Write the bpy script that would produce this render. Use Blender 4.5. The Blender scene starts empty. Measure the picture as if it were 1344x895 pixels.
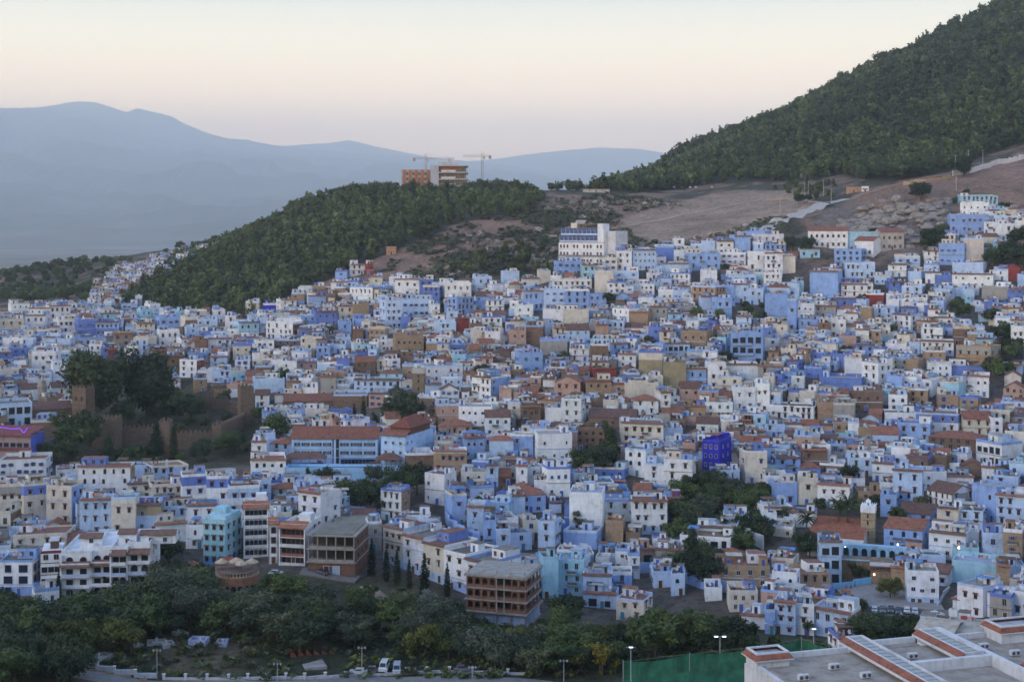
import bpy, math, random
import numpy as np
from mathutils import Vector, Matrix
R = math.radians
sc = bpy.context.scene
C = sc.collection
F, PYH, ZC = 1867.0, 290.0, 160.0          # focal length and eye level in photo pixels; camera height
# ---------------- camera, sky, sun, exposure ----------------
cam_d = bpy.data.cameras.new('camera'); cam = bpy.data.objects.new('camera', cam_d); C.objects.link(cam)
cam_d.sensor_width = 36; cam_d.lens = F / 1344 * 36
cam_d.clip_start = 1; cam_d.clip_end = 90000
cam_d.shift_y = -(447.5 - PYH) / 1344
cam.location = (0, 0, ZC); cam.rotation_euler = (R(90), 0, 0)
sc.camera = cam
SUN_EL, SUN_AZ = R(7), R(234)              # azimuth clockwise from +Y: behind the camera, to its left
w = bpy.data.worlds.new('World'); sc.world = w; w.use_nodes = True
nt = w.node_tree; nt.nodes.clear()
sky = nt.nodes.new('ShaderNodeTexSky'); sky.sky_type = 'NISHITA'; sky.sun_disc = False
sky.sun_elevation = SUN_EL; sky.sun_rotation = SUN_AZ; sky.altitude = 600; sky.air_density = 1.0; sky.dust_density = 2.0; sky.ozone_density = 1.0
# dusk colours by height over the horizon, laid over the physical sky
tc = nt.nodes.new('ShaderNodeTexCoord'); sp = nt.nodes.new('ShaderNodeSeparateXYZ'); nt.links.new(tc.outputs['Generated'], sp.inputs[0])
rp = nt.nodes.new('ShaderNodeValToRGB'); nt.links.new(sp.outputs['Z'], rp.inputs[0])
def srgb(r, g, b): return tuple(((c/255)/12.92 if c/255 < .04045 else ((c/255+.055)/1.055)**2.4) for c in (r, g, b))
els = [(0.0, (1.95, 1.30, .78)), (.05, (2.45, 1.50, .68)), (.085, (2.12, 1.43, .64)), (.12, (1.38, 1.12, .62)), (.16, (.68, .69, .56)), (.36, (.30, .41, .62)), (1.0, (.17, .27, .52))]
while len(rp.color_ramp.elements) < len(els): rp.color_ramp.elements.new(.5)
for e, (p, c) in zip(rp.color_ramp.elements, els): e.position = p; e.color = (*c, 1)
bg1 = nt.nodes.new('ShaderNodeBackground'); bg1.inputs[1].default_value = SKY_S = 0.05; nt.links.new(sky.outputs[0], bg1.inputs[0])
bg2 = nt.nodes.new('ShaderNodeBackground'); bg2.inputs[1].default_value = 2.3; nt.links.new(rp.outputs[0], bg2.inputs[0])
mx = nt.nodes.new('ShaderNodeMixShader'); mx.inputs[0].default_value = .82
nt.links.new(bg1.outputs[0], mx.inputs[1]); nt.links.new(bg2.outputs[0], mx.inputs[2])
wo = nt.nodes.new('ShaderNodeOutputWorld'); nt.links.new(mx.outputs[0], wo.inputs[0])
sd = bpy.data.lights.new('sun', 'SUN'); so = bpy.data.objects.new('sun', sd); C.objects.link(so)
sd.energy = 1.0; sd.angle = R(22); sd.color = (1, .94, .92)
sdir = Vector((math.sin(SUN_AZ)*math.cos(R(22)), math.cos(SUN_AZ)*math.cos(R(22)), math.sin(R(22))))
so.rotation_euler = sdir.to_track_quat('Z', 'Y').to_euler()
vs = sc.view_settings; vs.view_transform = 'Standard'; vs.look = 'None'; vs.gamma = 1; vs.use_curve_mapping = False; vs.exposure = 0.0
sc.render.engine = 'CYCLES'; sc.cycles.use_denoising = True; sc.cycles.max_bounces = 5; sc.cycles.diffuse_bounces = 3; sc.cycles.volume_bounces = 4
sc.cycles.filter_width = 1.6; sc.cycles.transparent_max_bounces = 8
# ---------------- materials ----------------
def new_mat(name, rough=.9):
    m = bpy.data.materials.new(name); m.use_nodes = True
    b = m.node_tree.nodes['Principled BSDF']; b.inputs['Roughness'].default_value = rough
    b.inputs['Specular IOR Level'].default_value = .25
    return m, m.node_tree, b
def ramp_node(t, stops):
    r = t.nodes.new('ShaderNodeValToRGB')
    while len(r.color_ramp.elements) < len(stops): r.color_ramp.elements.new(.5)
    for e, (p, c) in zip(r.color_ramp.elements, stops): e.position = p; e.color = (*c, 1) if len(c) == 3 else c
    return r
def noise_node(t, scale, detail=4, vec=None, rough=.55):
    n = t.nodes.new('ShaderNodeTexNoise'); n.inputs['Scale'].default_value = scale; n.inputs['Detail'].default_value = detail; n.inputs['Roughness'].default_value = rough
    if vec is not None: t.links.new(vec, n.inputs['Vector'])
    return n
def mul(t, a, b, fac=1.0, mode='MULTIPLY'):
    m = t.nodes.new('ShaderNodeMix'); m.data_type = 'RGBA'; m.blend_type = mode
    if isinstance(fac, float): m.inputs[0].default_value = fac
    else: t.links.new(fac, m.inputs[0])
    for s, v in ((6, a), (7, b)):
        if isinstance(v, tuple): m.inputs[s].default_value = (*v, 1)
        else: t.links.new(v, m.inputs[s])
    return m.outputs[2]
def attr(t):
    a = t.nodes.new('ShaderNodeAttribute'); a.attribute_name = 'Col'; return a.outputs['Color']
def geo(t): return t.nodes.new('ShaderNodeNewGeometry').outputs['Position']
M = {}
def mk():
    m, t, b = new_mat('plaster'); M['plaster'] = m
    P = geo(t); mp = t.nodes.new('ShaderNodeMapping'); mp.inputs['Scale'].default_value = (1.6, 1.6, .22); t.links.new(P, mp.inputs[0])
    n1 = noise_node(t, 1.0, 5, mp.outputs[0], .65); r1 = ramp_node(t, [(.22, (.60, .58, .56)), (.42, (.93, .93, .92)), (.72, (1.06, 1.06, 1.06))]); t.links.new(n1.outputs[0], r1.inputs[0])
    n2 = noise_node(t, .33, 6, P, .7); r2 = ramp_node(t, [(.30, (.66, .64, .62)), (.46, (.95, .95, .95)), (.68, (1.1, 1.1, 1.1))]); t.links.new(n2.outputs[0], r2.inputs[0])
    c = mul(t, attr(t), r1.outputs[0]); c = mul(t, c, r2.outputs[0]); t.links.new(c, b.inputs['Base Color'])
    m, t, b = new_mat('roof_floor'); M['roof'] = m
    n1 = noise_node(t, .5, 5, geo(t), .7); r1 = ramp_node(t, [(.3, (.55, .53, .5)), (.5, (.9, .9, .88)), (.7, (1.1, 1.1, 1.1))]); t.links.new(n1.outputs[0], r1.inputs[0])
    t.links.new(mul(t, attr(t), r1.outputs[0]), b.inputs['Base Color'])
    m, t, b = new_mat('roof_tile', .8); M['tile'] = m
    P = geo(t); n1 = noise_node(t, .8, 6, P, .75); r1 = ramp_node(t, [(.3, (.45, .42, .4)), (.5, (.95, .95, .95)), (.72, (1.35, 1.3, 1.25))]); t.links.new(n1.outputs[0], r1.inputs[0])
    wv = t.nodes.new('ShaderNodeTexWave'); wv.inputs['Scale'].default_value = 1.3; wv.inputs['Distortion'].default_value = 1.0; t.links.new(P, wv.inputs['Vector'])
    r2 = ramp_node(t, [(0, (.72, .72, .72)), (1, (1.1, 1.1, 1.1))]); t.links.new(wv.outputs[0], r2.inputs[0])
    t.links.new(mul(t, mul(t, attr(t), r1.outputs[0]), r2.outputs[0]), b.inputs['Base Color'])
    m, t, b = new_mat('brick', .9); M['brick'] = m
    P = geo(t); n1 = noise_node(t, 1.1, 8, P, .75); r1 = ramp_node(t, [(.28, (.5, .47, .44)), (.5, (.95, .94, .92)), (.75, (1.3, 1.27, 1.2))]); t.links.new(n1.outputs[0], r1.inputs[0])
    mp = t.nodes.new('ShaderNodeMapping'); mp.inputs['Scale'].default_value = (.35, .35, 4.2); t.links.new(P, mp.inputs[0])
    n2 = noise_node(t, 1, 2, mp.outputs[0]); r2 = ramp_node(t, [(.35, (.75, .75, .75)), (.65, (1.1, 1.1, 1.1))]); t.links.new(n2.outputs[0], r2.inputs[0])
    t.links.new(mul(t, mul(t, attr(t), r1.outputs[0]), r2.outputs[0]), b.inputs['Base Color'])
    m, t, b = new_mat('glass', .18); M['glass'] = m; b.inputs['Specular IOR Level'].default_value = .5
    t.links.new(attr(t), b.inputs['Base Color'])
    m, t, b = new_mat('paint', .5); M['paint'] = m
    n1 = noise_node(t, 2.5, 4, geo(t)); r1 = ramp_node(t, [(.3, (.75, .75, .75)), (.6, (1.03, 1.03, 1.03))]); t.links.new(n1.outputs[0], r1.inputs[0])
    t.links.new(mul(t, attr(t), r1.outputs[0]), b.inputs['Base Color'])
    m, t, b = new_mat('car_paint', .25); M['car'] = m; b.inputs['Specular IOR Level'].default_value = .5; b.inputs['Coat Weight'].default_value = .5
    t.links.new(attr(t), b.inputs['Base Color'])
    m, t, b = new_mat('leaf', .75); M['leaf'] = m
    oi = t.nodes.new('ShaderNodeObjectInfo'); r1 = ramp_node(t, [(0, (.65, .72, .72)), (.5, (1, 1, 1)), (1, (1.45, 1.3, 1.0))]); t.links.new(oi.outputs['Random'], r1.inputs[0])
    t.links.new(mul(t, attr(t), r1.outputs[0]), b.inputs['Base Color'])
    tr = t.nodes.new('ShaderNodeBsdfTranslucent'); t.links.new(attr(t), tr.inputs[0]); ms = t.nodes.new('ShaderNodeMixShader'); ms.inputs[0].default_value = .25
    t.links.new(b.outputs[0], ms.inputs[1]); t.links.new(tr.outputs[0], ms.inputs[2]); t.links.new(ms.outputs[0], t.nodes['Material Output'].inputs[0])
    m, t, b = new_mat('bark', .95); M['bark'] = m; t.links.new(attr(t), b.inputs['Base Color'])
    m, t, b = new_mat('rock', .95); M['rock'] = m
    n1 = noise_node(t, .7, 8, geo(t), .7); r1 = ramp_node(t, [(.3, (.5, .48, .46)), (.5, (1, .98, .95)), (.75, (1.5, 1.45, 1.4))]); t.links.new(n1.outputs[0], r1.inputs[0])
    t.links.new(mul(t, attr(t), r1.outputs[0]), b.inputs['Base Color'])
    m, t, b = new_mat('netting', .7); M['net'] = m
    n1 = noise_node(t, .5, 5, geo(t)); r1 = ramp_node(t, [(.35, (.7, .7, .7)), (.68, (1.7, 1.6, 1.5))]); t.links.new(n1.outputs[0], r1.inputs[0])
    t.links.new(mul(t, attr(t), r1.outputs[0]), b.inputs['Base Color']); b.inputs['Alpha'].default_value = .86
    for nm, col, s in (('lamp_warm', (1, .62, .28), 7), ('lamp_cool', (.85, .93, 1), 3), ('neon', (.30, .06, 1), 1.2)):
        m, t, b = new_mat(nm); M[nm] = m; b.inputs['Emission Color'].default_value = (*col, 1); b.inputs['Emission Strength'].default_value = s; b.inputs['Base Color'].default_value = (*col, 1)
    # ground: colour attribute broken up by soil, dry grass, scrub and stones
    m, t, b = new_mat('ground', .98); M['ground'] = m; P = geo(t)
    n1 = noise_node(t, .035, 7, P, .7); r1 = ramp_node(t, [(.33, (.62, .62, .55)), (.5, (.95, .95, .93)), (.68, (1.3, 1.25, 1.22))]); t.links.new(n1.outputs[0], r1.inputs[0])
    n2 = noise_node(t, .4, 6, P, .75); r2 = ramp_node(t, [(.34, (.34, .35, .32)), (.46, (.92, .92, .92)), (.66, (1.4, 1.38, 1.35))]); t.links.new(n2.outputs[0], r2.inputs[0])
    t.links.new(mul(t, mul(t, attr(t), r1.outputs[0]), r2.outputs[0]), b.inputs['Base Color'])
    bp = t.nodes.new('ShaderNodeBump'); bp.inputs['Strength'].default_value = .9; bp.inputs['Distance'].default_value = 1.2; t.links.new(n2.outputs[0], bp.inputs['Height']); t.links.new(bp.outputs[0], b.inputs['Normal'])
    m, t, b = new_mat('paving', .9); M['paving'] = m
    n1 = noise_node(t, .6, 6, geo(t), .7); r1 = ramp_node(t, [(.3, (.7, .7, .7)), (.65, (1.1, 1.1, 1.1))]); t.links.new(n1.outputs[0], r1.inputs[0])
    t.links.new(mul(t, attr(t), r1.outputs[0]), b.inputs['Base Color'])
mk()
# colours: single letters used by the building table
PAL = {'w': (.73, .745, .77), 'l': (.44, .565, .76), 'm': (.265, .395, .68), 'b': (.15, .225, .54), 'u': (.035, .035, .42), 'c': (.34, .56, .69), 'k': (.62, .57, .49),
       't': (.36, .26, .175), 'n': (.20, .135, .10), 'p': (.46, .31, .25), 'r': (.25, .055, .045), 'g': (.34, .33, .31), 'o': (.33, .28, .175), 'v': (.42, .42, .72)}
CW = {'w': 'white', 'l': 'pale blue', 'm': 'sky blue', 'b': 'deep blue', 'u': 'indigo', 'c': 'turquoise', 'k': 'cream', 't': 'ochre', 'n': 'brown', 'p': 'pink', 'r': 'red', 'g': 'grey', 'o': 'olive', 'v': 'lilac'}
TILE = (.27, .115, .075); TILE2 = (.17, .095, .075); DARK = (.022, .025, .035); WOOD = (.10, .05, .03); METAL = (.3, .3, .32)
# ---------------- mesh buffer ----------------
class MB:
    def __init__(s): s.v, s.f, s.m, s.c, s.kids = [], [], [], [], []
    def sub(s, name):
        b = MB(); s.kids.append((name, b)); return b
    def quad(s, pts, col, mat='plaster'):
        n = len(s.v); s.v += [tuple(p) for p in pts]; s.f.append(tuple(range(n, n+len(pts)))); s.m.append(mat); s.c.append(col)
    def box(s, x0, x1, y0, y1, z0, z1, col, mat='plaster', top=None):
        n = len(s.v)
        s.v += [(x0, y0, z0), (x1, y0, z0), (x1, y1, z0), (x0, y1, z0), (x0, y0, z1), (x1, y0, z1), (x1, y1, z1), (x0, y1, z1)]
        for q in ((0, 3, 2, 1), (4, 5, 6, 7), (0, 1, 5, 4), (1, 2, 6, 5), (2, 3, 7, 6), (3, 0, 4, 7)):
            s.f.append(tuple(n+i for i in q)); s.m.append(mat); s.c.append(col)
        if top: s.m[-5] = top[1]; s.c[-5] = top[0]
    def prism(s, pts, z0, z1, col, mat='plaster'):      # outline in xy extruded in z
        n = len(s.v); k = len(pts)
        s.v += [(p[0], p[1], z0) for p in pts] + [(p[0], p[1], z1) for p in pts]
        s.f.append(tuple(n+k-1-i for i in range(k))); s.f.append(tuple(n+k+i for i in range(k)))
        for i in range(k): s.f.append((n+i, n+(i+1) % k, n+k+(i+1) % k, n+k+i))
        s.m += [mat]*(k+2); s.c += [col]*(k+2)
    def vprism(s, pts, y0, y1, col, mat='plaster'):     # outline in xz extruded in y
        n = len(s.v); k = len(pts)
        s.v += [(p[0], y0, p[1]) for p in pts] + [(p[0], y1, p[1]) for p in pts]
        s.f.append(tuple(n+i for i in range(k))); s.f.append(tuple(n+2*k-1-i for i in range(k)))
        for i in range(k): s.f.append((n+(i+1) % k, n+i, n+k+i, n+k+(i+1) % k))
        s.m += [mat]*(k+2); s.c += [col]*(k+2)
    def cyl(s, x, y, z0, z1, r0, r1, col, mat='paint', n=8):
        b = len(s.v)
        for z, r in ((z0, r0), (z1, r1)):
            s.v += [(x+r*math.cos(2*math.pi*i/n), y+r*math.sin(2*math.pi*i/n), z) for i in range(n)]
        s.f.append(tuple(b+n-1-i for i in range(n))); s.f.append(tuple(b+n+i for i in range(n)))
        for i in range(n): s.f.append((b+i, b+(i+1) % n, b+n+(i+1) % n, b+n+i))
        s.m += [mat]*(n+2); s.c += [col]*(n+2)
    def tube(s, p, q, r0, r1, col, mat='paint', n=6):
        p, q = Vector(p), Vector(q); d = (q-p).normalized(); a = d.orthogonal().normalized(); c = d.cross(a); b = len(s.v)
        for o, r in ((p, r0), (q, r1)):
            s.v += [tuple(o+(a*math.cos(2*math.pi*i/n)+c*math.sin(2*math.pi*i/n))*r) for i in range(n)]
        s.f.append(tuple(b+n-1-i for i in range(n))); s.f.append(tuple(b+n+i for i in range(n)))
        for i in range(n): s.f.append((b+i, b+(i+1) % n, b+n+(i+1) % n, b+n+i))
        s.m += [mat]*(n+2); s.c += [col]*(n+2)
    def hip(s, x0, x1, y0, y1, z, h, col=TILE, ov=.35, mat='tile'):
        x0 -= ov; x1 += ov; y0 -= ov; y1 += ov; r = min(x1-x0, y1-y0)/2
        s.box(x0, x1, y0, y1, z, z+.12, col, mat)
        if x1-x0 >= y1-y0: a, b = (x0+r, (y0+y1)/2, z+h), (x1-r, (y0+y1)/2, z+h)
        else: a, b = ((x0+x1)/2, y0+r, z+h), ((x0+x1)/2, y1-r, z+h)
        z += .12; c = [(x0, y0, z), (x1, y0, z), (x1, y1, z), (x0, y1, z)]
        if x1-x0 >= y1-y0: Q = ([c[0], c[1], b, a], [c[1], c[2], b], [c[2], c[3], a, b], [c[3], c[0], a])
        else: Q = ([c[0], c[1], a], [c[1], c[2], b, a], [c[2], c[3], b], [c[3], c[0], a, b])
        for q in Q: s.quad(q, col, mat)
    def gable(s, x0, x1, y0, y1, z, h, col=TILE, wall=None, ov=.35, along='x', mat='tile'):
        if along == 'y':
            t = MB(); t.gable(y0, y1, x0, x1, z, h, col, wall, ov, 'x', mat); n = len(s.v)
            s.v += [(b, a, c) for a, b, c in t.v]; s.f += [tuple(n+i for i in reversed(f)) for f in t.f]; s.m += t.m; s.c += t.c; return
        ym = (y0+y1)/2; k = .14
        if wall: s.vprism_x([(y0, z), (y1, z), (ym, z+h)], x0, x1, wall)
        for sg, ye in ((-1, y0-ov), (1, y1+ov)):
            ze = z-h*ov/((y1-y0)/2)
            s.quad([(x0-ov, ye, ze+k), (x1+ov, ye, ze+k), (x1+ov, ym, z+h+k), (x0-ov, ym, z+h+k)][::-sg], col, mat)
            s.quad([(x0-ov, ye, ze), (x1+ov, ye, ze), (x1+ov, ye, ze+k), (x0-ov, ye, ze+k)], col, mat)
            for x in (x0-ov, x1+ov): s.quad([(x, ye, ze), (x, ye, ze+k), (x, ym, z+h+k), (x, ym, z+h)], col, mat)
    def vprism_x(s, pts, x0, x1, col, mat='plaster'):
        n = len(s.v); k = len(pts)
        s.v += [(x0, p[0], p[1]) for p in pts] + [(x1, p[0], p[1]) for p in pts]
        s.f.append(tuple(n+k-1-i for i in range(k))); s.f.append(tuple(n+k+i for i in range(k)))
        for i in range(k): s.f.append((n+i, n+(i+1) % k, n+k+(i+1) % k, n+k+i))
        s.m += [mat]*(k+2); s.c += [col]*(k+2)
    def add(s, o, mat4=None):
        n = len(s.v)
        s.v += [tuple(mat4 @ Vector(p)) for p in o.v] if mat4 is not None else o.v
        s.f += [tuple(n+i for i in f) for f in o.f]; s.m += o.m; s.c += o.c
        for _, k in o.kids: s.add(k, mat4)
    def mesh(s, name):
        me = bpy.data.meshes.new(name); me.from_pydata(s.v, [], s.f)
        ks = []
        for k in s.m:
            if k not in ks: ks.append(k)
        for k in ks: me.materials.append(M[k])
        me.polygons.foreach_set('material_index', [ks.index(k) for k in s.m])
        a = me.attributes.new('Col', 'FLOAT_COLOR', 'FACE'); cc = np.ones((len(s.f), 4), np.float32); cc[:, :3] = s.c if s.c else 0
        a.data.foreach_set('color', cc.ravel()); me.update()
        return me
def link(name, data, parent=None, loc=(0, 0, 0), rz=0, scale=None):
    o = bpy.data.objects.new(name, data); C.objects.link(o); o.parent = parent; o.location = loc
    if rz: o.rotation_euler = (0, 0, rz)
    if scale: o.scale = scale
    return o
def tag(o, label=None, cat=None, group=None, kind=None):
    for k, v in (('label', label), ('category', cat), ('group', group), ('kind', kind)):
        if v: o[k] = v
    return o
class Thing:
    def __init__(s, name, loc, rz=0): s.name, s.loc, s.rz, s.parts, s.inst = name, loc, rz, [], []
    def part(s, name):
        b = MB(); s.parts.append((name, b)); return b
    def put(s, name, mb_key, loc, rz=0, scale=None): s.inst.append((name, mb_key, loc, rz, scale))
    def build(s, label, cat, group=None):
        if len(s.parts) == 1 and not s.inst and not s.parts[0][1].kids:
            e = link(s.name, s.parts[0][1].mesh(s.name), None, s.loc, s.rz)
        else:
            e = link(s.name, None, None, s.loc, s.rz)
            for nm, b in s.parts:
                if not b.f: continue
                o = link(nm, b.mesh(nm), e)
                for kn, kb in b.kids:
                    if kb.f: link(kn, kb.mesh(kn), o)
            for nm, key, loc, rz, scl in s.inst: link(nm, cached(key), e, loc, rz, scl)
        s.obj = e
        return tag(e, label, cat, group)
    def merge(s, into):
        m4 = Matrix.Translation(s.loc) @ Matrix.Rotation(s.rz, 4, 'Z')
        for nm, b in s.parts: into.add(b, m4)
        for nm, key, loc, rz, scl in s.inst:
            into.add(CB[key], m4 @ Matrix.Translation(loc) @ Matrix.Rotation(rz, 4, 'Z') @ Matrix.Diagonal((*(scl or (1, 1, 1)), 1)))
CB, CM = {}, {}
def cached(key):
    if key not in CM: CM[key] = CB[key].mesh(key.split('|')[0])
    return CM[key]
def win_key(style, w, h, fc=(.62, .62, .62)):
    key = 'window|%s|%.1f|%.1f|%.2f%.2f%.2f' % (style, w, h, *fc)
    if key in CB: return key
    b = MB(); CB[key] = b; a = w/2; t = .09; x = -.09
    if style in 'ah':
        pass
    if style == 'arch':
        n = 8; arc = lambda r, z: [(r*math.cos(math.pi*i/n), z+r*math.sin(math.pi*i/n)) for i in range(n+1)]
        zi = h-a; inn = [(-a, 0), (a, 0)] + arc(a, zi); out = [(-a-t, -t), (a+t, -t)] + arc(a+t, zi)
        b.quad([(p[0], -.02, p[1]) for p in inn], DARK, 'glass')
        k = len(inn)
        for i in range(k):
            j = (i+1) % k
            b.quad([(out[i][0], x, out[i][1]), (out[j][0], x, out[j][1]), (inn[j][0], x, inn[j][1]), (inn[i][0], x, inn[i][1])], fc)
            b.quad([(inn[i][0], x, inn[i][1]), (inn[j][0], x, inn[j][1]), (inn[j][0], 0, inn[j][1]), (inn[i][0], 0, inn[i][1])], fc)
            b.quad([(out[j][0], x, out[j][1]), (out[i][0], x, out[i][1]), (out[i][0], 0, out[i][1]), (out[j][0], 0, out[j][1])], fc)
    else:
        b.quad([(-a, -.02, 0), (a, -.02, 0), (a, -.02, h), (-a, -.02, h)], DARK, 'glass')
        b.box(-a-t, -a, x, 0, -t, h+t, fc); b.box(a, a+t, x, 0, -t, h+t, fc)
        b.box(-a, a, x, 0, h, h+t, fc); b.box(-a-.06, a+.06, x-.08, 0, -t-.05, -.0, fc)
        if style != 'open': b.box(-.03, .03, x+.02, -.03, 0, h, WOOD if style == 'hood' else (.5, .5, .5), 'paint')
        if style == 'hood':
            z = h+t+.12
            b.quad([(-a-.3, -.5, z), (a+.3, -.5, z), (a+.3, 0, z+.28), (-a-.3, 0, z+.28)], TILE2, 'tile')
            b.quad([(-a-.3, -.5, z-.1), (a+.3, -.5, z-.1), (a+.3, -.5, z), (-a-.3, -.5, z)], TILE2, 'tile')
            b.quad([(a+.3, -.5, z-.1), (-a-.3, -.5, z-.1), (-a-.3, 0, z-.05), (a+.3, 0, z-.05)], WOOD, 'paint')
        if style == 'shut':
            for sx in (-1, 1): b.box(min(sx*a, sx*(a+.5)) + (.1 if sx > 0 else -.0), max(sx*a, sx*(a+.5)) + (0 if sx > 0 else -.1), x-.05, -.02, 0, h, (.07, .14, .42), 'paint')
    return key
def door_key(col, w=1.1, h=2.1):
    key = 'door|%.2f%.2f%.2f|%.1f' % (*col, w)
    if key not in CB:
        b = MB(); CB[key] = b; b.box(-w/2, w/2, -.05, 0, 0, h, col, 'paint'); b.box(-w/2-.12, -w/2, -.1, 0, 0, h+.12, (.6, .6, .6)); b.box(w/2, w/2+.12, -.1, 0, 0, h+.12, (.6, .6, .6)); b.box(-w/2, w/2, -.1, 0, h, h+.12, (.6, .6, .6))
    return key
# ---------------- terrain ----------------
def W3(px, py, Y): return ((px-672)/F*Y, Y, ZC+(PYH-py)/F*Y)
CTRL = """60,870,335 205,893,335 480,893,340 690,893,340 850,885,335 1000,880,300 1100,850,310 1250,845,300 1340,822,300
0,790,400 100,790,400 200,785,405 300,780,400 420,772,400 500,795,385 560,800,385 650,822,385 720,812,395 800,817,395 900,830,370 960,817,385 1060,842,365 1170,805,395 1250,805,390 1340,790,390
380,758,400 420,752,412 480,830,372 600,870,350 400,845,358 250,852,350 100,850,350 1120,845,360
0,740,430 200,742,430 350,740,425 450,742,425 600,750,430 750,745,435 900,745,435 1000,780,405 1100,765,425 1200,755,425 1340,745,420
0,700,457 200,700,457 400,700,455 550,705,455 700,700,460 870,700,460 1000,720,450 1120,705,455 1250,700,455 1344,690,460
0,650,495 150,655,495 300,655,490 500,668,480 700,650,490 950,660,490 1150,660,490 1344,640,495
0,615,545 150,620,545 300,612,540 450,608,560 650,600,535 900,600,535 1150,590,540 1344,580,545
50,560,590 220,565,620 350,560,610 500,548,600 700,550,575 1000,540,585 1250,530,590
0,510,660 150,515,680 350,505,670 600,500,640 850,500,625 1100,490,630 1344,480,630
0,450,770 200,450,770 400,450,730 650,450,690 900,440,685 1150,440,680 1344,420,680
0,410,900 150,408,900 300,415,830 400,395,810 550,395,780 750,395,740 950,390,735 1150,390,730 1344,370,720
480,368,830 600,374,800 700,370,790 770,357,770 900,337,800 1000,332,790 1130,337,770 1250,340,750 1344,310,760
160,394,960 200,372,980 230,352,1020 290,325,1080 345,305,1120 400,270,1130 460,256,1120 530,248,1100 600,248,1080 700,252,1080 780,254,1080 300,380,900 400,330,950 500,300,950 600,290,950 500,340,870 620,330,870 700,320,880 720,285,950
60,395,1050 130,377,1120 180,352,1200 240,330,1300 290,324,1400 0,368,1200 60,354,1300 130,343,1400 -150,400,1000 -150,380,1300
850,254,1080 950,252,1070 1050,248,1060 870,300,900 820,320,840 960,285,930 1000,265,1000 960,318,800 1040,290,850 1090,264,920
1060,320,790 1120,266,890 1180,252,880 1240,250,890 1180,303,800 1230,312,790 1290,290,800 1344,272,830 1150,237,960 1250,226,960 1344,212,980
900,237,1180 1000,227,1180 1100,217,1150 1200,207,1120 1300,197,1100 820,243,1300 870,233,1400 893,200,1500 925,190,1500 960,176,1500 1040,141,1500 1110,114,1500 1160,90,1500 1220,60,1500 1290,26,1500 1344,0,1500 1450,-60,1500 1000,188,1330 1150,155,1300 1250,124,1280 1344,104,1250 1500,60,1250"""
ctl = [W3(*[float(v) for v in s.split(',')]) for s in CTRL.split()]
ctl = [(x, y, z-ZC) for x, y, z in ctl] + [(0, 0, -9), (-140, 0, -14), (140, 0, -14), (0, 80, -60), (-160, 80, -62), (160, 80, -60), (0, 160, -92), (-220, 160, -92), (220, 160, -84), (0, 250, -106), (-200, 250, -106), (230, 250, -92), (60, 200, -76), (110, 200, -75), (45, 245, -90), (105, 265, -90),
    (-160, 1400, -70), (-40, 1400, -60), (60, 1420, -45), (-420, 1500, -75), (-650, 1700, -125), (-400, 1750, -130), (-900, 1500, -120), (-200, 1850, -125), (600, 1950, 150), (200, 1900, 40), (330, 1800, 90), (900, 1500, 330), (900, 1000, 150), (700, 600, 0), (700, 300, -50), (-700, 600, -80), (-700, 300, -100), (-1000, 1000, -90), (1000, 2000, 300), (-1000, 2100, -150), (0, 2150, -150), (300, 2150, 0), (600, -50, -20), (-600, -50, -40)]
ctl = np.array(ctl); CP = ctl[:, :2]; NC = len(CP)
def _k(A): return np.sqrt(((A[:, None, :]-CP[None])**2).sum(-1)+16.0)
_A = np.zeros((NC+3, NC+3)); _A[:NC, :NC] = _k(CP) - np.eye(NC)*1.5; _A[:NC, NC] = 1; _A[:NC, NC+1:] = CP/1000; _A[NC, :NC] = 1; _A[NC+1:, :NC] = (CP/1000).T
_W = np.linalg.solve(_A, np.r_[ctl[:, 2], 0, 0, 0])
_rng = np.random.RandomState(5); _T = _rng.rand(64, 64)
def vnoise(x, y):
    xi, yi = np.floor(x).astype(int), np.floor(y).astype(int); fx, fy = x-xi, y-yi; fx = fx*fx*(3-2*fx); fy = fy*fy*(3-2*fy)
    g = lambda a, b: _T[a % 64, b % 64]
    return (g(xi, yi)*(1-fx)+g(xi+1, yi)*fx)*(1-fy)+(g(xi, yi+1)*(1-fx)+g(xi+1, yi+1)*fx)*fy
def fbm(x, y): return sum(vnoise(x*2**i+i*17, y*2**i+i*9)/2**i for i in range(4))/1.875-.5
def project(x, y, z): return 672+x*F/np.maximum(y, 1), PYH-(z-ZC)*F/np.maximum(y, 1)
def zt(x, y):
    x = np.atleast_1d(np.asarray(x, float)); y = np.atleast_1d(np.asarray(y, float)); out = np.empty(len(x))
    for i in range(0, len(x), 20000):
        q = np.c_[x[i:i+20000], y[i:i+20000]]; out[i:i+20000] = _k(q) @ _W[:NC] + _W[NC] + (q/1000) @ _W[NC+1:]
    hill = np.clip((y-740)/160, 0, 1); mt_ = np.clip((y-1080)/200, 0, 1)*np.clip((x-120)/150, 0, 1); out += mt_*(fbm(x/260+3, y/260)*60+fbm(x/90, y/90)*22)
    out += hill*(fbm(x/70, y/70)*7 + fbm(x/19, y/19)*2.4)
    rk = np.exp(-(((x-215)/70)**2+((y-850)/60)**2)); out += rk*fbm(x/14+7, y/14)*16
    return out+ZC
def z1(x, y): return float(zt([x], [y])[0])
_YY = np.arange(230, 1900, 1.5)
def ground(px, py):                                    # where the view ray through a photo pixel first meets the ground
    xs = (px-672)/F*_YY; h = zt(xs, _YY); ray = ZC+(PYH-py)/F*_YY
    i = np.where(ray <= h)[0]
    Y = _YY[i[0]] if len(i) else 1500.0
    return (px-672)/F*Y, Y, z1((px-672)/F*Y, Y)
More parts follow.
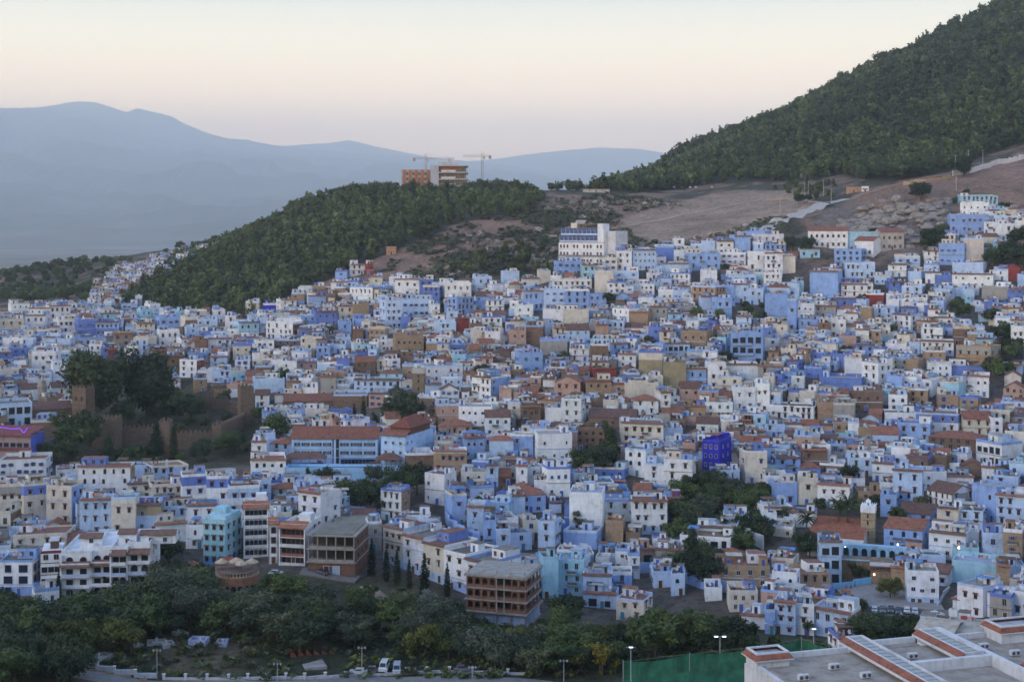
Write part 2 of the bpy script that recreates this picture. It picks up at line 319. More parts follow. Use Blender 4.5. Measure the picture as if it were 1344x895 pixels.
def inpoly(px, py, poly):
    px = np.atleast_1d(px); py = np.atleast_1d(py); c = np.zeros(len(px), bool); n = len(poly)
    for i in range(n):
        x0, y0 = poly[i]; x1, y1 = poly[(i+1) % n]
        if y0 == y1: continue
        c ^= ((y0 > py) != (y1 > py)) & (px < (x1-x0)*(py-y0)/(y1-y0)+x0)
    return c
def P_(s): return [tuple(float(v) for v in q.split(',')) for q in s.split()]
TOWN = P_("-40,430 60,415 130,408 200,417 330,428 400,396 470,378 500,378 560,384 620,386 700,380 735,365 800,350 850,334 930,334 1000,326 1060,345 1130,355 1200,362 1235,345 1260,290 1310,285 1400,310 1400,815 1240,815 1210,790 1130,790 1130,845 1000,840 960,800 900,790 840,800 760,800 715,800 610,790 560,750 500,700 470,720 400,745 280,745 200,785 -40,795")
TOWN2 = P_("120,410 128,372 180,347 240,332 290,330 240,352 165,390 155,408")
FOREST = P_("150,405 160,394 230,346 290,318 345,296 400,262 460,248 530,242 690,246 715,262 700,282 640,288 600,292 570,312 520,330 480,345 420,372 380,388 330,420 200,412")
FOREST_B = P_("590,355 640,332 735,322 735,362 690,366 600,366")
FOREST_R = P_("715,252 740,245 765,239 800,236 870,215 900,196 960,172 1040,134 1110,106 1160,82 1220,52 1290,18 1344,-10 1500,-80 1500,190 1344,190 1290,205 1240,226 1190,236 1150,240 1100,230 1060,238 1010,240 960,238 900,248 830,254")
FIELD = P_("800,290 900,262 960,250 1060,250 1060,278 1000,290 960,305 900,320 850,318")
OUTC = P_("1040,322 1070,290 1110,262 1180,246 1240,244 1250,300 1235,335 1130,338")
GROVES = {'kasbah': P_("98,560 98,470 215,475 300,545 352,560 350,606 200,625 70,640 68,600"), 'ravine': P_("880,648 940,632 1000,650 1015,690 990,760 940,770 905,755 868,700"), 'wood': P_("-60,905 -60,785 60,790 200,765 300,775 330,752 400,752 480,760 520,752 590,770 600,800 715,815 830,820 960,815 1010,850 1130,850 1150,815 1200,815 1150,905")}
def build_terrain():
    xs = np.arange(-1100, 1101, 6.0); ys = np.arange(-90, 2160, 6.0); X, Y = np.meshgrid(xs, ys); Z = zt(X.ravel(), Y.ravel()); x, y = X.ravel(), Y.ravel()
    edge = np.clip((np.minimum(np.minimum(x+1100, 1100-x), 2154-y))/60, 0, 1)
    Z = (Z-4)*edge + (1-edge)*np.minimum(Z, 4) + 4*edge
    nx, ny = len(xs), len(ys); idx = np.arange(nx*ny).reshape(ny, nx)
    q = np.stack([idx[:-1, :-1], idx[:-1, 1:], idx[1:, 1:], idx[1:, :-1]], -1).reshape(-1, 4)
    px, py = project(x, y, Z)
    scrub, field = (.225, .145, .105), (.30, .215, .155); col = np.tile(np.array(scrub), (len(x), 1)); g = fbm(x/26, y/26); g2 = fbm(x/9, y/9)
    col[(g+g2*.7) > -.02] = (.07, .068, .045)
    f = y > 700
    col[f & inpoly(px, py, FIELD)] = field
    for P in (FOREST, FOREST_B, FOREST_R): col[f & inpoly(px, py, P)] = (.06, .06, .04)
    col[(y > 1150) & (x > 100)] = (.05, .055, .035)
    col[inpoly(px, py, OUTC) & f] = (.19, .15, .13)
    col[f & (g > -.25) & inpoly(px, py, P_('1120,250 1240,232 1344,207 1400,200 1400,290 1300,285 1250,262 1120,275'))] = scrub
    tn = (inpoly(px, py, TOWN) | ((y > 380) & (y < 760))) & ~((x < -330) & (y > 860)); tn &= ~(inpoly(px, py, OUTC)) & (y < 800); col[tn] = (.11, .092, .08)
    for P in GROVES.values(): col[(y < 720) & inpoly(px, py, P)] = (.075, .068, .042)
    col[(y < 395) & (g < .12)] = (.05, .055, .03); col[(y < 395) & (g >= .12)] = (.11, .09, .06)
    me = bpy.data.meshes.new('terrain'); me.from_pydata(np.c_[x, y, Z].tolist(), [], q.tolist())
    a = me.attributes.new('Col', 'FLOAT_COLOR', 'POINT'); a.data.foreach_set('color', np.c_[col, np.ones(len(x))].astype(np.float32).ravel())
    me.materials.append(M['ground']); me.polygons.foreach_set('use_smooth', [True]*len(q)); o = link('terrain', me); tag(o, kind='structure')
    b = MB(); N = 24; S = 60000                          # the plain: one sheet to the horizon
    for i in range(N):
        for j in range(N):
            x0, x1, y0, y1 = [(-S/2)+S*k/N for k in (i, i+1)]+[(-S/3)+S*k/N for k in (j, j+1)]
            b.quad([(x0, y0, 2), (x1, y0, 2), (x1, y1, 2), (x0, y1, 2)], (.17, .15, .12), 'plain')
    m, t, bs = new_mat('plain'); M['plain'] = m
    n1 = noise_node(t, .0016, 8, geo(t), .7); r1 = ramp_node(t, [(.35, (.06, .07, .045)), (.5, (.16, .14, .11)), (.7, (.30, .26, .22))]); t.links.new(n1.outputs[0], r1.inputs[0]); t.links.new(r1.outputs[0], bs.inputs['Base Color'])
    tag(link('ground', b.mesh('ground')), kind='structure')
build_terrain()
def ridge(name, pts, Y, depth, seed, front=None):                    # a mountain range: the crest follows pts, slopes fall to the plain on both sides
    r = np.random.RandomState(seed); px = np.array([p[0] for p in pts], float); py = np.array([p[1] for p in pts], float)
    n = 420; u = np.linspace(px[0], px[-1], n); crest = np.interp(u, px, py); rows = 60; V = []; Fc = []
    for j in range(rows+1):
        t = j/rows*2-1                                   # -1 foot towards the town, 0 crest, 1 foot behind
        prof = (1-abs(t))**1.15
        for i in range(n):
            x = (u[i]-672)/F*Y; y = Y+t*(depth if t > 0 or not front else front); zc = (PYH-crest[i])/F*Y+ZC
            nz = float(fbm(np.array([x/900.+seed]), np.array([y/900.]))[0])*abs(t)*(1-abs(t))*4
            jag = 26*float(fbm(np.array([x/170.+seed]), np.array([y/900.]))[0]); V.append((x, y, -30+(zc+30+jag)*min(prof+nz*.9*(1-abs(t))**.5, 1.0 if abs(t) < .02 else y/Y*.96-.01)))
    for j in range(rows):
        for i in range(n-1): a = j*n+i; Fc.append((a, a+1, a+n+1, a+n))
    me = bpy.data.meshes.new(name); me.from_pydata(V, [], Fc); me.materials.append(M['mount']); o = link(name, me); tag(o, kind='structure')
m, t, bs = new_mat('mountain'); M['mount'] = m
n1 = noise_node(t, .0012, 8, geo(t), .65); r1 = ramp_node(t, [(.35, (.06, .07, .05)), (.55, (.14, .125, .10)), (.75, (.24, .21, .18))]); t.links.new(n1.outputs[0], r1.inputs[0]); t.links.new(r1.outputs[0], bs.inputs['Base Color'])
ridge('mountains', P_("-700,250 -400,190 -200,150 0,142 40,142 75,138 100,133 125,134 155,144 168,148 180,142 200,147 225,153 245,164 275,176 300,182 325,184 360,191 420,198 480,202 560,207 640,214 760,230 900,260"), 27500, 9000, 3, 19500)
ridge('far_mountains', P_("250,215 340,194 400,190 430,188 458,184 475,188 500,194 540,202 600,213 650,209 700,202 745,197 790,194 840,196 880,202 1000,215 1300,250"), 33000, 3000, 8)
def build_haze():
    b = MB(); b.box(-19000, 19000, -400, 37500, -32, 2640, (1, 1, 1), 'haze')
    m = bpy.data.materials.new('haze'); m.use_nodes = True; t = m.node_tree; t.nodes.clear()
    v = t.nodes.new('ShaderNodeVolumePrincipled'); v.inputs['Color'].default_value = (.87, .94, 1, 1); v.inputs['Density'].default_value = .00008; v.inputs['Anisotropy'].default_value = .688
    o = t.nodes.new('ShaderNodeOutputMaterial'); t.links.new(v.outputs[0], o.inputs['Volume']); M['haze'] = m
    tag(link('haze', b.mesh('haze')), kind='stuff')
build_haze()
# ---------------- houses ----------------
ORG = {'A': (0, 380), 'B': (330, 380), 'C': (670, 380), 'D': (1004, 380), 'E': (0, 590), 'F': (330, 590), 'G': (670, 590), 'H': (1004, 590), 'L': (1004, 665), 'S': (670, 665), 'I': (720, 180), 'J': (1004, 170), 'K': (440, 180)}
ZK = 3.891
def zp(t, x, y=0): return ORG[t][0]+x/ZK, ORG[t][1]+y/ZK
HOUSES, RECTS, FOOT = [], [], []          # houses as records; screen extents of hand placed things; footprints (x, y, rz, w, d)
def vary(c, rng, a=.08): k = 1+rng.uniform(-a, a); return tuple(min(.8, max(.02, v*k*(1+rng.uniform(-.02, .02)))) for v in c)
def house(h):
    rng = random.Random(h['seed']); W, D, H, nf = h['W'], h['D'], h['H'], h['nf']; o = h['o']; t = Thing('house', h['loc'], h['rz'])
    col = vary(PAL[h['c']], rng); side = vary(PAL[o['X']], rng) if 'X' in o else col; mat = 'brick' if h['c'] in 'nt' and rng.random() < .6 else 'plaster'
    x0, x1 = -W/2, W/2; wl = t.part('wall'); b0 = -6
    zd = 0
    if 'D' in o: zd = min(2.6, H*.4) ; wl.box(x0-.03, x1+.03, -.03, D, b0, zd, vary(PAL[o['D']], rng))
    zt_ = H-3.0 if 'T' in o else H
    wl.box(x0, x1, 0, D, zd if zd else b0, zt_, col, mat)
    if 'X' in o: wl.box(x1, x1+.05, 0, D, b0, H, side, 'brick' if o['X'] in 'nt' else 'plaster'); wl.box(x0-.05, x0, 0, D, b0, H, side, 'brick' if o['X'] in 'nt' else 'plaster')
    if 'T' in o: wl.box(x0, x1, 0, D, zt_, H, vary(PAL[o['T']], rng))
    fh = H/nf; big = h['big']
    # windows and door
    ws = o.get('W', h['ws']); fc = rng.choice([col, col, (.2, .11, .07), col, (.1, .2, .5), (.5, .5, .5)])
    def face(wd, place, skip):
        if wd < 2.2 or ws == 'n': return
        n = max(1, int(wd/rng.choice([2.3, 2.8, 3.3]))); ww = rng.choice([.8, .95, 1.1]); wh = rng.choice([1.1, 1.25, 1.5])
        if ws == 'o': ww, wh = min(2.4, wd/n*.75), fh*.62
        st = {'a': 'arch', 'h': 'hood', 's': 'shut', 'p': 'plain', 'o': 'open'}[ws]
        for f in range(nf):
            for i in range(n):
                if rng.random() < skip: continue
                u = (i+.5)/n*wd-wd/2; s_ = st
                if st == 'arch' and f == 0: s_ = 'plain'
                w_ = ww*(.7 if rng.random() < .15 else 1)
                place(win_key(s_, w_, min(wh, fh*.62)*rng.choice([1, 1, 1, .8, 1.15]), fc), u+rng.uniform(-.28, .28)*(ws != 'o'), (f*fh+fh*.32+rng.uniform(-.12, .15)) if ws != 'o' else f*fh+fh*.12)
    dx = rng.uniform(-W*.35, W*.35)
    front_skip = .08 if h['hand'] else .42
    dn = []
    def pf(k, u, z):
        if z < 2 and abs(u-dx) < 1.4: return
        t.put('window', k, (u, -.03 if z < zd else 0, z))
    face(W-.8, pf, front_skip)
    if h['right']: face(D-1, lambda k, u, z: t.put('window', k, (x1+.05, D/2+u, z), math.pi/2), front_skip+.25)
    if h['left']: face(D-1, lambda k, u, z: t.put('window', k, (x0-.05, D/2+u, z), -math.pi/2), front_skip+.25)
    if ws != 'n' and H > 3.2: t.put('door', door_key(rng.choice([(.06, .12, .42), (.10, .05, .03), (.05, .2, .3)])), (dx, -.035, .02))
    if nf > 1 and rng.random() < .35:
        z = fh*rng.randint(1, nf-1); wl.box(x0-.12, x1+.12, -.14, D*.3, z-.12, z+.06, vary(PAL[rng.choice('wlmn')], rng))
    if 'B' in o or (rng.random() < .10 and nf > 1):
        for f in range(1, nf):
            bw = W*.6 if 'B' in o else 2.6; u = rng.uniform(-1, 1)*(W-bw)/2.4; z = f*fh
            bl = t.part('balcony'); bl.box(u-bw/2, u+bw/2, -1.2, -.01, z-.16, z, (.55, .55, .55)); bl.box(u-bw/2, u+bw/2, -1.2, -1.12, z, z+.85, col if 'B' in o else (.12, .12, .14)); bl.box(u-bw/2, u-bw/2+.08, -1.12, -.01, z, z+.85, col); bl.box(u+bw/2-.08, u+bw/2, -1.12, -.01, z, z+.85, col)
    if not h['hand'] and rng.random() < .55 and H > 4:
        aw, ad, ah = W*rng.uniform(.4, .8), rng.uniform(2.2, 4), H*rng.uniform(.35, .7); u = rng.choice([x0, x1-aw]); ac = vary(PAL[rng.choice('wwwlmktc')], rng) if rng.random() < .5 else col
        an = t.part('annex'); an.box(u, u+aw, -ad, -.04, b0, ah, ac, 'plaster', ((.4, .38, .35), 'roof')); an.box(u, u+aw, -ad-.02, -ad+.2, ah, ah+.7, ac); an.box(u-.02, u+.2, -ad+.2, -.06, ah, ah+.7, ac); an.box(u+aw-.2, u+aw+.02, -ad+.2, -.06, ah, ah+.7, ac)
        if ah > 2.6: t.put('window', win_key('plain', .8, 1.1, ac), (u+aw*.5, -ad-.01, ah*.45))
    # roof
    rf = t.part('roof'); R_ = o.get('R', ''); pc = vary(PAL[rng.choice('wwllmbk')] if rng.random() < .4 else col, rng)
    fl = vary(rng.choice([(.22, .20, .18), (.34, .32, .30), (.22, .15, .11), (.38, .43, .54), (.45, .45, .45), (.24, .12, .09), (.16, .14, .12)]), rng, .15)
    if R_ == 'h': rf.hip(x0, x1, 0, D, H, min(2.2, D*.28), vary(TILE, rng, .2))
    elif R_ == 'g': rf.gable(x0, x1, 0, D, H, min(2.6, D*.3), vary(rng.choice([TILE, TILE2]), rng, .2), wall=col)
    elif R_ == 'y': rf.gable(x0, x1, 0, D, H, min(2.6, W*.3), vary(rng.choice([TILE, TILE2]), rng, .2), along='y'); rf.vprism([(x0, H), (x1, H), (0, H+min(2.6, W*.3)-.1)], .05, D-.05, col)
    else:
        p = rng.uniform(.55, 1.1); q = .22; rf.box(x0+q, x1-q, q, D-q, H+.02, H+.1, fl, 'roof')
        pa = t.part('parapet')
        pa.box(x0-.02, x1+.02, -.02, q, H, H+p, pc); pa.box(x0-.02, x1+.02, D-q, D+.02, H, H+p*rng.choice([1, 1, 1.8]), pc)
        pa.box(x0-.02, x0+q, q, D-q, H, H+p, pc); pa.box(x1-q, x1+.02, q, D-q, H, H+p, pc)
        if rng.random() < .25 or R_ == 's':
            rf.quad([(x0-.3, -.75, H+p-.35), (x1+.3, -.75, H+p-.35), (x1+.3, .1, H+p+.15), (x0-.3, .1, H+p+.15)], vary(rng.choice([TILE, TILE2]), rng, .2), 'tile')
            rf.quad([(x0-.3, -.75, H+p-.47), (x1+.3, -.75, H+p-.47), (x1+.3, -.75, H+p-.35), (x0-.3, -.75, H+p-.35)], TILE2, 'tile')
        zz = H+.1
        def spot(w, d): return rng.uniform(x0+.5, max(x0+.6, x1-w-.5)), rng.uniform(D*.15, max(D*.16, D-d-.5))
        if rng.random() < .72:
            w_, d_ = min(W*.45, rng.uniform(2.2, 4)), min(D*.4, rng.uniform(2.2, 3.8)); a, c_ = spot(w_, d_); a = rng.choice([x0+.3, x1-w_-.3, a]); c_ = max(c_, D-d_-.4) if rng.random() < .6 else c_; hh = rng.uniform(2, 2.6); cc = vary(PAL[rng.choice('wwwlm')], rng) if rng.random() < .4 else col
            stt = t.part('stair_tower'); stt.box(a, a+w_, c_, c_+d_, zz, zz+hh, cc); stt.box(a-.12, a+w_+.12, c_-.12, c_+d_+.12, zz+hh, zz+hh+.14, fl, 'roof')
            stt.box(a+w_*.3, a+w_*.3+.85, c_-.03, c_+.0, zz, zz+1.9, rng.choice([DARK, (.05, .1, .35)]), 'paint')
        if rng.random() < .38 and W > 6:
            w_ = W*rng.uniform(.35, .6); a = rng.choice([x0+.25, x1-w_-.25]); d_ = D*rng.uniform(.35, .6); c_ = D-d_-.3; hh = rng.uniform(2.4, 2.9); cc = vary(PAL[rng.choice('wwlmkb')], rng)
            up = t.part('upper_room'); up.box(a, a+w_, c_, c_+d_, zz, zz+hh, cc); up.box(a+.1, a+w_-.1, c_+.1, c_+d_-.1, zz+hh, zz+hh+.1, fl, 'roof')
            n = max(1, int(w_/2.2))
            for i in range(n): t.put('window', win_key('plain', .8, 1.1, fc), (a+(i+.5)*w_/n, c_-.01, zz+.9))
        if rng.random() < .42:
            w_, d_ = rng.uniform(2.2, 4.5), rng.uniform(2, 3.2); a, c_ = spot(w_, d_); cn = t.part('canopy'); cc = rng.choice([(.45, .45, .43), (.30, .28, .25), (.5, .47, .4), (.14, .09, .06), (.12, .25, .5)])
            for u, v in ((a, c_), (a+w_, c_), (a, c_+d_), (a+w_, c_+d_)): cn.box(u-.06, u+.06, v-.06, v+.06, zz, zz+2.15, (.2, .18, .16), 'paint')
            cn.quad([(a-.2, c_-.2, zz+2.1), (a+w_+.2, c_-.2, zz+2.1), (a+w_+.2, c_+d_+.2, zz+2.4), (a-.2, c_+d_+.2, zz+2.4)], cc, 'roof'); cn.quad([(a-.2, c_-.2, zz+2.0), (a+w_+.2, c_-.2, zz+2.0), (a+w_+.2, c_-.2, zz+2.1), (a-.2, c_-.2, zz+2.1)], cc, 'roof')
        if rng.random() < .6:
            a, c_ = spot(1, 1); tk = t.part('water_tank'); tk.cyl(a, c_, zz+.3, zz+1.35, .48, .48, rng.choice([(.04, .04, .05), (.06, .15, .45), (.5, .5, .5)])); tk.box(a-.5, a+.5, c_-.5, c_+.5, zz, zz+.3, (.35, .35, .35))
        for _ in range(rng.choice([0, 1, 2, 3])):
            a = rng.uniform(x0+.4, x1-.4); c_ = rng.uniform(.5, D-1); ds = t.part('satellite_dish'); ds.tube((a, c_, zz), (a, c_, zz+.9+p*.5), .04, .04, (.3, .3, .3)); ds.tube((a, c_-.05, zz+1+p*.5), (a+.1, c_-.22, zz+1.08+p*.5), .12, .48, (.62, .62, .62), n=10)
        if rng.random() < .42:
            a, c_ = spot(3, 1); ln = t.part('washing_line'); L = min(3.2, W*.5)
            for e in (0, L): ln.tube((a+e, c_, zz), (a+e, c_, zz+1.9), .03, .03, (.3, .3, .3), n=4)
            ln.tube((a, c_, zz+1.85), (a+L, c_, zz+1.85), .02, .02, (.3, .3, .3), n=4); u = .2
            while u < L-.6: q2 = rng.uniform(.35, .7); ln.box(a+u, a+u+q2, c_-.02, c_+.02, zz+1.85-rng.uniform(.6, 1.1), zz+1.84, rng.choice([(.6, .6, .6), (.4, .08, .07), (.1, .2, .5), (.5, .4, .2), (.6, .35, .4)])); u += q2+.1
            h['wash'] = True
        if rng.random() < .3:
            a, c_ = spot(1, 1); ch = t.part('chimney'); ch.box(a, a+.5, c_, c_+.5, zz, zz+1.5, (.5, .48, .45)); ch.box(a-.08, a+.58, c_-.08, c_+.58, zz+1.5, zz+1.62, TILE2, 'tile')
    k = rng.uniform(-.26, .26) if not h['big'] or (h['hand'] and rng.random() < .6 and h['seed'] > 100) else 0
    if k:
        for _, b in t.parts: b.v = [(v[0]+k*v[1], v[1], v[2]) for v in b.v]
        t.inst = [(a, key, (l[0]+k*l[1], l[1], l[2]), rz if abs(rz) < .1 else rz-math.atan(k), sc_) for a, key, l, rz, sc_ in t.inst]
    return t
def add_house(px0, px1, pt, pb, c, nf, o, seed, side=0, hand=True, Hcap=None):
    pm = (px0+px1)/2; x, Y, z = ground(pm, pb); W = (px1-px0)/F*Y; H = max(2.6, (pb-pt)/F*Y); S = abs(side)/F*Y; rng = random.Random(seed)
    if S: D = min(20, max(8, S*1.5)); th = math.asin(min(.8, S/D))
    else: D = min(12, max(7, W*rng.uniform(.7, 1.0))); th = R(rng.uniform(3, 12))*rng.choice((-1, 1))*-1
    va = math.atan2(x, Y); rel = -math.copysign(th, side) if S else th; rz = -va+rel; W /= math.cos(rel)
    cb = min(1.0, 1); rec = dict(W=W, D=D, H=H, nf=nf or max(1, round(H/3.05)), c=c, o=o, seed=seed, loc=(x, Y, z), rz=rz, right=rel < .12, left=rel > -.12, hand=hand, ws=rng.choice('hhhppsa'), big=W*H, px=(px0, px1, pt, pb), wash=False)
    HOUSES.append(rec); RECTS.append((px0, px1, pt, pb, Y)); FOOT.append((x, Y, rz, W, D)); return rec
